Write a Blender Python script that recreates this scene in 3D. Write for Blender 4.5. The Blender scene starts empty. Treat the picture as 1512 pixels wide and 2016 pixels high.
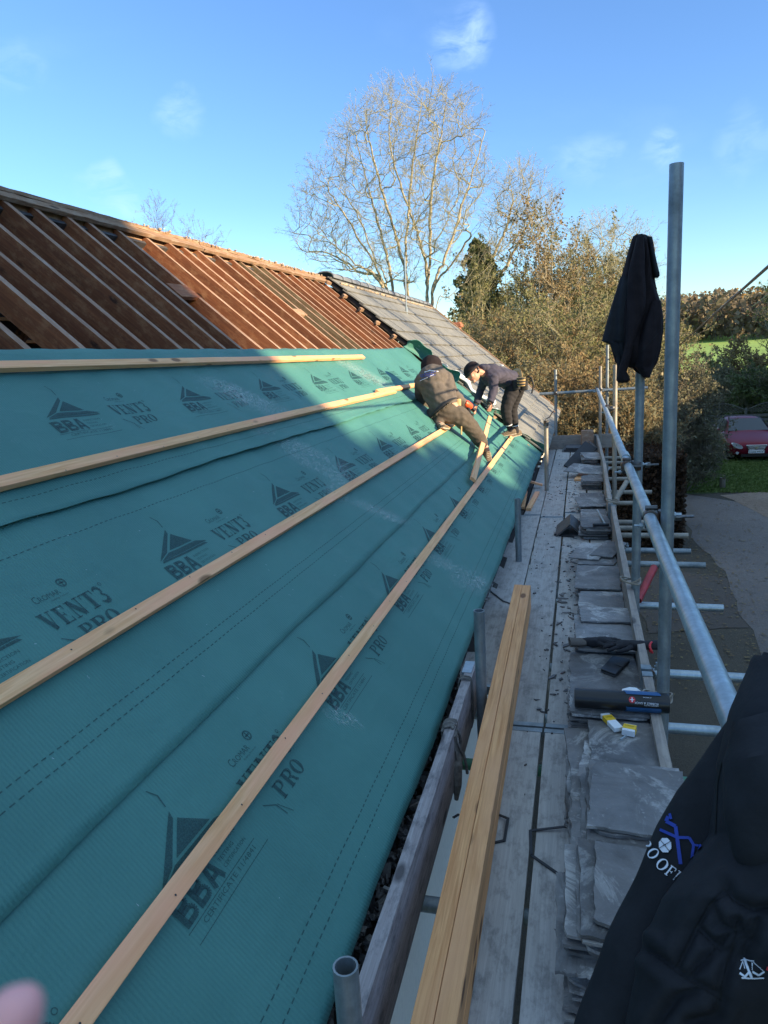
import bpy, bmesh, math, random
import numpy as np
from mathutils import Vector, Matrix
from mathutils.bvhtree import BVHTree
random.seed(7); RNG=np.random.default_rng(11)
SC=bpy.context.scene; COL=SC.collection
R=math.radians
# ---------------------------------------------------------------- camera frame (solved from the photograph)
AX=np.array([[.964818532,-.000411729,-.262916394],[.25673106,-.21416426,.94245575],[.05669533,.97679757,.20652394]])
FP=1417.
def ray(px,py):
    r=np.array([px-756.,py-1008.,FP]); r/=np.linalg.norm(r)
    return np.array([r@AX[0],r@AX[1],-(r@AX[2])])
def atY(px,py,y): r=ray(px,py); return r*(y/r[1])
def atZ(px,py,z): r=ray(px,py); return r*(z/r[2])
def atD(px,py,d):
    r=ray(px,py); return r*(d/(r@np.array([AX[0][2],AX[1][2],-AX[2][2]])))
TH=R(41); SN,CS=math.sin(TH),math.cos(TH); D0=1.45
def RF(s,y,o=0.0):      # point on the roof slope: s metres up from the eaves, y along, o above the rafter tops
    s=s-.538; return np.array([-(D0-o)*SN-s*CS, y, -(D0-o)*CS+s*SN])
def roofhit(px,py,o=0.0):
    r=ray(px,py); P=r*(-(D0-o)/(SN*r[0]+CS*r[2])); return (-(P[0]*CS-P[2]*SN))+.538, P[1]
# ---------------------------------------------------------------- materials
MAT={}
def nodes_of(name):
    m=bpy.data.materials.new(name); m.use_nodes=True
    nt=m.node_tree; b=nt.nodes['Principled BSDF']; MAT[name]=m
    return m,nt,b
def N(nt,t,**kw):
    n=nt.nodes.new(t)
    for k,v in kw.items():
        if k.startswith('i_'):
            kk=k[2:]; n.inputs[int(kk) if kk.isdigit() else kk.replace('_',' ')].default_value=v
        else: setattr(n,k,v)
    return n
def L(nt,a,b): nt.links.new(a,b)
def coords(nt,scale=(1,1,1),kind='Object',rot=(0,0,0)):
    tc=N(nt,'ShaderNodeTexCoord'); mp=N(nt,'ShaderNodeMapping'); mp.inputs['Scale'].default_value=scale; mp.inputs['Rotation'].default_value=rot
    L(nt,tc.outputs[kind],mp.inputs['Vector']); return mp.outputs['Vector']
def noise(nt,vec,scale,detail=4,rough=.55,dist=0):
    n=N(nt,'ShaderNodeTexNoise'); n.inputs['Scale'].default_value=scale; n.inputs['Detail'].default_value=detail
    n.inputs['Roughness'].default_value=rough; n.inputs['Distortion'].default_value=dist
    L(nt,vec,n.inputs['Vector']); return n.outputs['Fac']
def ramp(nt,fac,stops,interp='LINEAR'):
    r=N(nt,'ShaderNodeValToRGB'); e=r.color_ramp.elements; r.color_ramp.interpolation=interp
    while len(e)<len(stops): e.new(.5)
    for el,(p,c) in zip(e,stops):
        el.position=p; el.color=(c[0],c[1],c[2],1) if not isinstance(c,(int,float)) else (c,c,c,1)
    L(nt,fac,r.inputs['Fac']); return r.outputs['Color']
def mix(nt,fac,a,b,mode='MIX'):
    m=N(nt,'ShaderNodeMix',data_type='RGBA',blend_type=mode)
    for k,v in ((6,a),(7,b)):
        if isinstance(v,(tuple,list)): m.inputs[k].default_value=(v[0],v[1],v[2],1)
        else: L(nt,v,m.inputs[k])
    if isinstance(fac,(int,float)): m.inputs[0].default_value=fac
    else: L(nt,fac,m.inputs[0])
    return m.outputs[2]
def bump(nt,b,h,strength=.3,dist=.01):
    bm=N(nt,'ShaderNodeBump'); bm.inputs['Strength'].default_value=strength; bm.inputs['Distance'].default_value=dist
    L(nt,h,bm.inputs['Height']); L(nt,bm.outputs['Normal'],b.inputs['Normal'])
def objrand(nt):
    return N(nt,'ShaderNodeObjectInfo').outputs['Random']
def plain(name,c,rough=.7,metal=0,var=.25,scale=8,bs=.15,bd=.004,stretch=(1,1,1),spec=.5):
    m,nt,b=nodes_of(name); v=coords(nt,stretch)
    f=noise(nt,v,scale,5); k=1-var
    col=ramp(nt,f,[(.25,(c[0]*k,c[1]*k,c[2]*k)),(.75,(min(1,c[0]*(1+var)),min(1,c[1]*(1+var)),min(1,c[2]*(1+var))))])
    L(nt,col,b.inputs['Base Color']); b.inputs['Roughness'].default_value=rough; b.inputs['Metallic'].default_value=metal
    b.inputs['Specular IOR Level'].default_value=spec
    if bs: bump(nt,b,noise(nt,v,scale*4,4),bs,bd)
    return m
# wood whose grain runs along local Y
def wood(name,c1,c2,rough=.65,knots=True,dirt=None,gscale=1.0,pink=None,randv=.15):
    m,nt,b=nodes_of(name)
    rnd=objrand(nt)
    tc=N(nt,'ShaderNodeTexCoord'); add=N(nt,'ShaderNodeVectorMath',operation='ADD')
    cmb=N(nt,'ShaderNodeCombineXYZ'); mul=N(nt,'ShaderNodeMath',operation='MULTIPLY',i_1=37.0); L(nt,rnd,mul.inputs[0])
    for k in range(3): L(nt,mul.outputs[0],cmb.inputs[k])
    L(nt,tc.outputs['Object'],add.inputs[0]); L(nt,cmb.outputs[0],add.inputs[1])
    def mp(s):
        x=N(nt,'ShaderNodeMapping'); x.inputs['Scale'].default_value=s; L(nt,add.outputs[0],x.inputs['Vector']); return x.outputs['Vector']
    g=noise(nt,mp((38*gscale,1.3,38*gscale)),1.6,6,.6,1.2)
    fine=noise(nt,mp((180,5,180)),1.5,3,.6)
    col=ramp(nt,g,[(.28,c2),(.5,[(x+y)/2 for x,y in zip(c1,c2)]),(.68,c1)])
    col=mix(nt,.25,col,ramp(nt,fine,[(.3,(.45,.4,.36)),(.7,(1,1,1))]),'MULTIPLY')
    if pink: col=mix(nt,ramp(nt,noise(nt,mp((4,.9,4)),1.5,3),[(.45,0),(.62,.75)]),col,pink)
    if knots:
        vo=N(nt,'ShaderNodeTexVoronoi'); vo.inputs['Scale'].default_value=1; L(nt,mp((7,2.6,7)),vo.inputs['Vector'])
        col=mix(nt,ramp(nt,vo.outputs['Distance'],[(.09,1),(.15,0)]),col,[x*.35 for x in c2])
    if dirt:
        d=ramp(nt,noise(nt,mp((9,4,9)),2.2,7,.75),[(.48,0),(.72,.9)])
        col=mix(nt,d,col,dirt)
    val=N(nt,'ShaderNodeMapRange'); val.inputs[3].default_value=1-randv; val.inputs[4].default_value=1+randv; L(nt,rnd,val.inputs[0])
    hs=N(nt,'ShaderNodeHueSaturation'); L(nt,val.outputs[0],hs.inputs['Value']); L(nt,col,hs.inputs['Color'])
    L(nt,hs.outputs[0],b.inputs['Base Color']); b.inputs['Roughness'].default_value=rough
    bump(nt,b,fine,.35,.002)
    return m
wood('batten_wood',(.93,.55,.28),(.72,.33,.12),pink=(.90,.40,.22),randv=.08)
wood('timber_wood',(.92,.47,.19),(.58,.23,.07),pink=(.78,.38,.17),randv=.12)
wood('rafter_wood',(.30,.105,.040),(.15,.048,.020),rough=.8,dirt=(.38,.19,.09),randv=.3)
wood('rafter_old_wood',(.24,.17,.09),(.12,.08,.04),rough=.85,dirt=(.3,.25,.16))
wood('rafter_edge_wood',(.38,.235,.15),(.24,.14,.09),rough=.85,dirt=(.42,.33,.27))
wood('ridge_wood',(.40,.25,.15),(.20,.11,.06),rough=.85,dirt=(.42,.33,.24))
wood('board_wood',(.47,.45,.43),(.35,.335,.32),rough=.8,dirt=(.15,.145,.14),gscale=.8,randv=.12,knots=False)
wood('toe_wood',(.38,.33,.28),(.24,.20,.17),rough=.85,dirt=(.16,.15,.15))
wood('stained_wood',(.46,.42,.41),(.26,.22,.22),rough=.7,dirt=(.05,.05,.06))
def galv(name,c=(.36,.41,.43),dark=(.19,.22,.235),rough=.48,metal=.55,rust=None):
    m,nt,b=nodes_of(name); v=coords(nt,(1,1,1))
    a=noise(nt,v,9,6,.7); f=noise(nt,coords(nt,(60,60,7)),1.3,4,.6)
    col=ramp(nt,a,[(.3,dark),(.7,c)]); col=mix(nt,.35,col,ramp(nt,f,[(.35,(.5,.5,.5)),(.7,(1,1,1))]),'MULTIPLY')
    if rust: col=mix(nt,ramp(nt,noise(nt,v,14,6,.7),[(.5,0),(.6,.8)]),col,rust)
    L(nt,col,b.inputs['Base Color']); b.inputs['Metallic'].default_value=metal
    L(nt,ramp(nt,a,[(.3,rough+.15),(.7,rough-.08)]),b.inputs['Roughness']); bump(nt,b,f,.12,.002); return m
galv('galvanised'); galv('galvanised_bright',(.50,.58,.62),(.30,.36,.39),.36,.6); galv('galvanised_warm',(.42,.39,.33),(.26,.23,.19),.6,.3)
galv('coupler_steel',(.22,.22,.22),(.08,.075,.07),.45,.8,rust=(.14,.06,.03))
plain('red_paint',(.36,.035,.04),.5,.1,.4,12); plain('green_paint',(.07,.22,.14),.5,.1,.3,12)
def slate_mat(name,base,light,ldens):
    m,nt,b=nodes_of(name); rnd=objrand(nt)
    tc=N(nt,'ShaderNodeTexCoord'); add=N(nt,'ShaderNodeVectorMath',operation='ADD'); mul=N(nt,'ShaderNodeMath',operation='MULTIPLY',i_1=61.0)
    L(nt,rnd,mul.inputs[0]); L(nt,tc.outputs['Object'],add.inputs[0]); L(nt,mul.outputs[0],add.inputs[1])
    n1=noise(nt,add.outputs[0],6,8,.62,.6); n2=noise(nt,add.outputs[0],3.2,8,.72,1.3); n3=noise(nt,add.outputs[0],55,4,.7)
    col=ramp(nt,n1,[(.3,[x*.45 for x in base]),(.7,[x*1.45 for x in base])])
    col=mix(nt,ramp(nt,n2,[(ldens,0),(ldens+.07,.55),(ldens+.1,.1),(ldens+.2,.25)]),col,light)
    col=mix(nt,ramp(nt,n3,[(.62,0),(.74,.55)]),col,light)
    rust=noise(nt,add.outputs[0],2.0,3); col=mix(nt,ramp(nt,rust,[(.5,0),(.75,.4)]),col,(.13,.10,.075))
    mr=N(nt,'ShaderNodeMapRange'); mr.inputs[3].default_value=.7; mr.inputs[4].default_value=1.3; L(nt,rnd,mr.inputs[0])
    hs=N(nt,'ShaderNodeHueSaturation'); L(nt,mr.outputs[0],hs.inputs['Value']); L(nt,col,hs.inputs['Color'])
    L(nt,hs.outputs[0],b.inputs['Base Color']); b.inputs['Roughness'].default_value=.55
    bump(nt,b,noise(nt,add.outputs[0],14,8,.72),.8,.007)
slate_mat('slate',(.165,.158,.155),(.55,.53,.50),.53)
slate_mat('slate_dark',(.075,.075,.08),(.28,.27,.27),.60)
# roofing membrane
m,nt,b=nodes_of('membrane'); v=coords(nt)
big=noise(nt,v,1.6,5,.6); scuff=noise(nt,v,2.4,9,.8,.8); sp=noise(nt,v,90,2,.5)
col=ramp(nt,big,[(.3,(.040,.160,.140)),(.7,(.058,.202,.174))])
msk=N(nt,'ShaderNodeMath',operation='MULTIPLY'); L(nt,ramp(nt,scuff,[(.62,0),(.76,.5)]),msk.inputs[0]); L(nt,ramp(nt,sp,[(.46,0),(.62,1)]),msk.inputs[1])
col=mix(nt,msk.outputs[0],col,(.30,.42,.42)); L(nt,col,b.inputs['Base Color']); b.inputs['Roughness'].default_value=.62
b.inputs['Sheen Weight'].default_value=.08; b.inputs['Sheen Tint'].default_value=(.5,.9,.85,1); b.inputs['Sheen Roughness'].default_value=.5
w=N(nt,'ShaderNodeTexWave',wave_type='BANDS',bands_direction='DIAGONAL'); w.inputs['Scale'].default_value=55; w.inputs['Distortion'].default_value=2.5; w.inputs['Detail'].default_value=2; w.inputs['Detail Scale'].default_value=3
L(nt,v,w.inputs['Vector']); ad=N(nt,'ShaderNodeMath',operation='MULTIPLY_ADD'); ad.inputs[1].default_value=9; L(nt,noise(nt,coords(nt,(1.6,.7,1.6)),3.2,5,.5,1.5),ad.inputs[0]); L(nt,w.outputs['Fac'],ad.inputs[2])
bump(nt,b,ad.outputs[0],.35,.003)
# printing ink: worn, lets the cloth through
m,nt,b=nodes_of('ink'); v=coords(nt); b.inputs['Base Color'].default_value=(.010,.050,.052,1); b.inputs['Roughness'].default_value=.6
tr=N(nt,'ShaderNodeBsdfTransparent'); mx=N(nt,'ShaderNodeMixShader'); out=nt.nodes['Material Output']
L(nt,ramp(nt,noise(nt,v,260,2,.6),[(.3,.42),(.7,.74)]),mx.inputs[0]); L(nt,tr.outputs[0],mx.inputs[1]); L(nt,b.outputs[0],mx.inputs[2]); L(nt,mx.outputs[0],out.inputs['Surface'])
# white saw-dust scuffs on the cloth
m,nt,b=nodes_of('scuff_dust'); v=coords(nt); b.inputs['Base Color'].default_value=(.62,.72,.70,1); b.inputs['Roughness'].default_value=.9
tr=N(nt,'ShaderNodeBsdfTransparent'); mx=N(nt,'ShaderNodeMixShader'); out=nt.nodes['Material Output']
a1=ramp(nt,noise(nt,v,60,6,.8),[(.48,0),(.68,.75)]); at=N(nt,'ShaderNodeAttribute',attribute_name='fade'); mu=N(nt,'ShaderNodeMath',operation='MULTIPLY')
L(nt,a1,mu.inputs[0]); L(nt,at.outputs['Fac'],mu.inputs[1]); L(nt,mu.outputs[0],mx.inputs[0]); L(nt,tr.outputs[0],mx.inputs[1]); L(nt,b.outputs[0],mx.inputs[2]); L(nt,mx.outputs[0],out.inputs['Surface'])
plain('membrane_white',(.72,.76,.78),.6,0,.08); plain('black_plastic',(.012,.013,.016),.35,0,.2,20); plain('black_felt',(.02,.021,.024),.8)
plain('black_strap',(.008,.008,.01),.5,0,.2); plain('cream_render',(.92,.86,.70),.85,0,.06,30); plain('brick',(.34,.13,.07),.85,0,.4,25)
plain('mortar_debris',(.42,.33,.23),.95,0,.4,30,.8,.02); plain('concrete_tile',(.185,.185,.17),.85,0,.28,9,.4,.006); plain('ridge_grey',(.16,.175,.195),.7,0,.3,12)
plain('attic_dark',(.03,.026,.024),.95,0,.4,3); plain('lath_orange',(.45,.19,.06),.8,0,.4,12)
plain('cloth_black',(.017,.018,.022),.8,0,.35,14,.35,.004,spec=.25); plain('cloth_fleece',(.020,.015,.017),.95,0,.3,20,.4,.004,spec=.2)
plain('cloth_navy',(.045,.042,.065),.9,0,.3,20,.4,.004); plain('cloth_grey',(.105,.088,.075),.9,0,.3,20,.4,.004); plain('cloth_trousers',(.075,.062,.05),.9,0,.35,18,.4,.004)
plain('cloth_dark',(.016,.015,.018),.9,0,.3,20,.3,.004); plain('skin',(.52,.25,.17),.55,0,.12,30); plain('skin_pink',(.88,.40,.37),.5,0,.06,30)
plain('leather_tan',(.45,.30,.13),.7,0,.3,20); plain('shoe_brown',(.13,.095,.06),.8,0,.5,40); plain('shoe_sole',(.42,.36,.27),.8,0,.3,40)
plain('tool_orange',(.75,.10,.03),.4,0,.1,20); plain('white_card',(.78,.80,.82),.6,0,.04,20); plain('yellow_card',(.80,.50,.03),.55,0,.08,20)
plain('blue_print',(.02,.10,.26),.4,0,.1,20); plain('red_print',(.6,.03,.04),.5,0,.1); plain('logo_blue',(.012,.045,.33),.6,0,.1); plain('logo_white',(.72,.75,.82),.6,0,.08)
plain('seam_black',(.003,.0035,.005),.8,0,.1); plain('eye_dark',(.02,.015,.012),.4); plain('rope_grey',(.16,.145,.13),.95,0,.4,60,.6,.004); plain('wire',(.33,.28,.22),.5,.5,.3)
m,nt,b=nodes_of('car_paint'); b.inputs['Base Color'].default_value=(.17,.006,.020,1); b.inputs['Specular IOR Level'].default_value=.25; b.inputs['Roughness'].default_value=.42; b.inputs['Coat Weight'].default_value=.12; b.inputs['Coat Roughness'].default_value=.15; b.inputs['Metallic'].default_value=.25
m,nt,b=nodes_of('car_glass'); b.inputs['Base Color'].default_value=(.05,.06,.07,1); b.inputs['Roughness'].default_value=.22; b.inputs['Specular IOR Level'].default_value=.4
m,nt,b=nodes_of('side_glass'); b.inputs['Base Color'].default_value=(.03,.03,.035,1); b.inputs['Roughness'].default_value=.5; b.inputs['Specular IOR Level'].default_value=.05
plain('chrome',(.6,.6,.6),.2,.9,.05); plain('rubber',(.015,.015,.015),.85); plain('lamp_clear',(.7,.72,.75),.15,.3,.05); plain('plate_white',(.75,.75,.72),.5,0,.03)
# bark and leaves
def leafmat(name,stops,rough=.75,trans=.25,sc=3.5):
    m,nt,b=nodes_of(name); v=coords(nt); f=noise(nt,v,sc,5,.9)
    c=ramp(nt,f,stops); L(nt,c,b.inputs['Base Color']); b.inputs['Roughness'].default_value=rough
    b.inputs['Specular IOR Level'].default_value=.25
    t=N(nt,'ShaderNodeBsdfTranslucent'); L(nt,c,t.inputs['Color']); mx=N(nt,'ShaderNodeMixShader'); mx.inputs[0].default_value=trans
    L(nt,b.outputs[0],mx.inputs[1]); L(nt,t.outputs[0],mx.inputs[2]); L(nt,mx.outputs[0],nt.nodes['Material Output'].inputs['Surface'])
leafmat('leaf_brown',[(.3,(.13,.08,.04)),(.46,(.22,.145,.07)),(.56,(.26,.21,.10)),(.75,(.15,.14,.06))])
leafmat('leaf_olive',[(.3,(.08,.095,.035)),(.5,(.165,.165,.065)),(.7,(.28,.25,.11))])
leafmat('leaf_green',[(.3,(.045,.06,.02)),(.5,(.10,.115,.04)),(.7,(.20,.19,.08))])
leafmat('leaf_dark',[(.3,(.04,.055,.02)),(.5,(.08,.105,.04)),(.7,(.15,.16,.06))])
leafmat('leaf_grey',[(.3,(.09,.085,.05)),(.5,(.15,.145,.085)),(.7,(.22,.20,.12))])
leafmat('leaf_gold',[(.3,(.20,.09,.02)),(.5,(.34,.19,.05)),(.7,(.17,.10,.04))],sc=.12)
leafmat('leaf_wood',[(.3,(.13,.10,.07)),(.5,(.20,.155,.10)),(.62,(.14,.135,.08)),(.75,(.28,.19,.09))],sc=.09)
leafmat('leaf_lawn',[(.3,(.07,.11,.025)),(.5,(.14,.20,.05)),(.7,(.22,.25,.09))])
leafmat('leaf_hedge',[(.3,(.03,.018,.012)),(.5,(.06,.036,.022)),(.7,(.09,.06,.035))])
plain('fence_wood',(.10,.095,.085),.85,0,.3,6)
plain('bark',(.30,.275,.165),.9,0,.35,3); plain('bark_pale',(.32,.275,.18),.9,0,.3,2); plain('bark_grey',(.16,.14,.11),.9,0,.35,3); plain('twig_brown',(.33,.24,.12),.9,0,.4,2)
# ---------------------------------------------------------------- mesh helpers
def link(o,parent=None):
    COL.objects.link(o)
    if parent is not None: o.parent=parent
    return o
def tag(o,label=None,cat=None,group=None,kind=None):
    for k,v in (('label',label),('category',cat),('group',group),('kind',kind)):
        if v: o[k]=v
    return o
def empty(name,loc,label=None,cat=None,group=None):
    o=bpy.data.objects.new(name,None); o.empty_display_size=.1; o.location=loc; COL.objects.link(o)
    tag(o,label,cat,group); return o
class MB:
    def __init__(s): s.v=[]; s.f=[]; s.m=[]; s.mi=0
    def add(s,vs,fs,mi=None):
        o=len(s.v); s.v+= [tuple(map(float,p)) for p in vs]; s.f+=[tuple(i+o for i in f) for f in fs]; s.m+=[s.mi if mi is None else mi]*len(fs)
    def hexa(s,p):   # 8 pts: bottom 4, top 4
        s.add(p,[(3,2,1,0),(4,5,6,7),(0,1,5,4),(1,2,6,5),(2,3,7,6),(3,0,4,7)])
    def box(s,a,b):
        x0,y0,z0=a; x1,y1,z1=b
        s.hexa([(x0,y0,z0),(x1,y0,z0),(x1,y1,z0),(x0,y1,z0),(x0,y0,z1),(x1,y0,z1),(x1,y1,z1),(x0,y1,z1)])
    def tube(s,pts,rs,n=10,cap=True,closed=False):
        pts=[np.array(p,float) for p in pts]
        if isinstance(rs,(int,float)): rs=[rs]*len(pts)
        o=len(s.v); prev=None
        for i,p in enumerate(pts):
            a=pts[max(i-1,0)]; c=pts[min(i+1,len(pts)-1)]; t=c-a; t/=np.linalg.norm(t)+1e-12
            if prev is None:
                u=np.cross(t,[0,0,1]) if abs(t[2])<.9 else np.cross(t,[1,0,0])
            else: u=prev-t*(prev@t)
            u/=np.linalg.norm(u)+1e-12; w=np.cross(t,u); prev=u
            r=rs[i]; r2=r if not isinstance(r,(tuple,list)) else None
            ra,rb=(r,r) if r2 is not None else r
            for k in range(n):
                q=p+u*math.cos(2*math.pi*k/n)*ra+w*math.sin(2*math.pi*k/n)*rb; s.v.append(tuple(q))
        for i in range(len(pts)-1):
            for k in range(n):
                k2=(k+1)%n; s.f.append((o+i*n+k,o+i*n+k2,o+(i+1)*n+k2,o+(i+1)*n+k)); s.m.append(s.mi)
        if cap:
            s.f.append(tuple(o+k for k in range(n))[::-1]); s.m.append(s.mi)
            s.f.append(tuple(o+(len(pts)-1)*n+k for k in range(n))); s.m.append(s.mi)
    def pipe(s,a,b,r,t=.004,n=24):     # open ended pipe with wall thickness
        a=np.array(a,float); b=np.array(b,float); d=b-a; d/=np.linalg.norm(d)
        s.tube([a,b],r,n,cap=False); o1=len(s.v)-2*n
        s.tube([b-d*.25,b],r-t,n,cap=False); o2=len(s.v)-2*n
        for k in range(n):
            k2=(k+1)%n; s.f.append((o1+n+k,o1+n+k2,o2+n+k2,o2+n+k)); s.m.append(s.mi)
        s.f.append(tuple(o2+k for k in range(n))); s.m.append(s.mi)
    def loft(s,rings,cap=True,closed=True):
        n=len(rings[0]); o=len(s.v)
        for r in rings: s.v+=[tuple(map(float,p)) for p in r]
        rng=range(n) if closed else range(n-1)
        for i in range(len(rings)-1):
            for k in rng:
                k2=(k+1)%n; s.f.append((o+i*n+k,o+i*n+k2,o+(i+1)*n+k2,o+(i+1)*n+k)); s.m.append(s.mi)
        if cap:
            s.f.append(tuple(o+k for k in range(n))[::-1]); s.f.append(tuple(o+(len(rings)-1)*n+k for k in range(n))); s.m+=[s.mi]*2
    def ball(s,c,r,nu=12,nv=8,sc=(1,1,1)):
        c=np.array(c,float); o=len(s.v)
        for j in range(1,nv):
            t=math.pi*j/nv
            for i in range(nu):
                a=2*math.pi*i/nu; s.v.append(tuple(c+np.array([math.sin(t)*math.cos(a)*sc[0],math.sin(t)*math.sin(a)*sc[1],math.cos(t)*sc[2]])*r))
        s.v.append(tuple(c+np.array([0,0,r*sc[2]]))); s.v.append(tuple(c-np.array([0,0,r*sc[2]]))); T=len(s.v)-2
        for j in range(nv-2):
            for i in range(nu):
                i2=(i+1)%nu; s.f.append((o+j*nu+i,o+(j+1)*nu+i,o+(j+1)*nu+i2,o+j*nu+i2)); s.m.append(s.mi)
        for i in range(nu):
            i2=(i+1)%nu; s.f.append((T,o+i,o+i2)); s.f.append((T+1,o+(nv-2)*nu+i2,o+(nv-2)*nu+i)); s.m+=[s.mi]*2
    def build(s,name,mats,parent=None,smooth=False,bevel=0,loc=None):
        me=bpy.data.meshes.new(name)
        vs=s.v
        if loc is not None: vs=[(x-loc[0],y-loc[1],z-loc[2]) for x,y,z in vs]
        if parent is not None and loc is None: 
            pl=abs_loc(parent)
            vs=[(x-pl[0],y-pl[1],z-pl[2]) for x,y,z in vs]
        me.from_pydata(vs,[],s.f); 
        if not isinstance(mats,(list,tuple)): mats=[mats]
        for mm in mats: me.materials.append(MAT[mm])
        if len(mats)>1: me.polygons.foreach_set('material_index',s.m)
        bm=bmesh.new(); bm.from_mesh(me); bmesh.ops.recalc_face_normals(bm,faces=bm.faces)
        if bevel: bmesh.ops.bevel(bm,geom=[e for e in bm.edges if len(e.link_faces)==2 and e.calc_face_angle(0)>.6],offset=bevel,segments=1,affect='EDGES')
        bm.to_mesh(me); bm.free()
        if smooth: me.polygons.foreach_set('use_smooth',[True]*len(me.polygons))
        if smooth=='auto':
            me.set_sharp_from_angle(angle=R(38))
        me.update(); o=bpy.data.objects.new(name,me)
        if loc is not None: o.location=loc
        return link(o,parent)
def abs_loc(o):
    p=np.zeros(3)
    while o is not None: p+=np.array(o.location); o=o.parent
    return p
# fast numpy mesh
def npmesh(name,verts,faces4,mats,parent=None,mi=None,tris=False):
    if parent is not None: verts=verts-abs_loc(parent)
    me=bpy.data.meshes.new(name); n=len(verts); k=faces4.shape[1]
    me.vertices.add(n); me.vertices.foreach_set('co',np.ascontiguousarray(verts,dtype=np.float32).ravel())
    me.loops.add(faces4.size); me.loops.foreach_set('vertex_index',faces4.astype(np.int32).ravel())
    me.polygons.add(len(faces4)); me.polygons.foreach_set('loop_start',np.arange(0,faces4.size,k,dtype=np.int32))
    for mm in (mats if isinstance(mats,(list,tuple)) else [mats]): me.materials.append(MAT[mm])
    if mi is not None: me.polygons.foreach_set('material_index',mi.astype(np.int32))
    me.update(calc_edges=True); o=bpy.data.objects.new(name,me); return link(o,parent)
def seg_mesh(segs,n=4):
    s=np.array(segs,float).reshape(-1,8); a=s[:,:3]; b=s[:,3:6]; ra=s[:,6:7]; rb=s[:,7:8]
    t=b-a; t/=np.linalg.norm(t,axis=1,keepdims=True)+1e-9
    ref=np.where(np.abs(t[:,2:3])<.9,np.array([[0,0,1.]]),np.array([[1.,0,0]])); u=np.cross(t,ref); u/=np.linalg.norm(u,axis=1,keepdims=True)+1e-9; w=np.cross(t,u)
    vs=[]
    for (p,r) in ((a,ra),(b,rb)):
        for k in range(n):
            an=2*math.pi*k/n; vs.append(p+(u*math.cos(an)+w*math.sin(an))*r)
    V=np.stack(vs,1).reshape(-1,3); m=len(s); base=(np.arange(m)*2*n)[:,None]
    F=[]
    for k in range(n):
        k2=(k+1)%n; F.append(base+np.array([[k,k2,n+k2,n+k]]))
    return V,np.concatenate(F,0)
def leaf_mesh(P,size,rng,stretch=1.5,upbias=0):
    n=len(P); d=rng.normal(size=(n,3)); d[:,2]+=upbias; d/=np.linalg.norm(d,axis=1,keepdims=True)
    e=rng.normal(size=(n,3)); e-=d*(e*d).sum(1,keepdims=True); e/=np.linalg.norm(e,axis=1,keepdims=True)
    s=(size*rng.uniform(.6,1.4,size=(n,1)))
    a=P-d*s*.5*stretch; c=P+d*s*.5*stretch; b=P+e*s*.5; f=P-e*s*.5
    V=np.stack([a,b,c,f],1).reshape(-1,3); F=(np.arange(n)*4)[:,None]+np.array([[0,1,2,3]])
    return V,F
# ---------------------------------------------------------------- lumber: a sawn length whose grain follows local Y
def frame(d,up):
    y=np.array(d,float); y/=np.linalg.norm(y); z=np.array(up,float); z-=y*(z@y); z/=np.linalg.norm(z); x=np.cross(y,z)
    return x,y,z
def lumber(name,p0,p1,w,h,up,mat,parent=None,rough=0.0,bow=0.0,bowz=0.0,n=1,chamf=.0015,mats2=None,rng=None):
    p0=np.array(p0,float); p1=np.array(p1,float); Ln=np.linalg.norm(p1-p0); x,y,z=frame(p1-p0,up)
    mb=MB(); rings=[]; c=chamf
    prof=[(-w/2+c,-h/2),(w/2-c,-h/2),(w/2,-h/2+c),(w/2,h/2-c),(w/2-c,h/2),(-w/2+c,h/2),(-w/2,h/2-c),(-w/2,-h/2+c)]
    for i in range(n+1):
        t=i/n; dx=bow*math.sin(math.pi*t); dz=bowz*math.sin(math.pi*t)
        jr=[(random.uniform(-rough,rough),random.uniform(-rough,rough)) for _ in prof]
        rings.append([(a+dx+j[0],t*Ln,b+dz+j[1]) for (a,b),j in zip(prof,jr)])
    mb.loft(rings)
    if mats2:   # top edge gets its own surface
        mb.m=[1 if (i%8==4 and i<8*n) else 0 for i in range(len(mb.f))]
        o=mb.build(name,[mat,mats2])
    else: o=mb.build(name,mat)
    M=Matrix(((x[0],y[0],z[0]),(x[1],y[1],z[1]),(x[2],y[2],z[2])))
    o.rotation_mode='QUATERNION'; o.rotation_quaternion=M.to_quaternion()
    o.location=p0-(abs_loc(parent) if parent is not None else 0)
    if parent is not None: o.parent=parent
    return o
NRM=np.array([SN,0,CS]); UPS=np.array([-CS,0,SN]); YV=np.array([0,1.,0])
RIDGE_S=3.98; RX=RF(RIDGE_S,0)[0]; RZ=RF(RIDGE_S,0)[2]
# ---------------------------------------------------------------- the barn house with its stripped roof
house=empty('house',(-3.55,8,-4.4),'long cream house, its roof stripped to brown rafters, old grey tiles at the far end','house')
mb=MB(); mb.box((-6.4,-2.2,-4.4),(-.78,17.4,-1.62)); mb.build('wall','cream_render',house)
mb=MB(); mb.box((-.775,-2,-4.4),(-.70,17.3,-4.0)); mb.build('plinth','concrete_tile',house)
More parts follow.
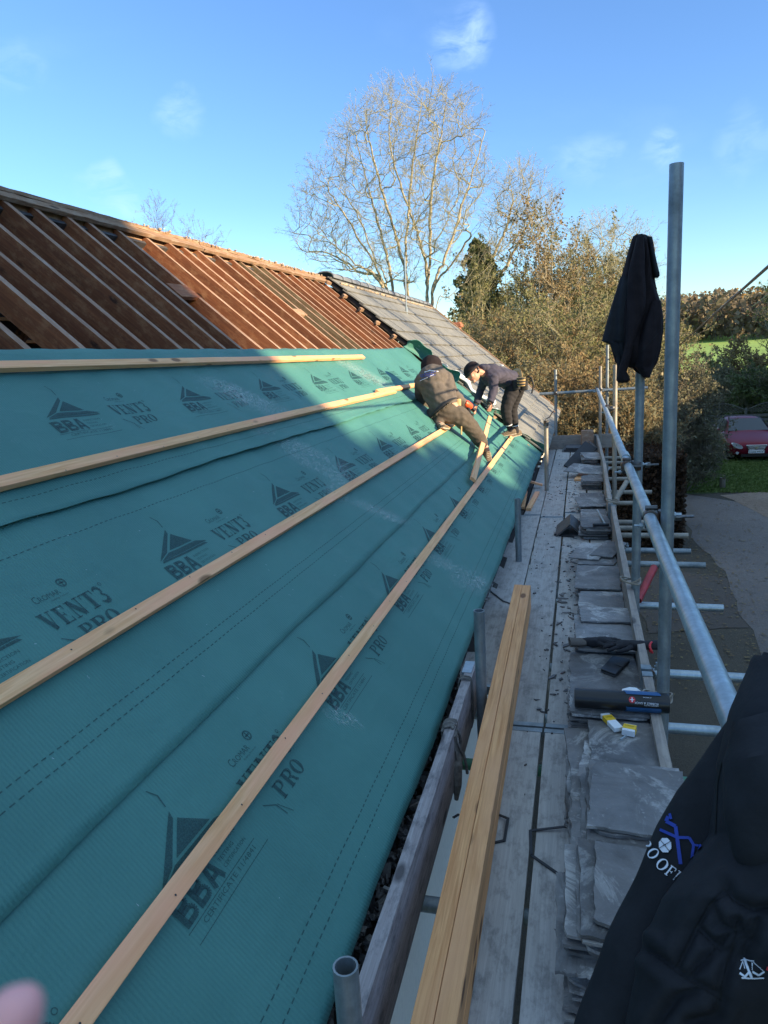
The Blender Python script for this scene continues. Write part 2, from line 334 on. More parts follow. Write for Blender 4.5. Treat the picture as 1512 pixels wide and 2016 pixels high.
# attic floor and far slope seen between the rafters
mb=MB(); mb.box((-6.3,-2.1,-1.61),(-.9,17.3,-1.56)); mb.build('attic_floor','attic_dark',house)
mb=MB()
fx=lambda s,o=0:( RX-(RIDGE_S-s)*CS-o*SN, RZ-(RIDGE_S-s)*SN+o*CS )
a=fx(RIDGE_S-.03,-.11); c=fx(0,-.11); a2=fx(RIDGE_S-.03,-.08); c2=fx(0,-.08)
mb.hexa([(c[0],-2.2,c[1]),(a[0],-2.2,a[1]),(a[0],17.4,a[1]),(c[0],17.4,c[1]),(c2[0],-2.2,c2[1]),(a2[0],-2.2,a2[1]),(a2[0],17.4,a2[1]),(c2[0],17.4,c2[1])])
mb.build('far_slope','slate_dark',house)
mb=MB()
for s in np.arange(.3,3.8,.23):
    p=fx(s,-.135); mb.box((p[0]-.02,-2.1,p[1]-.012),(p[0]+.02,10.2,p[1]+.012))
mb.build('roofing_laths','lath_orange',house)
for y in np.arange(-1.1,10.2,.66):
    p,q=fx(.1,-.2),fx(3.9,-.2); lumber('rafter',(p[0],y,p[1]),(q[0],y,q[1]),.045,.09,(-SN,0,CS),'rafter_wood',house)
# rafters of the near slope
ys=[-1.36,-1.04,-.72,-.40,-.08,.24,.56,.88,1.20,1.52,1.84,2.16,2.48,2.80,3.12,3.44,3.74,4.07,4.33,4.66,4.95,5.32,5.65,5.96,6.27,6.55,6.90,7.22,7.50,7.80,8.03,8.30,8.55,8.90,9.2,9.5,9.8,10.1]
for i,y in enumerate(ys):
    yy=y+random.uniform(-.012,.012); old=i in (28,29,30)
    h=.135+random.uniform(-.006,.006)
    p=RF(.12,yy,-h/2-.006); q=RF(RIDGE_S-.05,yy+random.uniform(-.05,.05),-h/2-random.uniform(0,.012))
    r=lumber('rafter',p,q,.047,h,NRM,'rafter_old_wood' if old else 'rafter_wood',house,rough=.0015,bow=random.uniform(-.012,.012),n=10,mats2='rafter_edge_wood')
    if old: r['label']='greyish older rafter among the red-brown ones'
# short trimmer block nailed between rafters
lumber('trimmer',RF(3.14,5.02,-.03),RF(3.14,5.30,-.02),.16,.03,NRM,'rafter_wood',house)
lumber('trimmer',RF(3.05,7.25,-.03),RF(3.05,7.5,-.02),.10,.03,NRM,'ridge_wood',house)
# struts crossing inside
for y,s in ((2.2,2.9),(3.0,3.1),(4.1,2.95),(1.3,2.7)):
    lumber('collar_tie',RF(s-.6,y,-.22),RF(s-.6,y,-.22)+np.array([-2.2,0.02,.0]),.04,.09,(0,0,1),'lath_orange',house)
# ridge board, its lit top lath and the mortar crumbs left on it
lumber('ridge_board',(RX-.01,-2,RZ-.10),(RX-.01,10.25,RZ-.10),.035,.20,(0,0,1),'ridge_wood',house,rough=.002,n=24)
for a,b_,k in ((-2,3.1,0),(3.12,6.6,1),(6.62,10.3,2)):
    lumber('ridge_batten',RF(RIDGE_S-.03,a,.012),RF(RIDGE_S-.035,b_,.014),.085,.030,NRM,'ridge_wood',house,rough=.003,n=26)
    lumber('ridge_batten',(RX+.0,a,RZ+.035),(RX+.0,b_,RZ+.03),.05,.028,(0,0,1),'ridge_wood',house,rough=.004,n=30)
mb=MB()
for i in range(330):
    y=random.choice([random.uniform(5.2,10.2),random.gauss(6.9,.5),random.uniform(8.5,10.2)]); 
    r=random.uniform(.004,.017); c=np.array([RX+random.uniform(-.05,.05),y,RZ+.045+random.uniform(-.01,.012)])
    mb.ball(c,r,5,4,(random.uniform(.6,1.4),random.uniform(.8,2.2),random.uniform(.4,.9)))
mb.build('mortar_crumbs','mortar_debris',house)['kind']='stuff'
# eaves: tilting fillet, broken slate bed, fascia
mb=MB(); mb.box((-.80,-2,-1.66),(-.56,10.2,-1.60)); mb.box((-.63,3.3,-1.64),(-.60,10.2,-1.53)); mb.build('wall_plate','attic_dark',house)
# ---- old grey tiles on the far end
Y0T,Y1T=10.22,17.45; tw=.333; gauge=.305; off=.075
mb=MB(); rows=int(RIDGE_S/gauge)+1
rt=random.Random(3)
for r_ in range(rows):
    s0=-.05+r_*gauge; s1=min(s0+gauge+.06,RIDGE_S-.02); sh=(r_%2)*tw/2
    k=0; y=Y0T-sh
    while y<Y1T:
        a=max(y+.003,Y0T); b_=min(y+tw-.003,Y1T); y+=tw
        if b_-a<.04: continue
        j=rt.uniform(-.003,.003); t0=off+.032+j; t1=off+.006+j
        P=[RF(s0,a,t0-.016),RF(s0,b_,t0-.016),RF(s1,b_,t1-.016),RF(s1,a,t1-.016),RF(s0,a,t0),RF(s0,b_,t0),RF(s1,b_,t1),RF(s1,a,t1)]
        mb.hexa(P)
        mb.mi=0
o=mb.build('roof_tiles','concrete_tile',house)
mb=MB(); p=RF(-.02,0,.04); q=RF(RIDGE_S,0,.04)
mb.hexa([RF(-.02,Y0T+.02,0),RF(RIDGE_S,Y0T+.02,0),RF(RIDGE_S,Y1T,0),RF(-.02,Y1T,0),RF(-.02,Y0T+.02,.055),RF(RIDGE_S,Y0T+.02,.055),RF(RIDGE_S,Y1T,.055),RF(-.02,Y1T,.055)]); mb.build('old_underlay','attic_dark',house)
mb=MB()
for s in np.arange(.2,3.9,gauge): mb.box((0,0,0),(0,0,0)) if False else mb.hexa([RF(s,Y0T-.13+random.uniform(-.04,.04),.002),RF(s+.045,Y0T-.12,.002),RF(s+.045,Y0T+.1,.002),RF(s,Y0T+.1,.002),RF(s,Y0T-.13+random.uniform(-.04,.04),.045),RF(s+.045,Y0T-.12,.045),RF(s+.045,Y0T+.1,.045),RF(s,Y0T+.1,.045)])
mb.build('batten_ends','ridge_wood',house)
for i,y in enumerate(np.arange(10.25,17.3,.45)):
    mb=MB(); rings=[]
    for yy,e in ((y,.012),(y+.44,0)):
        rings.append([(RX+math.sin(a)*(.14+e),yy,RZ+.0+math.cos(a)*(.075+e)+.045) for a in np.linspace(-1.75,1.75,9)]+[(RX+math.sin(a)*(.125+e),yy,RZ+math.cos(a)*(.06+e)+.045) for a in np.linspace(1.75,-1.75,9)])
    mb.loft(rings); mb.build('ridge_tile','ridge_grey',house)
mb=MB()
for i in range(150):
    y=random.uniform(10.3,17.4); mb.ball(RF(RIDGE_S-.2+random.uniform(-.015,.015),y,off+.03),random.uniform(.012,.03),5,4,(1,1.8,.7))
mb.build('ridge_mortar','mortar_debris',house)
mb=MB(); mb.hexa([RF(-.05,Y1T,-.10),RF(RIDGE_S,Y1T,-.10),RF(RIDGE_S,Y1T+.09,-.10),RF(-.05,Y1T+.09,-.10),RF(-.05,Y1T,.12),RF(RIDGE_S,Y1T,.12),RF(RIDGE_S,Y1T+.09,.12),RF(-.05,Y1T+.09,.12)]); mb.build('verge','ridge_wood',house)
mb=MB()
for z0 in np.arange(-4.3,-1.62,.3): pass
p=(-3.55,17.4)
mb.add([(-6.4,17.4,-1.62),(-.7,17.4,-1.62),(RX,17.4,RZ-.15),(-6.4,17.3,-1.62),(-.7,17.3,-1.62),(RX,17.3,RZ-.15)],[(0,1,2),(5,4,3),(0,3,4,1),(1,4,5,2),(2,5,3,0)]); mb.build('gable','brick',house)
# antenna mast and brick chimney beyond
mast=MB(); a=atY(797,505,13); b_=atY(800,604,13); mast.tube([b_,a],.013,8); mast.tube([b_-np.array([0,0,.4]),b_],.022,8)
mast.build('antenna_mast','galvanised_bright'); tag(bpy.data.objects['antenna_mast'],'thin pale mast rising behind the grey ridge tiles in front of the bare trees','mast')
ch=empty('chimney',tuple(atY(889,668,20)),'short orange brick chimney peeping over the far edge of the grey tiled roof','chimney')
c=atY(890,640,20); mb=MB(); mb.box((c[0]-.22,19.8,c[2]-2.4),(c[0]+.22,20.2,c[2]-.06)); mb.build('stack','brick',ch)
mb=MB(); mb.box((c[0]-.27,19.75,c[2]-.06),(c[0]+.27,20.25,c[2]+.02)); mb.box((c[0]-.24,19.78,c[2]+.02),(c[0]+.24,20.22,c[2]+.06)); mb.build('cap','brick',ch)
# ---------------------------------------------------------------- membrane courses
def sheet(name,s0,s1,y0,y1,o0,o1,label,wav=.004,edge=None,endfn=None,ny=400,ns=26):
    V=[];F=[]
    rg=np.random.default_rng(int(s0*100)+5); ph=rg.uniform(0,6,12); fr=rg.uniform(.6,3.2,12); CR=[(rg.uniform(y0,y1),rg.uniform(s0,s1),rg.uniform(-1.6,1.6),rg.uniform(.001,.0032),rg.uniform(.022,.05)) for _ in range(34)]
    for j in range(ns+1):
        for i in range(ny+1):
            t=j/ns; s=s0+(s1-s0)*t; y=y0+(y1-y0)*i/ny
            if j==0: s+=.004*math.sin(y*2.3+ph[0])+.003*math.sin(y*5.1+ph[1])
            w=sum(math.sin(y*fr[k]*2+s*fr[(k+3)%12]*2.2+ph[k]) for k in range(6))/6*wav
            for (yc,sc_,kk,am,wd) in CR:
                q_=((y-yc)-(s-sc_)*kk)/wd
                if abs(q_)<3: w+=am*math.exp(-q_*q_)*math.exp(-((s-sc_)/.22)**2)
            w-=.010*(math.sin((y-2.8)/.32*math.pi)**2)*(.5)   # sag between rafters
            if endfn: w+=endfn(s,y)
            o=o0+(o1-o0)*t+w+.004
            if edge and j==0: o+=edge(y)
            V.append(RF(s,y,o))
    nn=ny+1
    for j in range(ns):
        for i in range(ny): F.append((j*nn+i,j*nn+i+1,(j+1)*nn+i+1,(j+1)*nn+i))
    mb=MB(); mb.add(V,F); ob=mb.build(name,'membrane',smooth=True); mo=ob.modifiers.new('Solidify','SOLIDIFY'); mo.thickness=.0012; mo.offset=-1
    tag(ob,label,'roofing membrane','overlapping membrane courses'); return ob
def endlift(s,y):   # the cloth rucks up towards its loose end by the old tiles
    a=max(0,(y-8.9)/1.3); return .05*a*a*(.7+.5*math.sin(s*5+1))+ (.012*math.sin(y*9+s*7) if y>9.2 else 0)*a
S1=sheet('roofing_membrane',0,.86,-1.2,10.25,.0,.0,'lowest teal membrane course, its bottom edge hanging over the eaves rubble',endfn=endlift,
   edge=lambda y:-.012)
S2=sheet('roofing_membrane',.683,1.62,-1.2,10.22,.006,.003,'middle teal membrane course, between the lowest and the top one',endfn=endlift,edge=lambda y:.003)
S3=sheet('roofing_membrane',1.530,2.405,-1.2,10.0,.010,.004,'top teal membrane course, ending in a straight edge across the bare rafters',endfn=endlift,edge=lambda y:.010+.008*math.sin(y*1.3)**2)
# stitched dash lines and lap seams
def strip(mb,s,y0,y1,w,o,dash=None):
    y=y0
    while y<y1:
        y2=min(y+(dash[0] if dash else .25),y1)
        mb.add([RF(s-w/2,y,o),RF(s-w/2,y2,o),RF(s+w/2,y2,o),RF(s+w/2,y,o)],[(0,1,2,3)]); y=y2+(dash[1] if dash else 0)
for par,base,ss in ((S1,.0065,(.098,.143)),(S2,.0125,(.842,.880,1.43)),(S3,.0165,(1.62,))):
    for s in ss: mb=MB(); strip(mb,s,-1,8.6,.0035,base+.002,(.016,.011)); mb.build('stitch_line','ink',par)
# printed marks -------------------------------------------------
def stroke(mb,pts,ws,tf):
    for i in range(len(pts)-1):
        (x0,y0),(x1,y1)=pts[i],pts[i+1]; w0=ws[i] if isinstance(ws,(list,tuple)) else ws; w1=ws[i+1] if isinstance(ws,(list,tuple)) else ws
        dx,dy=x1-x0,y1-y0; l=math.hypot(dx,dy) or 1; nx,ny_=-dy/l,dx/l
        mb.add([tf(x0+nx*w0/2,y0+ny_*w0/2),tf(x1+nx*w1/2,y1+ny_*w1/2),tf(x1-nx*w1/2,y1-ny_*w1/2),tf(x0-nx*w0/2,y0-ny_*w0/2)],[(0,1,2,3)])
def poly(mb,pts,tf): mb.add([tf(*p) for p in pts],[tuple(range(len(pts)))])
def rect(mb,x0,y0,x1,y1,tf): poly(mb,[(x0,y0),(x1,y0),(x1,y1),(x0,y1)],tf)
def arc(cx,cy,rx,ry,a0,a1,n=12): return [(cx+rx*math.cos(R(a0+(a1-a0)*i/n)),cy+ry*math.sin(R(a0+(a1-a0)*i/n))) for i in range(n+1)]
def glyph(mb,ch,tf,B=.26,T=.07):   # slab-serif letters in a 1 x 1 box
    rc=lambda *a:rect(mb,*a,tf)
    if ch=='V': stroke(mb,[(.24,.97),(.54,.02)],B,tf); stroke(mb,[(.82,.97),(.56,.02)],T,tf); rc(0,.94,.46,1); rc(.66,.94,1,1)
    elif ch=='E': rc(.12,.0,.12+B,1); rc(0,0,.95,T); rc(0,1-T,.92,1); rc(.38,.47,.68,.54); rc(.62,.38,.68,.63); rc(.87,0,.95,.28); rc(.84,.74,.92,1)
    elif ch=='N': rc(.14,0,.22,1); rc(.78,0,.86,1); stroke(mb,[(.22,.95),(.76,.05)],B,tf); rc(0,0,.36,T); rc(0,1-T,.3,1); rc(.64,1-T,1,1)
    elif ch=='T': rc(.37,0,.37+B,1); rc(0,1-T,1,1); rc(0,.74,.07,1); rc(.93,.74,1,1); rc(.24,0,.76,T)
    elif ch=='P': rc(.12,0,.12+B,1); rc(0,0,.5,T); rc(0,1-T,.5,1); stroke(mb,[(.38,.965)]+arc(.52,.735,.36,.23,90,-90)+[(.38,.5)],[T]*2+[T+.16*math.sin(math.pi*i/11) for i in range(1,12)]+[T]*2,tf)
    elif ch=='R': glyph(mb,'P',tf,B,T); stroke(mb,[(.5,.5),(.72,.38),(.82,.06),(.98,.04)],[.1,.2,.2,.06],tf)
    elif ch=='O': 
        n=20
        for i in range(n):
            a,b=2*math.pi*i/n,2*math.pi*(i+1)/n
            poly(mb,[(.5+.5*math.cos(a),.5+.5*math.sin(a)),(.5+.5*math.cos(b),.5+.5*math.sin(b)),(.5+(.5-B)*math.cos(b),.5+.43*math.sin(b)),(.5+(.5-B)*math.cos(a),.5+.43*math.sin(a))],tf)
    elif ch=='3': stroke(mb,arc(.42,.76,.36,.21,160,-80),[.16]+[T+.16*math.sin(math.pi*i/12) for i in range(1,12)]+[T],tf); stroke(mb,arc(.42,.27,.42,.24,85,-160),[T]+[T+.2*math.sin(math.pi*i/12) for i in range(1,12)]+[.16],tf)
    elif ch=='F': rc(.12,0,.12+B,1); rc(0,0,.5,T); rc(0,1-T,.92,1); rc(.38,.47,.68,.54); rc(.62,.36,.68,.64); rc(.84,.72,.92,1)
    elif ch=='I': rc(.3,0,.3+B*1.5,1); rc(.1,0,.9,T); rc(.1,1-T,.9,1)
    elif ch=='L': rc(.12,0,.12+B,1); rc(0,0,.95,T); rc(0,1-T,.5,1); rc(.87,0,.95,.3)
    elif ch=='B': rc(0,0,.3,1); 
    
    if ch=='B':
        stroke(mb,[(.25,.9),(.6,.9)]+arc(.62,.75,.22,.15,90,-90,8)+[(.25,.58)],[.2]*12,tf); stroke(mb,[(.25,.46),(.62,.46)]+arc(.66,.28,.24,.18,90,-90,8)+[(.25,.1)],[.2]*12,tf)
    if ch=='A': stroke(mb,[(.12,0),(.44,1)],.26,tf); stroke(mb,[(.88,0),(.56,1)],.26,tf); rect(mb,.3,.22,.7,.4,tf)
_fc={}
def fontpolys(txt):
    if txt in _fc: return _fc[txt]
    cu=bpy.data.curves.new('t','FONT'); cu.body=txt; cu.size=1; cu.resolution_u=2; ob=bpy.data.objects.new('t',cu); COL.objects.link(ob)
    bpy.context.view_layer.update(); me=bpy.data.meshes.new_from_object(ob.evaluated_get(bpy.context.evaluated_depsgraph_get()))
    v=np.array([tuple(x.co) for x in me.vertices])[:,:2]; f=[tuple(p.vertices) for p in me.polygons]
    bpy.data.objects.remove(ob); bpy.data.curves.remove(cu); bpy.data.meshes.remove(me)
    v[:,0]-=v[:,0].min(); w=v[:,0].max(); v[:,0]/=w; h=v[:,1].max(); v[:,1]/=h
    _fc[txt]=(v,f); return _fc[txt]
def text(mb,txt,x0,y0,w,h,tf):
    v,f=fontpolys(txt); mb.add([tf(x0+p[0]*w,y0+p[1]*h) for p in v],f)
def word(mb,txt,x0,y0,w,h,tf,adv=None,**kw):
    n=len(txt); adv=adv or [1]*n; tot=sum(adv)+.12*(n-1); x=x0
    for c,a in zip(txt,adv):
        cw=w*a/tot; xx=x; glyph(mb,c,(lambda u,v,xx=xx,cw=cw:tf(xx+u*cw,y0+v*h)),**kw); x+=cw+w*.12/tot
def marks(par,sb,yb,o):
    # sb: slope position of the triangle's foot line, yb: y of its left foot
    tf=lambda u,v:RF(sb+v,yb+u,o)
    mb=MB()
    poly(mb,[(-.005,-.001),(.072,.021),(.178,.093),(.186,.114)],tf)   # broad left band of the mark
    poly(mb,[(.004,-.003),(.325,-.006),(.262,.016),(.080,.019)],tf); poly(mb,[(.098,.026),(.252,.022),(.188,.088)],tf); poly(mb,[(-.0,-.012),(.315,-.018),(.305,-.008),(.01,-.004)],tf)
    poly(mb,[(.19,.125),(.2,.16),(.185,.19),(.182,.188),(.195,.16),(.187,.128)],tf)
    for k,c in enumerate('BBA'): glyph(mb,c,(lambda u,v,k=k:tf(-.02+k*.063+u*.058,-.092+v*.066)))
    for k,t_ in enumerate(('INSPECTION','TESTING','CERTIFICATION')): text(mb,t_,.175,-.045-k*.019,.105 if k!=1 else .07,.010,tf)
    text(mb,'CERTIFICATE 11/4841',.02,-.118,.26,.013,tf)
    for a in ((-.03,-.100,.30,-.098),(-.03,-.132,.33,-.130)): rect(mb,*a,tf)
    mb.build('printed_mark','ink',par)
    mb=MB()
    text(mb,'C',.445,.058,.018,.026,tf); text(mb,'ROMAR',.466,.058,.085,.019,tf); poly(mb,arc(.585,.090,.017,.017,0,330,14),tf) if False else stroke(mb,arc(.583,.090,.015,.015,0,360,16),.005,tf)
    stroke(mb,[(.573,.09),(.593,.09)],.006,tf); stroke(mb,[(.583,.078),(.583,.102)],.005,tf); text(mb,'Building Products',.50,.046,.07,.006,tf)
    word(mb,'VENT3',.405,-.040,.275,.066,tf,adv=[1,.85,1,.95,.72],B=.3); stroke(mb,arc(.69,.028,.006,.006,0,360,10),.0025,tf)
    word(mb,'PRO',.49,-.112,.16,.052,tf,adv=[.9,1,.95],B=.28)
    stroke(mb,[(.41,-.07),(.45,-.10),(.455,-.14)],.004,tf); stroke(mb,[(.455,-.10),(.48,-.15)],.003,tf)
    mb.build('printed_mark','ink',par)
for k in range(-1,9):
    marks(S1,.470,1.20-.0+k*1.01,.0145)
    marks(S2,1.193,1.165+k*1.005,.0210)
    marks(S3,1.966,1.405+k*1.0,.0205) if k<8 else None
# dusty scuffs
def scuff(par,s,y,rs,ry,o,ang=0):
    V=[];F=[];fd=[];n=14
    for j in range(n+1):
        for i in range(n+1):
            u=(i/n-.5)*2; v_=(j/n-.5)*2; ca,sa=math.cos(ang),math.sin(ang); du=u*ry*ca-v_*rs*sa; dv=u*ry*sa+v_*rs*ca
            V.append(RF(s+dv,y+du,o)); fd.append(min(1,1.5*max(0,1-math.hypot(u,v_))))
    for j in range(n):
        for i in range(n): F.append((j*(n+1)+i,j*(n+1)+i+1,(j+1)*(n+1)+i+1,(j+1)*(n+1)+i))
    mb=MB(); mb.add(V,F); ob=mb.build('dust_scuff','scuff_dust',par)
    at=ob.data.attributes.new('fade','FLOAT','POINT'); at.data.foreach_set('value',fd)
for (x,y,a,b_,an) in ((500,795,.16,.5,-.6),(470,775,.12,.3,-.6),(720,740,.2,.6,-.6),):
    s,yy=roofhit(x,y); scuff(S3,s,yy,a,b_,.0225,an)
for (x,y,a,b_,an) in ((590,885,.13,.5,-.7),(620,920,.1,.3,-.8),(665,955,.1,.4,.2),(735,1005,.08,.35,-.7),(760,1020,.06,.2,-.7)):
    s,yy=roofhit(x,y); scuff(S2,s,yy,a,b_,.0225,an)
for (x,y,a,b_,an) in ((930,1145,.14,.35,-.4),(940,1150,.06,.12,0),(675,1415,.05,.10,-.9),(860,1105,.10,.3,-.7)):
    s,yy=roofhit(x,y); scuff(S1,s,yy,a,b_,.0175,an)
# lay every print, stitch line and scuff down on the rippled cloth itself
for par in (S1,S2,S3):
    me=par.data; bv=BVHTree.FromPolygons([tuple(v.co) for v in me.vertices],[tuple(p.vertices) for p in me.polygons]); nv=Vector(NRM)
    for o in par.children:
        e=.0036 if o.name.startswith('dust') else .0028
        if o.name.startswith('printed'):
            bm=bmesh.new(); bm.from_mesh(o.data)
            for _ in range(3):
                lg=[q for q in bm.edges if q.calc_length()>.012]
                if lg: bmesh.ops.subdivide_edges(bm,edges=lg,cuts=1)
            bmesh.ops.triangulate(bm,faces=[f for f in bm.faces if len(f.verts)>4]); bm.to_mesh(o.data); bm.free()
        for v in o.data.vertices:
            h=bv.ray_cast(v.co+nv*.08,-nv)
            if h[0] is not None: v.co=h[0]+nv*e
# loose splinters and saw-dust flecks
mb=MB()
for i in range(220):
    s=random.uniform(.05,2.3); y=random.uniform(.7,7)**1.0; a=random.uniform(0,3.14); l=random.uniform(.002,.012); w=.0006
    o=.020; mb.add([RF(s,y,o),RF(s+w,y+w,o),RF(s+math.sin(a)*l+w,y+math.cos(a)*l+w,o+.001),RF(s+math.sin(a)*l,y+math.cos(a)*l,o+.001)],[(0,1,2,3)])
tag(mb.build('sawdust_flecks','white_card'),'tiny pale splinters scattered over the membrane','sawdust',kind='stuff')
# rolled-up loose end by the old tiles: dark flap and white underside
def curl(name,s0,s1,y,rad,turn,mat,o0,parent,n=30,amp=1.0,side=1):
    rings=[]
    for j in range(n+1):
        s=s0+(s1-s0)*j/n; t=j/n; rr=rad*(1+.25*math.sin(t*9+1)+.12*math.sin(t*23)); yy=y+.10*math.sin(t*3.0)+.04*math.sin(t*11)
        rings.append([RF(s+.01*math.sin(a*3+t*20),yy+rr*math.sin(a)*side,o0+rr*(1-math.cos(a))) for a in np.linspace(-.3,turn,14)])
    mb=MB(); mb.loft(rings,cap=False,closed=False); ob=mb.build(name,mat,parent,smooth=True); mo=ob.modifiers.new('Solidify','SOLIDIFY'); mo.thickness=.003; return ob
curl('rolled_end',1.55,2.42,9.95,.075,3.3,'membrane',.03,S3)
curl('pale_underside',.95,1.75,10.2,.062,4.4,'membrane_white',.05,S2)
curl('pale_underside',1.78,2.30,10.12,.03,3.4,'membrane_white',.10,S3)
curl('rolled_end',.0,.95,10.18,.05,2.9,'membrane',.03,S1)
curl('pale_underside',.50,.93,10.25,.035,3.6,'membrane_white',.05,S1)
# ---------------------------------------------------------------- battens
def batten(s0,y0,s1,y1,label,grp=None,o=.021,w=.047,h=.025,bow=0,bowz=0,**k):
    ob=lumber('batten',RF(s0,y0,o+h/2),RF(s1,y1,o+h/2),w,h,NRM,'batten_wood',None,rough=.0007,bow=bow,bowz=bowz,n=24,**k)
    if y1-y0>3:
        rg=random.Random(int(s0*99)); Mi=(Matrix.Translation(ob.location)@ob.rotation_quaternion.to_matrix().to_4x4()).inverted(); nm=None
        for y in ys:
            if y0+.05<y<y1-.05:
                s=s0+(s1-s0)*(y-y0)/(y1-y0)+rg.uniform(-.008,.008); c=RF(s,y+rg.uniform(-.01,.01),o+h+.0012)
                if nm is None:
                    mb=MB(); mb.add([(UPS*math.sin(a)+YV*math.cos(a))*.0028 for a in np.linspace(0,2*math.pi,8,endpoint=False)],[tuple(range(8))]); n_=mb.build('nail_head','eye_dark',None); nm=n_.data
                else: n_=link(bpy.data.objects.new('nail_head',nm))
                n_.parent=ob; n_.matrix_parent_inverse=Mi; n_.location=c
    return tag(ob,label,'batten',grp)
batten(2.287,-1.2,2.232,7.45,'highest batten on the membrane, just below the bare rafters','fixed battens',bow=.010,bowz=.004)
batten(1.655,-1.2,1.690,7.10,'second batten from the top, ruddy and rough, its far end under a lapped length','fixed battens',bow=-.016)
batten(1.725,6.55,1.70,8.45,'short orange length of batten lapping over the far end of the second batten','fixed battens',o=.024)
batten(1.066,-1.2,1.068,8.35,'third batten from the top, the one the crouching man kneels on','fixed battens',bow=.008)
batten(.452,.0,.478,9.75,'lowest fixed batten, with a boot of each man on its far end','fixed battens',o=.017)
a=RF(.52,6.15,.06); b_=RF(1.02,8.75,.46)
hb=lumber('batten',a,atY(964,822,9.0)+np.array([0,0,.0]),.05,.028,NRM,'batten_wood',None,rough=.0006,n=4)
tag(hb,'loose orange batten held slanting between the two men','batten')
# ---------------------------------------------------------------- scaffold
PZ=-1.6
sc=empty('scaffold',(.1,6,-4.4),'galvanised tube scaffold with guard rail, standards and toe boards along the eaves','scaffold')
TR=.02415
def tube(name,a,b,mat='galvanised',r=TR,open_=False,label=None):
    mb=MB()
    a=np.array(a,float); b=np.array(b,float)
    if open_: mb.pipe(a,b,r)
    else:
        mb.pipe(a,b,r,n=16) 
    o=mb.build(name,mat,sc,smooth='auto')
    if label: o['label']=label
    return o
def coupler(c,ax1,ax2,parent=sc,swivel=False):
    # two half shells at right angles with bolts and wing nuts
    c=np.array(c,float); a1=np.array(ax1,float); a2=np.array(ax2,float); a1/=np.linalg.norm(a1); a2/=np.linalg.norm(a2); nn=np.cross(a1,a2); nn/=np.linalg.norm(nn)
    mb=MB()
    for ax,off in ((a1,-.026),(a2,.026)):
        cc=c+nn*off; o_=np.cross(ax,nn)
        mb.tube([cc-ax*.026,cc-ax*.022,cc+ax*.022,cc+ax*.026],[.028,.031,.031,.028],14)
        for sg in (1,-1):
            mb.tube([cc+o_*sg*.036-nn*.022,cc+o_*sg*.036+nn*.022],.010,6)
    ob=mb.build('coupler','coupler_steel',parent,smooth='auto')
    mb=MB()
    for ax,off in ((a1,-.026),(a2,.026)):
        cc=c+nn*off; o_=np.cross(ax,nn); q=cc+o_*.036
        sgn=1 if off>0 else -1
        mb.tube([q-nn*sgn*.03,q+nn*sgn*.062],.0055,8); mb.tube([q+nn*sgn*.028,q+nn*sgn*.042],.0115,6)
    mb.build('bolt','galvanised_bright',ob)
    return ob
G0=-4.4
# outer standards
outs=[((.36,.95),(-1.0)),]
tube('standard',(.372,.98,G0),(.372,.98,-.05))
tube('standard',(.317,2.84,G0),(.320,2.84,.600),label='tall nearest outer standard rising well above the guard rail')
tube('standard',(.292,4.2,G0),(.318,4.2,.50),label='outer standard with the black hoodie hung over its top')
tube('standard',(.372,8.2,G0),(.362,8.2,-.19),'galvanised_warm')
tube('standard',(.318,12.15,G0),(.312,12.15,-.29),'galvanised_warm')
tube('standard',(.43,12.4,G0),(.425,12.4,.03))
tube('standard',(-.392,12.35,G0),(-.390,12.35,-.315))
# inner standards stopping just above the boards
for (x,y),p,lab in (((680,1902),1.06,'nearest inner standard, cut off low with its open end showing'),((943,1202),2.95,None),((1019,982),5.5,None),((1075,830),8.45,None)):
    t=atY(x,y,p); tube('standard',(t[0],p,G0),tuple(t),'galvanised_warm' if p>8 else 'galvanised',label=lab)
# strap hook on the fourth standard
t=atY(1075,830,8.45); mb=MB(); mb.tube([t+np.array([0,0,-.04]),t+np.array([.0,0,.03]),t+np.array([.04,0,.05]),t+np.array([.07,0,.10]),t+np.array([.09,.0,.12]),t+np.array([.10,0,.10])],.008,6); mb.tube([t+np.array([0,0,-.05]),t+np.array([0,0,.012])],.03,10); mb.build('tie_hook','coupler_steel',sc)
# guard rail in two lengths with a sleeve coupler
gx,gz=.262,-.655
tube('guard_rail',(gx+.006,12.5,gz-.0),(gx,6.95,gz),'galvanised_bright'); tube('guard_rail',(gx,6.95,gz),(gx-.003,4.55,gz-.003),'galvanised_bright'); tube('guard_rail',(gx-.003,4.55,gz-.003),(gx+.0,-.4,gz+.0),'galvanised_bright')
for y0,y1 in ((6.85,7.1),(4.45,4.62)):
    mb=MB(); mb.tube([(gx,y0,gz),(gx,y1,gz)],.029,16); mb.build('sleeve','galvanised_bright',sc,smooth='auto')
coupler((.292,2.90,gz),(0,1,0),(0,0,1)); coupler((.276,4.2+.0,gz),(0,1,0),(0,0,1)); coupler((.31,8.2,gz),(0,1,0),(0,0,1)); coupler((.29,12.15,gz),(0,1,0),(0,0,1))
# couplers standing proud on the rail with long bolts
for y in (2.98,4.32):
    mb=MB(); mb.tube([(gx+.03,y,gz-.02),(gx+.17,y,gz-.015)],.0065,8); mb.tube([(gx+.10,y,gz-.018),(gx+.125,y,gz-.017)],.017,6); mb.tube([(gx+.05,y,gz-.018),(gx+.065,y,gz-.017)],.02,8); mb.build('bolt','coupler_steel',sc)
# end rail
tube('end_rail',(-.65,12.3,-.70),(1.04,12.3,-.672)); coupler((-.39,12.325,-.695),(1,0,0),(0,0,1)); coupler((.315,12.22,-.685),(1,0,0),(0,0,1)); coupler((.43,12.35,-.682),(1,0,0),(0,0,1))
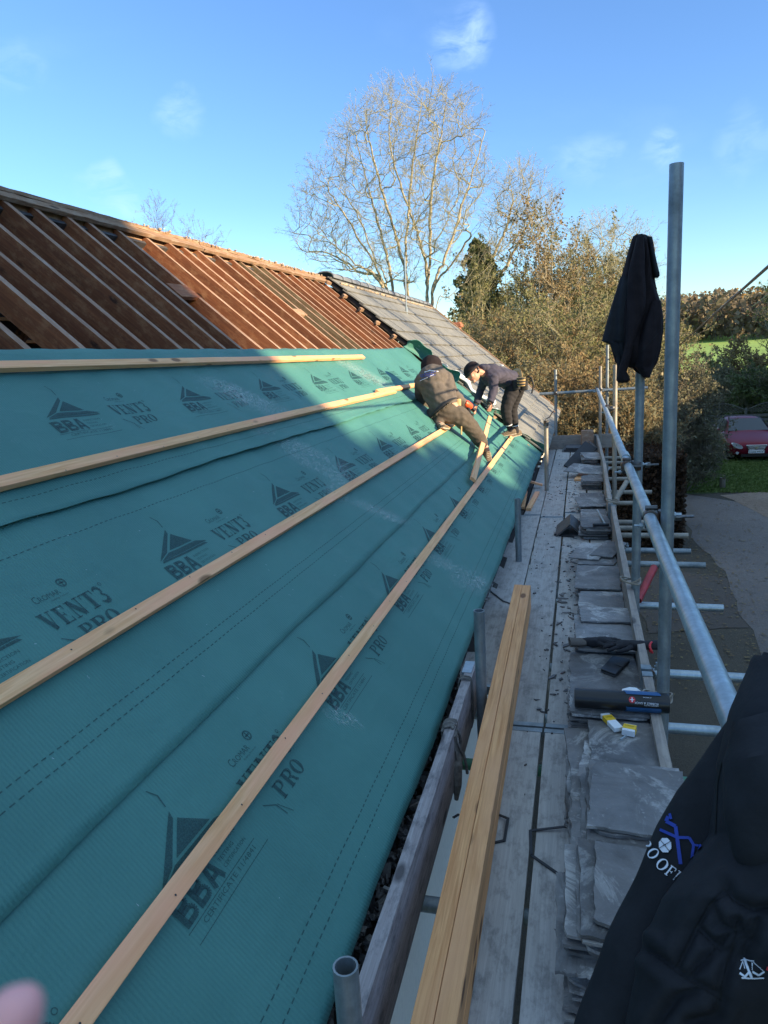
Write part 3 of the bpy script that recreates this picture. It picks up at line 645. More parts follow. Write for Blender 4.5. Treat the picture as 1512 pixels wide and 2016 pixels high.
# transoms under the boards, sticking out on the garden side
trans=[(11.5,.72),(11.0,.70),(10.5,.72),(9.6,.66),(8.7,.80),(8.06,.66),(7.15,.70),(6.9,.66),(6.62,.92),(6.12,.87),(5.72,.92),(4.75,.88),(3.70,.95),(3.13,.98),(2.70,.85),(1.9,.9),(1.1,.9),(.3,.9)]
for i,(y,x1) in enumerate(trans):
    m_='green_paint' if abs(y-2.70)<.01 else ('galvanised_bright' if i in (11,12,13) else 'galvanised_warm' if i<9 else 'galvanised')
    dy=random.uniform(-.02,.02)
    tube('transom',(-.72,y-dy,-1.668),(x1,y+dy,-1.668),m_)
tube('ledger',(.345,-1,-1.72),(.345,12.6,-1.72)); tube('ledger',(-.655,-1,-1.74),(-.655,12.6,-1.74))
for y in (4.75,3.7,6.12): coupler((.345,y,-1.694),(1,0,0),(0,1,0))
# red painted offcut and a pale brace
a=atY(1288,1117,4.9); b_=atY(1256,1182,4.6); tube('brace',tuple(a),tuple(b_),'red_paint',label='short red painted tube sloping down beside the slates')
a=atY(1234,948,7.4); b_=atY(1212,985,7.2); tube('brace',tuple(a),tuple(b_),'galvanised_warm')
# lower lift seen through the outside
tube('ledger',(.36,-1,-3.0),(.36,12.6,-3.0)); 
# toe boards (outer side, on edge)
TZ=-1.372
for (y0,y1,x0,x1,dz) in ((-.6,3.05,.276,.276,0),(3.08,6.55,.276,.280,.0),(6.58,9.1,.262,.285,.0),(9.12,12.2,.29,.27,-.02)):
    o=lumber('toe_board',(x0,y0,TZ-.112+dz),(x1,y1,TZ-.112+dz),.037,.222,(0,0,1),'toe_wood',sc,rough=.0012,n=14)
    for y in (y0+.02,y1-.02):
        mb=MB(); mb.box((x0-.021+(x1-x0)*(y>y0+1),y-.022,TZ-.223+dz),(x0+.021+(x1-x0)*(y>y0+1),y+.022,TZ+.003+dz)); mb.build('end_band','galvanised',o)
# end toe board across
lumber('toe_board',(-.66,12.22,-1.50),(.50,12.22,-1.49),.037,.222,(0,0,1),'toe_wood',sc,rough=.001,n=6)
# inner board on edge, tied with rope
ib=lumber('toe_board',(-.482,.2,-1.531),(-.492,3.16,-1.531),.040,.225,(0,0,1),'stained_wood',sc,rough=.0015,n=16); ib['label']='black stained board on edge along the eaves, tied with grey rope'
mb=MB(); mb.box((-.514,3.04,-1.645),(-.470,3.165,-1.4165)); mb.build('end_band','galvanised_bright',ib)
mb=MB()
for k in range(5):
    y=2.52+k*.014; rr=[( -.488+.026*math.copysign(1,math.cos(a))*abs(math.cos(a))**.4+random.uniform(-.003,.003), y+.05*math.sin(a)*.2+random.uniform(-.005,.005), -1.531+.121*math.copysign(1,math.sin(a))*abs(math.sin(a))**.4) for a in np.linspace(0,2*math.pi,22)]
    mb.tube(rr,.006,6)
for k in range(5):
    p=[(-.46,2.5+k*.012,-1.43)]; 
    for j in range(5): p.append((p[-1][0]+random.uniform(-.006,.012),p[-1][1]+random.uniform(-.02,.02),p[-1][2]-.035))
    mb.tube(p,.006,5)
mb.tube([(-.46,2.55,-1.5),(-.452,2.5,-1.56),(-.45,2.47,-1.62),(-.455,2.46,-1.68)],[.012,.02,.018,.008],7)
mb.build('rope','rope_grey',ib)
mb=MB()
for k in range(3):
    y=2.96+k*.012; mb.tube([( -.488+.03*math.copysign(1,math.cos(a))*abs(math.cos(a))**.4, y+random.uniform(-.004,.004), -1.531+.122*math.copysign(1,math.sin(a))*abs(math.sin(a))**.4) for a in np.linspace(0,2*math.pi,20)],.004,5)
mb.build('rope','rope_grey',ib)
# wire ties on standards
for x,y,z in ((.318,2.84,-1.385),(.30,4.2,-1.33),(.30,6.6,-1.35)):
    mb=MB()
    for k in range(3):
        mb.tube([(x-.02+(.055)*math.cos(a),y+.042*math.sin(a),z+.006*k+.01*math.sin(a*2+k)) for a in np.linspace(0,2*math.pi,18)],.0045,5)
    mb.build('wire_tie','wire',sc)
# ---------------------------------------------------------------- platform boards
bx=[(-.605,-.385,3.28,12.1),(-.374,-.154,None,None),(-.147,.074,None,None),(.080,.256,None,None)]
bl={0:'inner',1:'second',2:'middle',3:'outer'}
def board(x0,x1,y0,y1,z,lab):
    o=lumber('scaffold_board',((x0+x1)/2+random.uniform(-.002,.002),y0,z),((x0+x1)/2+random.uniform(-.003,.003),y1,z+random.uniform(-.002,.002)),x1-x0,.038,(0,0,1),'board_wood',None,rough=.0012,n=12)
    tag(o,lab,'scaffold board','scaffold boards of the platform')
    for y,l in ((y0,0),(y1,1)):
        mb=MB(); yy=y+.015 if l==0 else y-.015
        mb.box(((x0+x1)/2-.5*(x1-x0)-.002,yy-.016,z-.021),((x0+x1)/2+.5*(x1-x0)+.002,yy+.016,z+.021)); mb.build('end_hoop','galvanised',None,loc=(0,0,0)); e=bpy.context.scene.collection.objects[-1]
        e.parent=o; e.matrix_parent_inverse=o.matrix_basis.inverted()
for i,(x0,x1,a,b_) in enumerate(bx):
    if i==0:
        for (p,q,w) in ((3.28,7.15,'nearer'),(7.17,12.1,'farther')): board(x0+(.0 if p<5 else .06),x1+(.0 if p<5 else .0),p,q,PZ-.019,f'grey board nearest the eaves, {w} of its two lengths')
    else:
        for k,(p,q) in enumerate(((-1.2,2.91),(2.93,6.85+.2*i),(6.87+.2*i,10.6+.3*i),(10.62+.3*i,12.15))):
            w=['nearest the camera','beyond the first joint','beyond the second joint','at the far end'][k]
            board(x0+(0.004 if k%2 else 0),x1-(0.003 if k%2 else .006*i),p,q,PZ-.019+(0 if k%2 else .0015),['','grey board beside the new timber, length ','grey middle board of the walkway, length ','grey board under the slate stacks, length '][i]+w)
# timbers lying on the boards
tl=['left piece on top of the stack of new timber','right piece on top of the stack of new timber','left piece at the bottom of the stack of new timber','right piece at the bottom of the stack of new timber']
for k,(dx,z) in enumerate(((-.0262,-1.487),(.0262,-1.486),(-.0262,-1.5625),(.0262,-1.5615))):
    o=lumber('timber_length',(-.302+dx,.15,z),(-.354+dx,4.44+(.0 if k%2 else .012),z),.0505,.073,(0,0,1),'timber_wood',None,rough=.0004,n=10)
    tag(o,'orange sawn timber, '+tl[k],'timber','sawn timbers stacked on the platform')
# offcuts at the far left
for (a,b_,w,h,lab) in ((atZ(1032,945,-1.50),atZ(1068,955,-1.565),.05,.025,'short pinkish batten offcut bridging from the eaves to the boards'),
                       (atZ(1028,1000,-1.58),atZ(1034,968,-1.55),.05,.025,'upended batten offcut against the eaves rubble'),
                       (atZ(1040,1003,-1.585),atZ(1058,970,-1.585),.05,.03,'flat batten offcut lying on the boards nearest the eaves'),
                       (atZ(1140,945,-1.58),atZ(1150,930,-1.58),.12,.02,'small pinkish broken offcut beside the dark leaning slabs')):
    tag(lumber('offcut',a,b_,w,h,(0,0,1),'batten_wood',None,rough=.001,n=3),lab,'offcut')
# ---------------------------------------------------------------- slates
def slate_mesh(w,l,seed,t=.0085):
    rg=random.Random(seed); n=13; top=[];
    P=[]
    def edge(ax,ay,bx_,by_):
        for i in range(n):
            u=i/n; P.append((ax+(bx_-ax)*u+rg.uniform(-.0035,.0035),ay+(by_-ay)*u+rg.uniform(-.0035,.0035)))
    edge(-w/2,-l/2,w/2,-l/2); edge(w/2,-l/2,w/2,l/2); edge(w/2,l/2,-w/2,l/2); edge(-w/2,l/2,-w/2,-l/2)
    for _ in range(rg.choice([1,2,2,3])):   # chipped corner
        k=rg.choice([0,n,2*n,3*n]); f=rg.uniform(.92,.985); x,y=P[k]; P[k]=(x*f,y*f)
        k2=(k+1)%len(P); x,y=P[k2]; P[k2]=(x*(f+1)/2,y*(f+1)/2)
    m=len(P); b=bmesh.new()
    lo=[b.verts.new((x*1.004,y*1.004,0)) for x,y in P]; hi=[b.verts.new((x+rg.uniform(-.0015,.0015),y,t+rg.uniform(-.0012,.0012))) for x,y in P]; c=b.verts.new((0,0,t+.001))
    b.faces.new(lo[::-1])
    for i in range(m):
        b.faces.new((lo[i],lo[(i+1)%m],hi[(i+1)%m],hi[i])); b.faces.new((hi[i],hi[(i+1)%m],c))
    me=bpy.data.meshes.new('slate'); b.to_mesh(me); b.free(); return me
SM={}
def slate(w,l,loc,rz,mat,tilt=(0,0)):
    key=(round(w,2),round(l,2),mat,random.randrange(4))
    if key not in SM: SM[key]=slate_mesh(w,l,hash(key)%999+3); SM[key].materials.append(MAT[mat])
    o=bpy.data.objects.new('slate',SM[key]); o.location=loc; o.rotation_euler=(tilt[0],tilt[1],rz); COL.objects.link(o); return o
stacks=[ # y0,y1,ztop,x0,x1, description
 (1.48,1.86,-1.335,-.01,.30,'the nearest pile beside the black jacket',[('whitish streaked slate on top',0.0,.03,.02)]),
 (1.84,2.24,-1.325,.005,.31,'the second pile from the camera',[('large worn slate on top',.02,0,.035),]),
 (2.19,2.64,-1.415,-.015,.305,'the pile that carries the yellow card packs',[('big skewed slate on top',-.02,-.03,.07),]),
 (2.66,2.87,-1.378,-.01,.31,'the low pile under the black sack roll',[]),
 (2.92,3.44,-1.462,-.015,.31,'the pile that carries the black wallet',[]),
 (3.42,3.95,-1.432,-.01,.29,'the pile under the work gloves',[]),
 (4.22,4.55,-1.515,-.01,.275,'the neat pile just beyond the gloves',[]),
 (4.56,5.12,-1.50,-.02,.285,'the broad low pile beyond the neat one',[]),
 (5.08,5.72,-1.50,-.0,.28,'the pile with splayed slates against the toe board',[('cracked slate splayed',.02,.02,.16)]),
 (6.15,6.58,-1.478,.0,.262,'the tall pile that carries the slate hammer',[]),
 (6.56,7.0,-1.50,.0,.25,'the pile right behind the hammer pile',[]),
 (7.2,7.95,-1.52,-.0,.245,'the low pile past the middle of the walkway',[]),
 (8.45,8.9,-1.485,.01,.25,'the small square pile before the leaning slabs',[]),
 (10.0,10.6,-1.455,.03,.265,'the farthest pile, by the end board',[])]
tot=0
for si,(y0,y1,zt,x0,x1,desc,extra) in enumerate(stacks):
    z=PZ+.001; w=(x1-x0)*.93; l=(y1-y0)*.93; k=0; pit=.0105
    n_=int((zt-z)/pit)
    for k in range(n_):
        top=k==n_-1
        z=PZ+.002+k*pit
        base=min(1,.45+.55*k/max(1,n_-1)) 
        jx=random.gauss(0,.011); jy=random.gauss(0,.012)+ (0 if not top else .004)
        ww=w*(1 if top else random.choice([1,.97,.9,.84,1.02])); ll=l*(1 if top else random.choice([1,1.02,.96,.9]))
        cx=(x0+x1)/2+jx
        if z<TZ+.003 and cx+ww/2>.258: cx=.256-ww/2
        ty=(.0 if k<n_-3 else random.uniform(-.006,.006))
        o=slate(ww,ll,(cx,(y0+y1)/2+jy,z),random.gauss(0,.012)*(2.2 if top else 1),'slate' ,(random.uniform(-.002,.002),ty))
        if top: tag(o,'topmost grey slate of '+desc,'slate','reclaimed slates stacked on the platform')
        elif k==n_-2: tag(o,'second slate down in '+desc,'slate','reclaimed slates stacked on the platform')
        else: tag(o,'edge-on grey slate inside '+desc,'slate','reclaimed slates stacked on the platform')
        tot+=1
ZT={i:PZ+.002+int((s[2]-PZ-.001)/.0105)*.0105 for i,s in enumerate(stacks)}
def extra(w,l,x,y,z,rz,lab,tilt=(0,0),mat='slate'):
    o=slate(w,l,(x,y,z),rz,mat,tilt); tag(o,lab,'slate','reclaimed slates stacked on the platform')
extra(.26,.30,.165,1.66,ZT[0]+.004,-.03,'white-flecked slate lying loose over the nearest pile',(0,.01))
extra(.10,.34,-.01,1.64,ZT[0]-.10,.03,'narrow broken slate poking out of the left side of the nearest pile',(0,-.03))
extra(.27,.34,.165,2.03,ZT[1]+.003,-.06,'worn purple-grey slate with a curved broken edge, over the second pile',(.01,.012))
extra(.28,.32,.14,2.33,ZT[2]+.003,-.10,'large cracked slate lying skewed towards the walkway, over the yellow pack pile',(.012,-.01))
extra(.26,.36,.165,2.47,ZT[2]+.012,.03,'pale-veined slate right under the yellow card packs',(-.014,.0))
extra(.26,.22,.13,3.90,ZT[5]+.004,.04,'slate just behind the gloves',(0,0))
extra(.22,.45,.07,5.45,ZT[8]+.003,-.22,'splayed slate on the left of the cracked ones',(.0,.0))
extra(.16,.45,.21,5.50,ZT[8]+.008,-.30,'splayed slate leaning on the toe board',(.0,.02))
extra(.27,.5,.10,7.4,ZT[11]+.006,.1,'slate lying askew on the low pile past the middle',(.0,.0))
extra(.34,.5,.09,9.35,-1.50,1.2,'broken tilted slate in front of the farthest pile',(.06,-.14))
extra(.24,.5,.15,10.3,ZT[13]+.004,.12,'brighter slate skewed on the farthest pile',(.02,.02))
# leaning dark slabs and block at the far end
def slab(name,pts4,t,mat,label,cat):
    P=[np.array(p,float) for p in pts4]; n_=np.cross(P[1]-P[0],P[3]-P[0]); n_/=np.linalg.norm(n_)
    mb=MB(); mb.hexa([*(p-n_*t for p in P),*P]); return tag(mb.build(name,mat,bevel=.002),label,cat)
slab('dark_slab',[atY(1110,915,10.2),atY(1132,928,10.0),atY(1176,882,11.2),atY(1152,868,11.4)],.02,'black_felt','smooth black slab leaning in front of the end board','slab')
slab('dark_slab',[atY(1176,882,11.2),atY(1190,898,11.0),atY(1180,880,11.8),atY(1160,868,11.9)],.02,'slate_dark','second black slab behind the first, propped the other way','slab')
for k in range(3):
    slab('dark_slab',[(-.28+.03*k,11.75,-1.59+.03*k),(.02+.02*k,11.7,-1.59+.03*k),(.02+.02*k,12.1,-1.58+.03*k),(-.28+.03*k,12.1,-1.58+.03*k)],.02,'slate_dark',['lowest','middle','upper'][k]+' of three dark slabs lying against the end board','slab')
o=lumber('timber_block',(.02,12.02,-1.42),(.2,12.05,-1.42),.10,.26,(0,0,1),'rafter_edge_wood',None,n=2); tag(o,'brown timber block standing at the end board','block')
# ridge tile, folded
rid=MB(); c=np.array([-.085,6.9,-1.60]);
def rt_ring(y): return [(c[0]-.125,y,-1.595),(c[0],y,-1.485),(c[0]+.125,y,-1.595),(c[0]+.108,y,-1.598),(c[0],y,-1.503),(c[0]-.108,y,-1.598)]
rid.loft([rt_ring(6.28),rt_ring(6.28+.42)]); tag(rid.build('angled_ridge_tile','slate_dark'),'dark V-shaped ridge tile standing on the boards beside the hammer pile','ridge tile')
# slate hammer on the pile
z=ZT[9]+.003; t=empty('slate_hammer',(.17,6.4,z),'steel slate hammer with a blackened head lying on the tall pile','hammer')
mb=MB(); a=atZ(1192,1033,z+.01); b_=atZ(1176,1004,z+.012); mb.tube([a,b_],.008,8); mb.build('shaft','galvanised_bright',t)
mb=MB(); mb.tube([a+np.array([-.10,-.02,0]),a+np.array([-.05,0,0]),a,a+np.array([.03,-.0,0])],[(.012,.016),(.013,.013),(.013,.013),(.009,.013)],8); mb.build('head','black_plastic',t)
# trowel-like slate ripper on the boards
mb=MB(); a=atZ(1092,1053,-1.592); b_=atZ(1130,1057,-1.592); mb.tube([a,b_],[(.008,.012),(.01,.015)],6); mb.tube([a,a+np.array([-.0,.07,.0])],.008,5); tag(mb.build('slater_tool','black_plastic'),'small black roofing tool lying on the boards before the ridge tile','tool')
# slate chips on the boards
mb=MB()
for i in range(420):
    y=random.choice([random.uniform(2.0,11.5),random.gauss(5,1.4),random.gauss(3.9,.5),random.gauss(8.3,.8)]); x=random.choice([random.uniform(-.36,.0),random.gauss(-.05,.05)])
    if not(-.37<x<.0 and 1.5<y<12): continue
    if -.40<x<-.24 and y<4.6: continue
    r=random.choice([.002,.003,.004,.005,.008,.016])*random.uniform(.6,1.2); a=random.uniform(0,6.3); n=random.choice([3,4,5]); el=random.uniform(1,2.6); ca,sa=math.cos(a),math.sin(a)
    pts=[]
    for k in range(n):
        u=math.cos(2*math.pi*k/n+.3)*r*el; v_=math.sin(2*math.pi*k/n+.3)*r*random.uniform(.5,1); pts.append((x+u*ca-v_*sa,y+u*sa+v_*ca))
    h=random.uniform(.0015,.006); o=len(mb.v); z=PZ+.003
    mb.add([(p[0],p[1],z) for p in pts]+[(p[0],p[1],z+h+random.uniform(-.001,.002)) for p in pts],[tuple(range(n,2*n))]+[(k,(k+1)%n,n+(k+1)%n,n+k) for k in range(n)])
tag(mb.build('slate_chips','slate_dark'),'dark slate chips and dust littering the walkway boards','slate chips',kind='stuff')
# rubble along the wall head, below the membrane edge
mb=MB(); rg=random.Random(5)
for i in range(2600):
    y=rg.uniform(.5,10.4) if i%3 else rg.uniform(.5,4); x=rg.uniform(-.72,-.515 if y<3.2 else -.60); z=-1.60+rg.uniform(0,.055)+(.03 if y<3.2 else 0)
    r=rg.uniform(.006,.024); m_=np.linalg.qr(np.array([[rg.gauss(0,1) for _ in range(3)] for _ in range(3)]))[0]
    d=[rg.uniform(.5,1.3)*r,rg.uniform(.4,1.0)*r,rg.uniform(.1,.45)*r]
    pts=[np.array([x,y,z])+m_@(np.array([sx*d[0],sy*d[1],sz*d[2]])*rg.uniform(.7,1.1)) for sz in(-1,1) for sx,sy in((-1,-1),(1,-1),(1,1),(-1,1))]
    mb.mi=0 if rg.random()<.45 else 1
    mb.hexa(pts)
tag(mb.build('slate_rubble',['slate_dark','slate']),'broken slate and mortar rubble lying along the wall head under the membrane edge','rubble',kind='stuff')
mb=MB(); mb.box((-.80,.2,-1.72),(-.515,3.3,-1.60)); tag(mb.build('rubble_board','attic_dark'),'dark board carrying the rubble by the near eaves','board')
# black strapping
def strap(pts,label):
    mb=MB(); P=[np.array(p) for p in pts]
    for i in range(len(P)-1):
        a,b_=P[i],P[i+1]; d=b_-a; d/=np.linalg.norm(d); nn=np.cross(d,[0,0,1]); nn/=np.linalg.norm(nn); w=.005
        up=np.array([0,0,.0025]); a2=a-d*.002; b2=b_+d*.002
        mb.hexa([a2-nn*w,a2+nn*w,b2+nn*w,b2-nn*w,a2-nn*w+up,a2+nn*w+up,b2+nn*w+up,b2-nn*w+up])
    tag(mb.build('packing_strap','black_strap'),label,'strap')
z=PZ+.004
strap([atZ(1136,1636,z),atZ(1112,1628,z+.01),atZ(1044,1636,z),atZ(1046,1684,z),atZ(1100,1722,z),atZ(1126,1720,z)],'long bent black packing strap reaching under the second slate pile')
strap([atZ(966,1598,z),atZ(1000,1612,z+.01),atZ(993,1655,z),atZ(962,1662,z)],'black packing strap looping out from under the new timber')
strap([atZ(963,1162,z),atZ(990,1183,z),atZ(1010,1190,z)],'short black strap on the inner board beyond the timber end')
strap([atZ(893,1610,-1.62),atZ(903,1604,-1.62)],'tiny black strap end showing in the gap left of the timber')
# sack roll
zr=PZ+.002+int((-1.378-PZ-.001)/.0105)*.0105+.04
t=empty('sack_roll',(.15,2.9,zr),'roll of black rubble sacks with a blue label lying across the slates','roll')
mb=MB(); rr=.040
n=22; rings=[]
for x,r_ in ((-.022,.8),(-.02,.97),(-.012,1),(.10,1.01),(.2,1),(.315,1),(.325,.97),(.327,.8),(.322,.55),(.30,.5)):
    rings.append([(x,2.70+math.cos(a)*rr*r_*(1+.03*math.sin(3*a)),zr+math.sin(a)*rr*r_*.93) for a in np.linspace(0,2*math.pi,n,endpoint=False)])
mb.loft(rings); mb.build('sacks','black_plastic',t,smooth='auto')
mb=MB(); rings=[[ (x+.006*math.sin(a*4),2.70+math.cos(a)*(rr*1.035),zr+math.sin(a)*rr*.97+.0005) for a in np.linspace(-.2-math.pi*.9,math.pi*.62,20)] for x in (.165,.20,.25,.29)]
mb.loft(rings,cap=False,closed=False); lab=mb.build('sleeve_label','blue_print',t)
def onroll(u,v,e=.0015):   # u along X, v angle
    a=v; return (u,2.70-math.cos(a)*(rr*1.035+e),zr+math.sin(a)*(rr*.97+e))
tfr=lambda u,v:onroll(.285-u,.35+v/rr)       # upside down for the camera
mb=MB(); text(mb,'RUBBLE & SACK',.0,-.020+.035*0,.085,.0075,lambda u,v:onroll(.283-u,-.05-v/rr)); text(mb,'HEAVY DUTY',.0,.0,.05,.005,lambda u,v:onroll(.283-u,-.05-(v+.0)/rr+.30)); text(mb,'10 SACKS',0,0,.03,.004,lambda u,v:onroll(.26-u,.95-v/rr)); mb.build('printed_words','logo_white',lab)
mb=MB(); poly(mb,[onroll(.190+.013*math.cos(a),.75+.013/rr*math.sin(a),.001) for a in np.linspace(0,2*math.pi,18,endpoint=False)],lambda *p:p) if False else mb.add([onroll(.190+.012*math.cos(a),.62+.30*math.sin(a),.0015) for a in np.linspace(0,2*math.pi,18,endpoint=False)],[tuple(range(18))]); mb.build('red_roundel','red_print',lab)
mb=MB(); mb.add([onroll(.190+x,.62+y,.0025) for x,y in ((-.008,-.03),(.008,-.03),(.008,.03),(-.008,.03))],[(0,1,2,3)]); mb.add([onroll(.190+x,.62+y,.003) for x,y in ((-.002,-.2),(.002,-.2),(.002,.2),(-.002,.2))],[(0,1,2,3)]); mb.build('cross_mark','logo_white',lab)
mb=MB(); P=[(x,2.72+y,z_) for x,y,z_ in ((.155,.0,zr+.030),(.225,.004,zr+.034),(.215,.075,zr+.012),(.19,.07,zr+.016),(.160,.04,zr+.02))]
mb.add(P+[(p[0],p[1],p[2]-.001) for p in P],[(0,1,2,3,4),(9,8,7,6,5)]); mb.build('paper_flap','white_card',t)
# card packs on the slate
def pack(cx,cy,z,w,l,h,rz,label,yel,tilt=0):
    t=empty('card_pack',(cx,cy,z),label,'card box'); 
    mb=MB(); mb.box((cx-w/2,cy-l/2,z),(cx+w/2,cy+l/2,z+h)); a=mb.build('carton','white_card',t,bevel=.0015)
    mb=MB(); mb.box((cx-w/2*1.01,cy+l*(yel[0]-.5),z+.001),(cx+w/2*1.01,cy+l*(yel[1]-.5),z+h+.0012)); mb.build('yellow_band','yellow_card',t)
    mb=MB(); text(mb,'FIXINGS' if l>.1 else 'SCREWS',-w*.35,0,w*.7,.006,lambda u,v:(cx+u,cy+l*((yel[0]+yel[1])/2-.5)+v,z+h+.0022)); mb.build('printed_words','eye_dark',t)
    t.rotation_euler=(tilt,0,rz); return t
pz=ZT[2]+.024
c1=atZ(1204,1419,pz+.015); pack(c1[0],c1[1],pz,.036,.115,.018,.42,'long white and yellow card box lying open on the veined slate',(.5,.84))
c2=atZ(1239,1436,pz+.015); pack(c2[0],c2[1],pz,.045,.05,.024,-.25,'small white card box with a yellow top beside the long one',(.25,.9))
a=atZ(1221,1456,pz+.006); b_=atZ(1233,1448,pz+.006); mb=MB(); mb.tube([a,b_],.0035,8); tag(mb.build('steel_screw','galvanised_bright'),'small steel screw fallen out of the card boxes','screw')
# wallet
z=ZT[4]+.004; t=empty('wallet',(.10,3.3,z),'closed black wallet lying on a slate pile','wallet')
C4=[atZ(1182,1316,z+.016),atZ(1212,1327,z+.016),atZ(1241,1298,z+.016),atZ(1206,1290,z+.016)]
C4=[np.array(p) for p in C4]; cen=sum(C4)/4
def slabm(C,zlo,zhi): return [ (p[0],p[1],zlo) for p in C]+[(p[0],p[1],zhi) for p in C]
mb=MB(); mb.hexa(slabm(C4,z+.011,z+.016)); mb.build('cover','black_plastic',t,bevel=.002)
mb=MB(); mb.hexa(slabm([cen+(p-cen)*.94 for p in C4],z+.005,z+.011)); mb.build('cards','black_felt',t)
mb=MB(); mb.hexa(slabm(C4,z+.0,z+.005)); mb.build('back_cover','black_plastic',t,bevel=.002)
m1=(C4[1]+C4[2])/2; mb=MB(); d=(C4[0]-C4[1])*.5; e=(C4[2]-C4[1]); e/=np.linalg.norm(e); mb.hexa(slabm([m1-e*.008+d*.9,m1-e*.008-d*.04,m1+e*.008-d*.04,m1+e*.008+d*.9],z+.001,z+.018)); mb.build('strap','black_felt',t)
# work gloves
def glove(cx,cy,z,rz,label,cuffc,scale=1,flip=1,seed=1):
    rg=random.Random(seed); t=empty('work_glove',(cx,cy,z),label,'glove')
    M=lambda p:np.array([cx+(p[0]*math.cos(rz)-p[1]*flip*math.sin(rz))*scale,cy+(p[0]*math.sin(rz)+p[1]*flip*math.cos(rz))*scale,z+p[2]*scale])
    bm=bmesh.new(); sk=bm.verts.layers.skin.verify()
    def V(p,r,root=False):
        v=bm.verts.new(M(p)); v[sk].radius=(r*scale,r*scale*.8); v[sk].use_root=root; return v
    w=V((-.11,0,.022),.026); p0=V((-.04,0,.022),.030,True); p1=V((.02,0,.022),.034)
    bm.edges.new((w,p0)); bm.edges.new((p0,p1))
    for k,(dy,l,cz) in enumerate(((-.033,.055,.012),(-.012,.070,.020),(.011,.066,.016),(.032,.050,.012))):
        a=V((.045,dy*.9,.022),.0125); b=V((.045+l*.55,dy*1.25+rg.uniform(-.006,.006),cz+rg.uniform(0,.008)),.0115); c=V((.045+l,dy*1.35+rg.uniform(-.01,.01),cz-.004),.0095)
        bm.edges.new((p1,a)); bm.edges.new((a,b)); bm.edges.new((b,c))
    a=V((-.01,-.040,.02),.0135); b=V((.03,-.062,.016),.012); c=V((.06,-.066,.012),.0095); bm.edges.new((p0,a)); bm.edges.new((a,b)); bm.edges.new((b,c))
    me=bpy.data.meshes.new('g'); bm.to_mesh(me); bm.free(); ob=bpy.data.objects.new('g',me); COL.objects.link(ob)
    ob.modifiers.new('s','SKIN'); sb=ob.modifiers.new('u','SUBSURF'); sb.levels=2; sb.render_levels=2
    bpy.context.view_layer.update(); m2=bpy.data.meshes.new_from_object(ob.evaluated_get(bpy.context.evaluated_depsgraph_get())); bpy.data.objects.remove(ob)
    for v in m2.vertices:
        v.co.x-=cx; v.co.y-=cy; v.co.z=max(v.co.z-z,.001)+.0015*math.sin(v.co.x*160)*math.cos(v.co.y*190)
    m2.materials.clear(); m2.materials.append(MAT['cloth_dark']); m2.name='hand_part'; m2.polygons.foreach_set('use_smooth',[True]*len(m2.polygons))
    o=bpy.data.objects.new('hand_part',m2); link(o,t)
    mb=MB(); rings=[]
    for x,r_,zz in ((-.085,.031,.020),(-.115,.032,.021),(-.15,.034,.022),(-.165,.036,.023),(-.163,.031,.023),(-.145,.028,.022)):
        rings.append([M((x,math.cos(a)*r_*1.15,max(.001,zz+math.sin(a)*r_*.62))) for a in np.linspace(0,2*math.pi,16,endpoint=False)])
    mb.loft(rings); mb.build('cuff',cuffc,t,smooth='auto'); return t
z=ZT[5]+.004
c=atZ(1185,1263,z+.02); glove(c[0],c[1],z,math.pi-2.95,'black knitted work glove with fingers pointing to the toe board, worn brown cuff','cloth_grey',.95,1,1)
c=atZ(1232,1273,z+.04); glove(c[0]+.0,c[1],z+.028,math.pi+.12,'black work glove with a red rimmed cuff pointing to the toe board','cloth_dark',.95,-1,3)
rg_=[];mb=MB(); z+=.026; cx_,cy_=atZ(1281,1277,z+.02)[:2]
mb.tube([(cx_+.006*math.sin(a*2),cy_+.036*math.cos(a),z+.026+.022*math.sin(a)) for a in np.linspace(0,2*math.pi,20)],.005,6)
gl=[o for o in COL.objects if o.name.startswith('work_glove')][-1]; mb.build('red_rim','red_print',gl)
# ---------------------------------------------------------------- ground, drive, grass
def sheet_poly(name,pts,z,mat,kind='structure',label=None):
    mb=MB(); mb.add([(x,y,z) for x,y in pts],[tuple(range(len(pts)))]); o=mb.build(name,mat); o['kind']=kind; return o
def terr(x,y):
    d=math.hypot(x,y); az=math.degrees(math.atan2(x,max(y,.01)))
    h=0
    if y>38: 
        t=min(1,(y-38)/90); h+=t*t*(3-2*t)*3.2
        if y>125: h+=min(1,(y-125)/170)**1.0*5*(1+.25*math.sin(x*.018+1))
        h+=.012*max(0,x-8)*t*1.6 if x<140 else .012*132*t*1.6
        h-=.6*math.sin(min(1,(y-38)/50)*math.pi)
    h+=.15*math.sin(x*.07)*math.sin(y*.05) if y>45 else 0
    return -4.4+h
m,nt,b=nodes_of('field_grass'); v=coords(nt); f1=noise(nt,v,.09,6,.7); f2=noise(nt,v,1.4,6,.8)
c=ramp(nt,f1,[(.35,(.22,.34,.05)),(.6,(.32,.45,.08))]); c=mix(nt,.5,c,ramp(nt,f2,[(.3,(.5,.5,.5)),(.7,(1,1,1))]),'MULTIPLY'); L(nt,c,b.inputs['Base Color']); b.inputs['Roughness'].default_value=.95; bump(nt,b,f2,.4,.1)
V=[];F=[]
xs=np.concatenate([np.linspace(-400,-30,12),np.linspace(-25,60,40),np.linspace(70,500,18)]); yy=np.concatenate([np.linspace(-60,36,14),np.linspace(38,180,48),np.linspace(190,700,18)])
for y in yy:
    for x in xs: V.append((x,y,terr(x,y)))
nx=len(xs)
for j in range(len(yy)-1):
    for i in range(nx-1): F.append((j*nx+i,j*nx+i+1,(j+1)*nx+i+1,(j+1)*nx+i))
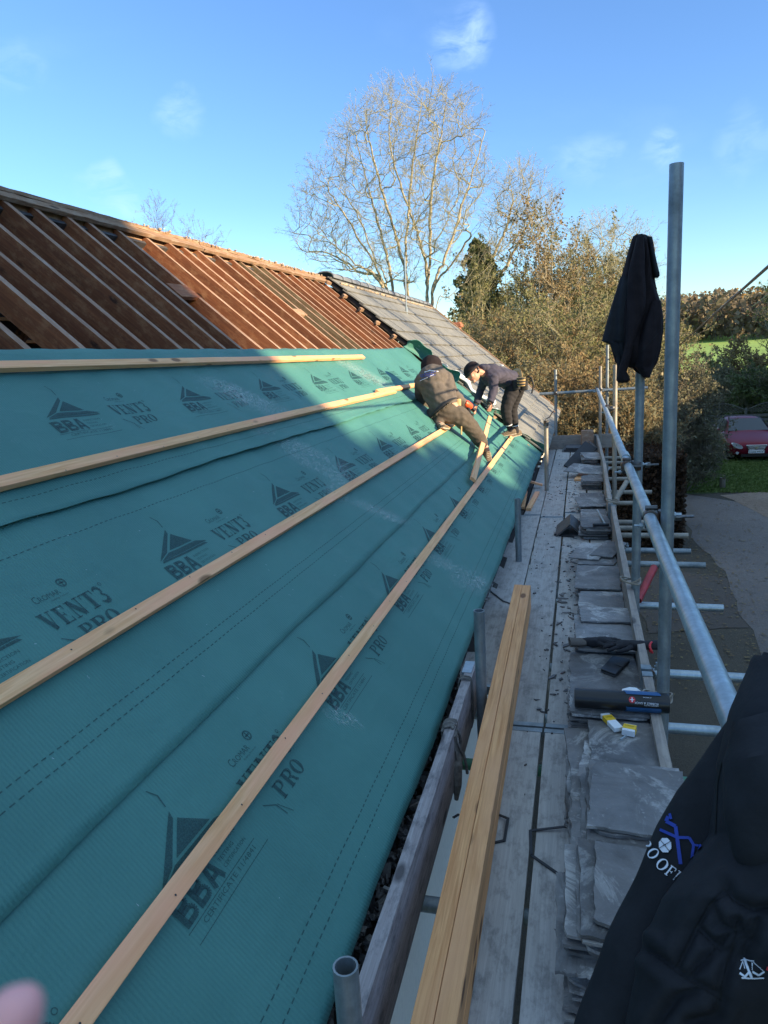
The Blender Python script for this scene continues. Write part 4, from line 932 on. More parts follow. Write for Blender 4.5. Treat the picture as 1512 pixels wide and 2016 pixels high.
mb=MB(); mb.add(V,F); o=mb.build('ground','field_grass',smooth=True); o['kind']='structure'
def groundmat(name,a,b_,sc_=3,fine=60,bs=.5,leaf=None,lt=.6):
    m,nt,b=nodes_of(name); v=coords(nt); f=noise(nt,v,sc_*.25,7,.65); g=noise(nt,v,fine,5,.8); h=noise(nt,v,sc_*3,6,.75)
    c=ramp(nt,f,[(.3,a),(.7,b_)]); c=mix(nt,.6,c,ramp(nt,g,[(.3,(.35,.35,.35)),(.65,(1.15,1.12,1.1))]),'MULTIPLY')
    if leaf: c=mix(nt,ramp(nt,h,[(lt,0),(lt+.08,.8)]),c,leaf)
    L(nt,c,b.inputs['Base Color']); b.inputs['Roughness'].default_value=.9; bump(nt,b,g,bs,.02)
groundmat('gravel_dark',(.065,.056,.042),(.12,.10,.07),2,45,.9,(.16,.13,.09),.62)
groundmat('tarmac',(.155,.135,.125),(.24,.21,.19),1.2,40,.8,(.11,.09,.07),.58)
groundmat('gravel_brown',(.24,.17,.12),(.36,.27,.20),3,30,.9,(.07,.055,.045),.58)
groundmat('tarmac_patch',(.085,.07,.058),(.13,.108,.09),1,60,.5)
groundmat('lawn',(.055,.085,.025),(.11,.15,.05),2,25,.8,(.14,.11,.05),.66)
sheet_poly('terrace_gravel',[(-8,-12),(14,-12),(14,30),(-8,30)],-4.392,'gravel_dark')
def wob(pts,a=.12,n=4):
    out=[]
    for i,p in enumerate(pts):
        q=pts[(i+1)%len(pts)]
        for k in range(n):
            t=k/n; out.append((p[0]+(q[0]-p[0])*t+random.uniform(-a,a),p[1]+(q[1]-p[1])*t+random.uniform(-a,a)))
    return out
sheet_poly('driveway',wob([(2.35,-8),(2.45,7.5),(2.55,12.5),(2.75,14.6),(2.5,16.6),(2.55,19.9),(2.9,22.6),(4.2,21.3),(4.7,18.8),(8,17.8),(13,17),(13,-8)],.07,5),-4.387,'tarmac')
sheet_poly('mud_patch',wob([(1.0,11.2),(2.5,11.6),(2.7,14.2),(1.6,14.6),(.9,13.4)],.06,5),-4.383,'tarmac_patch')
sheet_poly('gravel_bank',wob([(3.9,22.3),(4.6,19.1),(8,18.3),(13,17.5),(13,24),(6,22.9)],.1,5),-4.382,'gravel_brown')
sheet_poly('lawn',wob([(2.4,22.9),(3.2,22.4),(5.2,22.9),(7.5,22.6),(13,22.8),(14,34),(2.6,34)],.08,6),-4.379,'lawn')
rg=np.random.default_rng(4); n=26000; P=np.stack([rg.uniform(2.4,9,n),rg.uniform(22.6,31,n)**1,np.full(n,-4.36)],1)
V,F=leaf_mesh(P,.05,rg,2.2,1.4); o=npmesh('grass',V,F,'leaf_lawn' if 'leaf_lawn' in MAT else 'lawn'); tag(o,'short rough green grass where the red car is parked','grass',kind='stuff')
n=9000; P=np.stack([rg.uniform(1.0,9,n),rg.uniform(9,23,n),np.full(n,-4.375)],1); keep=rg.uniform(size=n)<np.where(P[:,0]<2.9,.9,.3); P=P[keep]
V,F=leaf_mesh(P,.045,rg,1.3); V[:,2]=-4.37+np.abs(V[:,2]+4.375)*.4; o=npmesh('fallen_leaves',V,F,'leaf_brown'); tag(o,'scattered brown fallen leaves on the gravel and drive','fallen leaves',kind='stuff')
# ---------------------------------------------------------------- trees
ANCH=[]
def grow(segs,tips,p,d,Lg,r,lvl,P,rng):
    n=max(3,int(Lg/P['step'][lvl])); dl=Lg/n
    for i in range(n):
        t=(i+1)/n
        d=d+rng.normal(size=3)*P['wig'][lvl]; d[2]+=P['up'][lvl]; d/=np.linalg.norm(d)
        q=p+d*dl; r0=r*(1-.8*i/n); r1=r*(1-.8*(i+1)/n)
        segs.append((*p,*q,r0,r1)); p=q
        if t>.2 and rng.uniform()<P.get('spr',.55): e=rng.normal(size=3)*.6+d; ANCH.append((*p,*(e/np.linalg.norm(e)),P.get('sl',.75)*rng.uniform(.5,1.25)))
        if lvl<P['max'] and t>P['bare'][lvl]:
            for _ in range(rng.poisson(P['kids'][lvl]*dl)):
                e=rng.normal(size=3); e-=d*(e@d); e/=np.linalg.norm(e); an=R(rng.uniform(*P['ang'])); dd=d*math.cos(an)+e*math.sin(an)
                L2=Lg*P['ratio'][lvl]*(1.15-.75*t)*rng.uniform(.6,1.25)
                if L2>.08: grow(segs,tips,p.copy(),dd,L2,max(r1*P['rr'],.004),lvl+1,P,rng)
    tips.append(p); ANCH.append((*p,*d,P.get('sl',.75)*rng.uniform(.7,1.2)))
def spray_lib(rng,k=8,n1=9,droop=.0):
    lib=[]
    for _ in range(k):
        S=[]
        p=np.zeros(3); d=np.array([0,0,1.]); 
        for i in range(6):
            d=d+rng.normal(size=3)*.16; d/=np.linalg.norm(d); q=p+d/6; r0=1-.13*i; S.append((*p,*q,r0,r0-.13)); p=q
            for _ in range(rng.poisson(n1/5)):
                e=rng.normal(size=3); e-=d*(e@d); e/=np.linalg.norm(e); an=R(rng.uniform(22,55)); dd=d*math.cos(an)+e*math.sin(an); L_=rng.uniform(.16,.45)*(1.1-i*.11); a=q.copy()
                for j in range(3):
                    dd=dd+rng.normal(size=3)*.16+np.array([0,0,.06]); dd/=np.linalg.norm(dd); b=a+dd*L_/3; S.append((*a,*b,.62-.12*j,.5-.12*j)); a=b
                    if rng.uniform()<.6:
                        e2=dd+rng.normal(size=3)*.55; e2/=np.linalg.norm(e2); S.append((*b,*(b+e2*L_*.4),.42,.22))
        lib.append(np.array(S))
    return lib
def spread(anch,rng,lib,rad,upb=.35):
    # anch rows: p(3) d(3) length
    A=np.array(anch); out=[]; pick=rng.integers(0,len(lib),len(A))
    for k,S in enumerate(lib):
        a=A[pick==k]; m_=len(a)
        if not m_: continue
        z=a[:,3:6]+np.array([0,0,upb]); z/=np.linalg.norm(z,axis=1,keepdims=True); e=rng.normal(size=(m_,3)); x=e-z*(e*z).sum(1,keepdims=True); x/=np.linalg.norm(x,axis=1,keepdims=True); y=np.cross(z,x); Ln=a[:,6:7]
        def tr(P): return a[:,None,:3]+Ln[:,None]*(P[None,:,0:1]*x[:,None]+P[None,:,1:2]*y[:,None]+P[None,:,2:3]*z[:,None])
        p=tr(S[:,:3]); q=tr(S[:,3:6]); rr=np.broadcast_to(S[None,:,6:8]*rad,(m_,len(S),2))
        out.append(np.concatenate([p,q,rr],2).reshape(-1,8))
    return np.concatenate(out)
LIB=spray_lib(np.random.default_rng(2)); LIB2=spray_lib(np.random.default_rng(3),8,6)
def tree_obj(name,label,base,stems,P,mat,group=None,cat='tree',leaf=None,seed=1,loc=None,twmat=None):
    rng=np.random.default_rng(seed); t=empty(name,base,label,cat,group)
    big=[];sm=[];tips=[]
    for st in stems:
        pts=[np.array(p,float) for p in st['pts']]; r0=st['r']
        # resample stem path
        seg=[];m=len(pts); T=np.linspace(0,m-1,max(10,(m-1)*9)); path=[]
        for u in T:
            i=min(int(u),m-2); f=u-i; a=pts[max(i-1,0)];b_=pts[i];c=pts[i+1];d_=pts[min(i+2,m-1)]
            path.append(.5*((2*b_)+(c-a)*f+(2*a-5*b_+4*c-d_)*f*f+(3*b_-a-3*c+d_)*f**3)+rng.normal(size=3)*.03)
        tot=sum(np.linalg.norm(path[i+1]-path[i]) for i in range(len(path)-1)); acc=0
        for i in range(len(path)-1):
            p,q=path[i],path[i+1]; dl=np.linalg.norm(q-p); acc+=dl; f=acc/tot; ra=r0*(1-.88*(acc-dl)/tot); rb=r0*(1-.88*f); big.append((*p,*q,ra,rb))
            if f>st.get('bare',.2):
                for _ in range(rng.poisson(P['k0']*dl)):
                    d=(q-p)/dl; e=rng.normal(size=3); e-=d*(e@d); e/=np.linalg.norm(e); an=R(rng.uniform(25,60)); dd=d*math.cos(an)+e*math.sin(an)
                    grow(sm,tips,q.copy(),dd,tot*P['r0']*(1.1-.65*f)*rng.uniform(.6,1.2),max(.01,rb*.5),0,P,rng)
    V,F=seg_mesh(big,8); npmesh('trunk',V,F,mat,t)
    sp_=spread(ANCH,rng,LIB,P.get('tr',.0085)); ns=len(sp_); ANCH.clear()
    V,F=seg_mesh(np.concatenate([np.array(sm),sp_]),3); npmesh('branches',V,F,twmat or mat,t)
    if leaf:
        tp=np.array(tips); reps=leaf['n']; Pp=np.repeat(tp,reps,0)+rng.normal(size=(len(tp)*reps,3))*leaf['spread']
        V,F=leaf_mesh(Pp,leaf['size'],rng); npmesh('crown',V,F,leaf['mat'],t)
    return t,(len(sm),ns)
PB=dict(step=[.35,.25,.2,.15],wig=[.10,.13,.15,.15],up=[.07,.06,.05,.04],bare=[.1,.1,.1,.1],kids=[1.7,2.2,3.0,0],ratio=[.5,.5,.5,.4],rr=.62,ang=(22,50),max=1,k0=2.6,r0=.30,spr=.30,sl=.62,tr=.0075)
Yb=33
def stem(px,y=Yb,r=.16,bare=.25,base=None):
    pts=[atY(a,b_,y+dy) for (a,b_,dy) in px]; b0=pts[0].copy(); b0[2]=-4.4
    return dict(pts=[b0]+pts,r=r,bare=bare)
big=[stem([(800,600,0),(801,470,0),(812,330,.3),(835,165,.5)],r=.15),
     stem([(842,610,0),(846,500,0),(850,380,-.4),(870,260,-.8),(880,170,-1)],r=.19),
     stem([(842,610,0),(838,520,.4),(815,440,.8),(770,300,1.3),(770,195,1.8)],r=.12,bare=.35),
     stem([(765,590,.5),(735,500,.3),(690,400,.0),(640,345,-.5)],r=.12,bare=.3),
     stem([(775,590,.5),(755,480,1.2),(728,380,1.6),(700,270,2)],r=.12,bare=.3),
     stem([(760,590,-.3),(690,510,-1),(630,460,-1.6),(592,420,-2)],r=.10,bare=.25),stem([(770,590,.3),(700,530,1),(650,500,1.6),(600,492,2)],r=.08,bare=.25),stem([(760,590,0),(700,460,-.6),(650,380,-1),(615,330,-1.2)],r=.09,bare=.35),
     stem([(850,600,0),(880,500,.6),(915,390,1.2),(955,260,1.4)],r=.12,bare=.3),
     stem([(850,600,0),(890,520,-.6),(940,450,-1.2),(985,400,-1.6)],r=.10,bare=.35),
     stem([(805,590,0),(780,470,-.6),(745,350,-1.2),(720,240,-1.6)],r=.10,bare=.35)]
def crown_tree(label,stems,outline,Y,ntg,dep,seed,mat='bark_pale',tw='bark',spr=1.0,rtip=.0082,sl=.95,tr=.0075):
    rng=np.random.default_rng(seed); pos=[];par=[]
    for st in stems:
        pts=[np.array(p) for p in st['pts']]; m=len(pts); path=[]
        for u in np.linspace(0,m-1,max(12,(m-1)*10)):
            i=min(int(u),m-2); f=u-i; a=pts[max(i-1,0)];b_=pts[i];c=pts[i+1];d_=pts[min(i+2,m-1)]
            path.append(.5*((2*b_)+(c-a)*f+(2*a-5*b_+4*c-d_)*f*f+(3*b_-a-3*c+d_)*f**3)+rng.normal(size=3)*.025)
        for k,p in enumerate(path): par.append(-1 if k==0 else len(pos)-1); pos.append(p)
    nst=len(pos); P=np.zeros((nst+ntg*30,3)); P[:nst]=pos; n=nst; ok=np.zeros(len(P),bool); acc=0
    for st in stems: m=max(12,(len(st['pts'])-1)*10); ok[acc+int(m*st.get('bare',.3)):acc+m]=True; acc+=m
    from mathutils.geometry import intersect_point_tri_2d
    ox=np.array(outline,float)
    def inside(x,y):
        c=False; j=len(ox)-1
        for i in range(len(ox)):
            if (ox[i,1]>y)!=(ox[j,1]>y) and x<(ox[j,0]-ox[i,0])*(y-ox[i,1])/(ox[j,1]-ox[i,1])+ox[i,0]: c=not c
            j=i
        return c
    T=[]; lo=ox.min(0); hi=ox.max(0); cxp=(lo+hi)/2
    while len(T)<ntg:
        x,y=rng.uniform(lo[0],hi[0]),rng.uniform(lo[1],hi[1])
        if inside(x,y):
            e=max(.15,1-(abs(x-cxp[0])/(hi[0]-cxp[0]))**2); T.append(atY(x,y,Y+rng.uniform(-dep,dep)*math.sqrt(e)))
    tips=[]
    T.sort(key=lambda t:np.min(np.linalg.norm(P[:nst]-t,axis=1)))
    for t in T:
        v=t-P[:n]; d=np.linalg.norm(v,axis=1); cost=d+1.3*np.maximum(0,-v[:,2]+.25*d)+.9*np.maximum(0,.35*d-v[:,2])+(~ok[:n])*50
        i=int(np.argmin(cost)); p=P[i].copy(); L0=d[i]
        if L0<.18: continue
        pd=P[i]-P[par[i]] if par[i]>=0 else np.array([0,0,1.]); pd/=np.linalg.norm(pd)+1e-9
        m=max(2,int(L0/.28)); last=i; c1=p+pd*L0*.35+np.array([0,0,-.04])*L0
        for k in range(1,m+1):
            u=k/m; q=(1-u)**2*p+2*u*(1-u)*c1+u*u*t+rng.normal(size=3)*.028
            if n>=len(P): break
            P[n]=q; par.append(last); last=n; ok[n]=True; n+=1
        tips.append(last)
    cnt=np.zeros(n); 
    for t in tips: cnt[t]+=1
    for i in range(n-1,0,-1):
        if par[i]>=0: cnt[par[i]]+=cnt[i]
    r=rtip*np.maximum(cnt,1)**.47
    big=[];sm=[];anch=[]
    for i in range(n):
        j=par[i]
        if j<0: continue
        (big if (i<nst) else sm).append((*P[j],*P[i],min(r[j],r[i]*1.35),r[i])); dd=P[i]-P[j]; dd/=np.linalg.norm(dd)+1e-9
        if i>=nst and rng.uniform()<.34*spr: e=dd+rng.normal(size=3)*.55; anch.append((*P[i],*(e/np.linalg.norm(e)),sl*rng.uniform(.45,1.1)))
    for t in tips: e=P[t]-P[par[t]]; e/=np.linalg.norm(e); anch.append((*P[t],*e,sl*rng.uniform(.6,1.1)))
    b0=P[0]; tt=empty('bare_tree',(b0[0],b0[1],-4.4),label,'tree'); V,F=seg_mesh(big,8); npmesh('trunk',V,F,mat,tt)
    sp_=spread(anch,rng,LIB,tr,.45); V,F=seg_mesh(np.concatenate([np.array(sm),sp_]),3); npmesh('branches',V,F,tw,tt)
crown_tree('tall bare many-stemmed tree standing behind the grey tiled roof against the sky',[dict(s,bare=.38) for s in big if True],
  [(566,462),(590,432),(582,398),(612,372),(608,330),(650,300),(645,262),(690,235),(692,205),(740,200),(752,172),(800,185),(822,160),(862,164),(880,190),(912,190),(925,228),(950,240),(945,290),(968,330),(950,390),(930,440),(900,500),(860,545),(800,560),(730,560),(660,535),(600,512)],Yb,1150,3.2,3,spr=1.2,rtip=.0068)
crown_tree('slender bare tree just right of the tall many-stemmed one',[stem([(930,620,0),(965,520,0),(1000,440,.3),(1010,380,.5)],36,.10,.25),stem([(950,620,.3),(1000,520,0),(1040,440,.3),(1060,400,.5)],36,.08,.3)],
  [(955,450),(975,390),(998,342),(1035,325),(1072,352),(1090,395),(1085,450),(1030,490),(960,530)],36,260,1.8,5)
crown_tree('rounded bare tree partly hidden by the hanging hoodie',[stem([(1215,620,0),(1205,560,0),(1180,510,.3),(1165,480,.5)],34,.12,.1),stem([(1220,620,0),(1235,560,.3),(1245,500,.3),(1250,470,.5)],34,.12,.1),stem([(1200,640,0),(1160,570,-.6),(1140,520,.3)],34,.08,.1)],
  [(1105,520),(1125,462),(1175,440),(1230,438),(1270,458),(1292,500),(1298,570),(1265,625),(1180,625),(1120,570)],34,330,2.2,8)
# leaning bare limb in front of the conifer
t4,n_=tree_obj('leaning_tree','pale leaning bare stem crossing in front of the dark conifer',(-4,26,-4.4),[stem([(858,622,0),(885,585,0),(920,552,0),(955,535,0)],27,.05,.5)],dict(PB,k0=.9,r0=.25),'bark_pale',seed=6)
# ---- leafy scrub: stems with leaves, one by one
def scrub(name,label,px,py_top,py_bot,Y,wpx,leafm,seed,group,dens=1.0,lsize=.085,nst=7,barkm='twig_brown',gap=.35,base=None,cat='tree'):
    rng=np.random.default_rng(seed); top=atY(px,py_top,Y); gz=base if base is not None else -4.4; h=top[2]-gz; w=wpx/FP*Y*.55; cx=top[0]
    t=empty(name,(cx,Y,gz),label,cat,group); big=[];sm=[];tips=[]
    for k in range(nst):
        a=rng.uniform(0,6.28); rr=math.sqrt(rng.uniform(0,1))*w; p=np.array([cx+math.cos(a)*rr*.35,Y+math.sin(a)*rr*.35,gz]); tp=np.array([cx+math.cos(a)*rr,Y+math.sin(a)*rr,gz+h*(1-.40*(rr/w)**2)*rng.uniform(.82,1.0)])
        n=10
        for i in range(n):
            q=p+(tp-p)/(n-i)+rng.normal(size=3)*.06; ra=.055*(1-i/n*.9)*h/6; big.append((*p,*q,ra,ra*.9)); p=q
            for _ in range(rng.poisson(2.2)):
                dd=rng.normal(size=3); dd[2]=abs(dd[2])*.9+.2; dd/=np.linalg.norm(dd); grow(sm,tips,q.copy(),dd,rng.uniform(.5,1.2)*(.35+.12*h)*min(1,w/2.0+.25),.014,1,dict(PB,max=1,sl=.62,spr=.6),rng)
    V,F=seg_mesh(big,6); npmesh('trunk',V,F,barkm,t); 
    sp_=spread(ANCH,rng,LIB2,.0075 if Y>24 else .006,.2); ANCH.clear(); tp=sp_[:,3:6][rng.uniform(size=len(sp_))<.42*dens]; tp=tp[np.sin(tp[:,0]*2.1+tp[:,2]*1.7)*np.sin(tp[:,1]*2.3-tp[:,2]*1.3+1)>-.55]
    V,F=seg_mesh(np.concatenate([np.array(sm),sp_]),3); npmesh('branches',V,F,barkm,t)
    cl=rng.uniform(size=len(tp)); m_=tp[cl>gap]; Pp=m_+rng.normal(size=m_.shape)*.05
    V,F=leaf_mesh(Pp,lsize,rng,1.35); npmesh('crown',V,F,leafm,t)
    return len(sp_),len(Pp)
G='scrubby trees behind the scaffold end'
sp=[('autumn_tree','brown-leaved tree directly above the bending man',960,560,30,150,'leaf_olive','bark_pale'),
    ('autumn_tree','tallest brown-leaved tree right of the conifer',1075,432,31,150,'leaf_brown','bark_pale'),
    ('autumn_tree','pale brown tree between the tallest one and the hoodie',1150,450,33,150,'leaf_olive','bark'),
    ('autumn_tree','bushy olive tree at the chimney',905,640,28,110,'leaf_olive','bark_pale'),
    ('autumn_tree','rust-leaved bush low behind the bending man',1035,640,25,150,'leaf_brown','twig_brown'),
    ('autumn_tree','rust-leaved bush behind the pole left of the hoodie',1130,620,25,150,'leaf_brown','twig_brown'),
    ('autumn_tree','olive thicket under the hoodie',1215,600,26,130,'leaf_olive','bark'),
    ('autumn_tree','thin thicket right of the hoodie, behind the tall pole',1290,560,29,110,'leaf_olive','bark_pale'),
    ('autumn_tree','olive twiggy tree half covering the dark conifer',950,515,29,110,'leaf_olive','bark'),
    ('autumn_tree','straw-coloured twiggy tree filling the gap left of the tallest brown one',1010,480,32,150,'leaf_olive','bark'),
    ('autumn_tree','twiggy crown directly behind the tallest brown-leaved tree',1110,445,35,170,'leaf_olive','bark'),
    ('autumn_tree','straw twiggy tree behind the hoodie, left half',1185,470,36,150,'leaf_olive','bark'),
    ('autumn_tree','dense bramble mass above the end rail',1090,600,22,210,'leaf_olive','bark'),
    ('autumn_tree','dense bramble mass above the bending man',985,640,23,170,'leaf_brown','bark'),
    ('autumn_tree','brown thicket low behind the end rail, left half',1060,730,19,150,'leaf_grey','twig_brown'),
    ('autumn_tree','brown thicket low behind the end rail, right half',1150,725,19.5,140,'leaf_brown','twig_brown'),
    ('autumn_tree','dark thicket low behind the outer standards',1240,740,19,120,'leaf_grey','twig_brown'),
    ('autumn_tree','grey-green thicket between the tall pole and the lawn',1335,745,23,120,'leaf_grey','bark_grey')]
for i,(nm,lab,px,pt,Y,w,lf,bk) in enumerate(sp):
    print(nm,scrub(nm,lab,px,pt,0,Y,w,lf,20+i,G,dens=1.5 if Y<26 else 1.15,lsize=.055 if Y<26 else .068,nst=12,barkm=bk,gap=.25))
# conifer with ivy
rng=np.random.default_rng(77); Y=31; t=empty('conifer',(atY(945,600,Y)[0],Y,-4.4),'dark green conifer between the tall bare tree and the brown-leaved trees','tree')
cx=atY(945,600,Y)[0]; top=atY(942,468,Y)[2]; n=24000; f=rng.uniform(size=n)**.8; h=top-(-3.5); rad=(1-f)**.7*1.9+.15; a=rng.uniform(0,6.28,n); rr=rad*np.sqrt(rng.uniform(.2,1,n))*(1+.35*np.sin(a*5+f*26)+.25*np.sin(a*3-f*57)); Pp=np.stack([cx+np.cos(a)*rr,Y+np.sin(a)*rr,-3.5+f*h-rr*.25],1)
Pp=Pp[(np.sin(Pp[:,0]*4+Pp[:,2]*3)*np.sin(Pp[:,2]*5-Pp[:,1]*4+Pp[:,0]))>-.45]; V,F=leaf_mesh(Pp,.10,rng,1.8); npmesh('crown',V,F,'leaf_green',t); mb=MB(); mb.tube([(cx,Y,-4.4),(cx,Y,top-.4)],[.2,.03],8); mb.build('trunk','bark_grey',t)
# two distant tree tops beyond the ridge at the left
tree_obj('bare_tree','small distant bare treetop peeping over the ridge, left one',(-26,60,-4.4),[stem([(310,470,0),(305,448,0)],45,.05,.2),stem([(310,470,0),(320,445,0)],45,.05,.2)],dict(PB,k0=2.5,r0=.18),'bark_grey',seed=30)
tree_obj('bare_tree','wider distant bare treetop peeping over the ridge, right one',(-20,60,-4.4),[stem([(400,540,0),(375,480,0),(365,455,0)],45,.05,.3),stem([(400,540,0),(400,480,0),(405,450,0)],45,.05,.3),stem([(400,540,0),(425,500,0),(440,475,0)],45,.05,.3)],dict(PB,k0=2.2,r0=.2),'bark_grey',seed=31)
# right-hand bushes in front of the field
G2='bushes before the field'
for i,(lab,px,pt,Y,w,lf,bk) in enumerate([
    ('reddish-brown bush standing against the bright field',1455,672,48,85,'leaf_brown','twig_brown'),
    ('ivy-green bush right of the tall pole',1350,690,46,90,'leaf_olive','bark'),
    ('grey leafless thicket left of the garden gate',1400,760,42,110,'leaf_grey','bark_grey'),
    ('dark evergreen bush at the right edge above the gate',1505,735,40,80,'leaf_dark','bark_grey'),
    ('grey thicket above the lattice fence',1450,750,44,100,'leaf_grey','bark_grey'),
    ('grey-green arching bush on the left of the red car',1362,868,26.5,38,'leaf_grey','bark_grey'),
    ('low dark bush between drive hedge and lawn',1350,850,25,60,'leaf_dark','bark_grey')]):
    print(scrub('bush',lab,px,pt,0,Y,w,lf,60+i,G2,dens=1.6,lsize=.09 if Y>30 else .06,nst=9,barkm=bk,gap=.3,cat='bush',base=terr(8,Y) if Y>38 else -4.4))
# clipped brown hedge column
c=atY(1305,1000,14.5); rng=np.random.default_rng(9); n=30000
t=empty('beech_hedge',(1.6,17,-4.4),'tall clipped brown hedge block behind the outer standards','hedge')
Pp=rng.uniform(size=(n,3)); face=rng.integers(0,4,n); Pp[face==0,0]=rng.uniform(.93,1,sum(face==0)); Pp[face==1,1]=rng.uniform(0,.05,sum(face==1)); Pp[face==2,2]=rng.uniform(.93,1,sum(face==2)); Pp=np.array([.2,16.2,-4.4])+Pp*np.array([1.95,3.0,2.05]); Pp+=rng.normal(size=Pp.shape)*.03
V,F=leaf_mesh(Pp,.06,rng,1.4); npmesh('crown',V,F,'leaf_hedge' if 'leaf_hedge' in MAT else 'twig_brown',t)
mb=MB()
for k in range(9): mb.tube([(.4+k*.2,17+random.uniform(-.8,.8),-4.4),(.4+k*.2,17+random.uniform(-.8,.8),-2.6)],.03,6)
mb.build('trunk','bark_grey',t)
# hillside wood
rng=np.random.default_rng(12); PP=[];PG=[]
for k in range(900):
    d=rng.uniform(142,330); az=R(rng.uniform(-4,24)); x,y=d*math.sin(az),d*math.cos(az)
    hh=rng.uniform(5,9)*(1+ .25*(d>240)); n=120; q=rng.normal(size=(n,3)); q/=np.linalg.norm(q,axis=1,keepdims=True); q*=rng.uniform(.5,1,(n,1))**.5*np.array([hh*.42,hh*.42,hh*.5]); z=terr(x,y)
    q+=np.array([x,y,z+hh*.55]); (PG if (d>225 and rng.uniform()<.6) else PP).append(q)
V,F=leaf_mesh(np.concatenate(PP),.75,rng,1.3); o=npmesh('hillside_wood',V,F,'leaf_wood'); tag(o,'brown leafless wood covering the far hillside','wood',kind='stuff')
V,F=leaf_mesh(np.concatenate(PG),.75,rng,1.3); o=npmesh('golden_wood',V,F,'leaf_gold'); tag(o,'golden treetops along the crest of the far hill','wood',kind='stuff')
segs=[]
for k in range(260):
    d=rng.uniform(143,165); az=R(rng.uniform(-4,24)); x,y=d*math.sin(az),d*math.cos(az); z=terr(x,y); segs.append((x,y,z,x+rng.normal()*.4,y,z+rng.uniform(2,4),.07,.03))
V,F=seg_mesh(segs,4); o=npmesh('wood_trunks',V,F,'bark_grey'); tag(o,'mass of thin trunks along the lower edge of the hillside wood','wood',kind='stuff')
# field hedge line
P=[];
for k in range(160):
    x=rng.uniform(2,40); y=66+rng.normal()*.6+x*.1; z=terr(x,y); P.append(rng.normal(size=(60,3))*np.array([.6,.5,.5])+np.array([x,y,z+.5]))
V,F=leaf_mesh(np.concatenate(P),.22,rng,1.3); tag(npmesh('field_hedge',V,F,'leaf_dark'),'low dark hedge crossing the foot of the bright field','hedge')
# ---------------------------------------------------------------- unseen barn and hedge blocks added off to the right to throw the long shadows
t=empty('shade_barn',(24,-9,-4.4),'unseen barn-shaped block added off to the right to shade the near half of the roof','barn')
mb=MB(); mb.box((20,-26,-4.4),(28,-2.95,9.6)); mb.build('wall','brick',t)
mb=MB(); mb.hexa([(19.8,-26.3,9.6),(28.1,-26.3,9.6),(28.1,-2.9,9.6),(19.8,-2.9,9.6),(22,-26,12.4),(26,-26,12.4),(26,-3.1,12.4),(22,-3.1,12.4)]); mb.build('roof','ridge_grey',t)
def shade_hedge_block(x0,x1,y0,y1,top,seed,label):
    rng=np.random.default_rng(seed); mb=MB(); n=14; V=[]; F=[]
    mb.box((x0,y0,-4.4),(x1,y1,top-.4));  # solid box added to block the sun; the leaves only dress it
    t=empty('shade_hedge',((x0+x1)/2,(y0+y1)/2,-4.4),label,'hedge','unseen hedge blocks added for shade'); mb.build('stems','leaf_dark',t)
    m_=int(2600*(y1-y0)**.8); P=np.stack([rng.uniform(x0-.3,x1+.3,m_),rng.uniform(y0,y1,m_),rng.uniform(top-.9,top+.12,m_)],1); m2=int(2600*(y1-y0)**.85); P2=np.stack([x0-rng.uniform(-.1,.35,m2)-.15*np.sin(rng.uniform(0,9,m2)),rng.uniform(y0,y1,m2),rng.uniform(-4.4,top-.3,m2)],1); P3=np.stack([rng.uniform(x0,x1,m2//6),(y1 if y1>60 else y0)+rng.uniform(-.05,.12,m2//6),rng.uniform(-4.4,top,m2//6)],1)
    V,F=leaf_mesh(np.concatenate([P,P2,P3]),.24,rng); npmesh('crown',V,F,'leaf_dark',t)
shade_hedge_block(20,21.5,-.85,.02,5.15,1,'tall unseen hedge block beside the barn block, added to shade the roof'); shade_hedge_block(20,21.5,.02,.34,4.35,2,'low unseen hedge block, added as a dip that lets a sun streak through'); shade_hedge_block(20,21.5,.34,1.05,4.9,3,'second tall unseen hedge block, added to shade the lower roof')
shade_hedge_block(20,21.5,1.05,9,4.2,4,'long middle unseen hedge block, added to shade the boards and ground'); shade_hedge_block(20,21.5,9,62,2.9,5,'long low far unseen hedge block, added to shade the drive and car')
# bare tree off to the right, dappling the old tiles
tree_obj('bare_tree','bare tree off to the right, dappling the far roof',(18,6,-4.4),[dict(pts=[(18,7.5,-4.4),(18,7.6,0),(18.1,7.9,5.5),(18,8.3,8.6)],r=.30,bare=.45),dict(pts=[(18,7.5,-4.4),(18,7,0),(18.2,6.2,5),(18,5.6,7.6)],r=.25,bare=.5),dict(pts=[(18,10.5,-4.4),(18,10.6,0),(18.3,11,5),(18,11.8,8)],r=.26,bare=.5)],dict(PB,k0=1.0,max=1),'bark',seed=40)
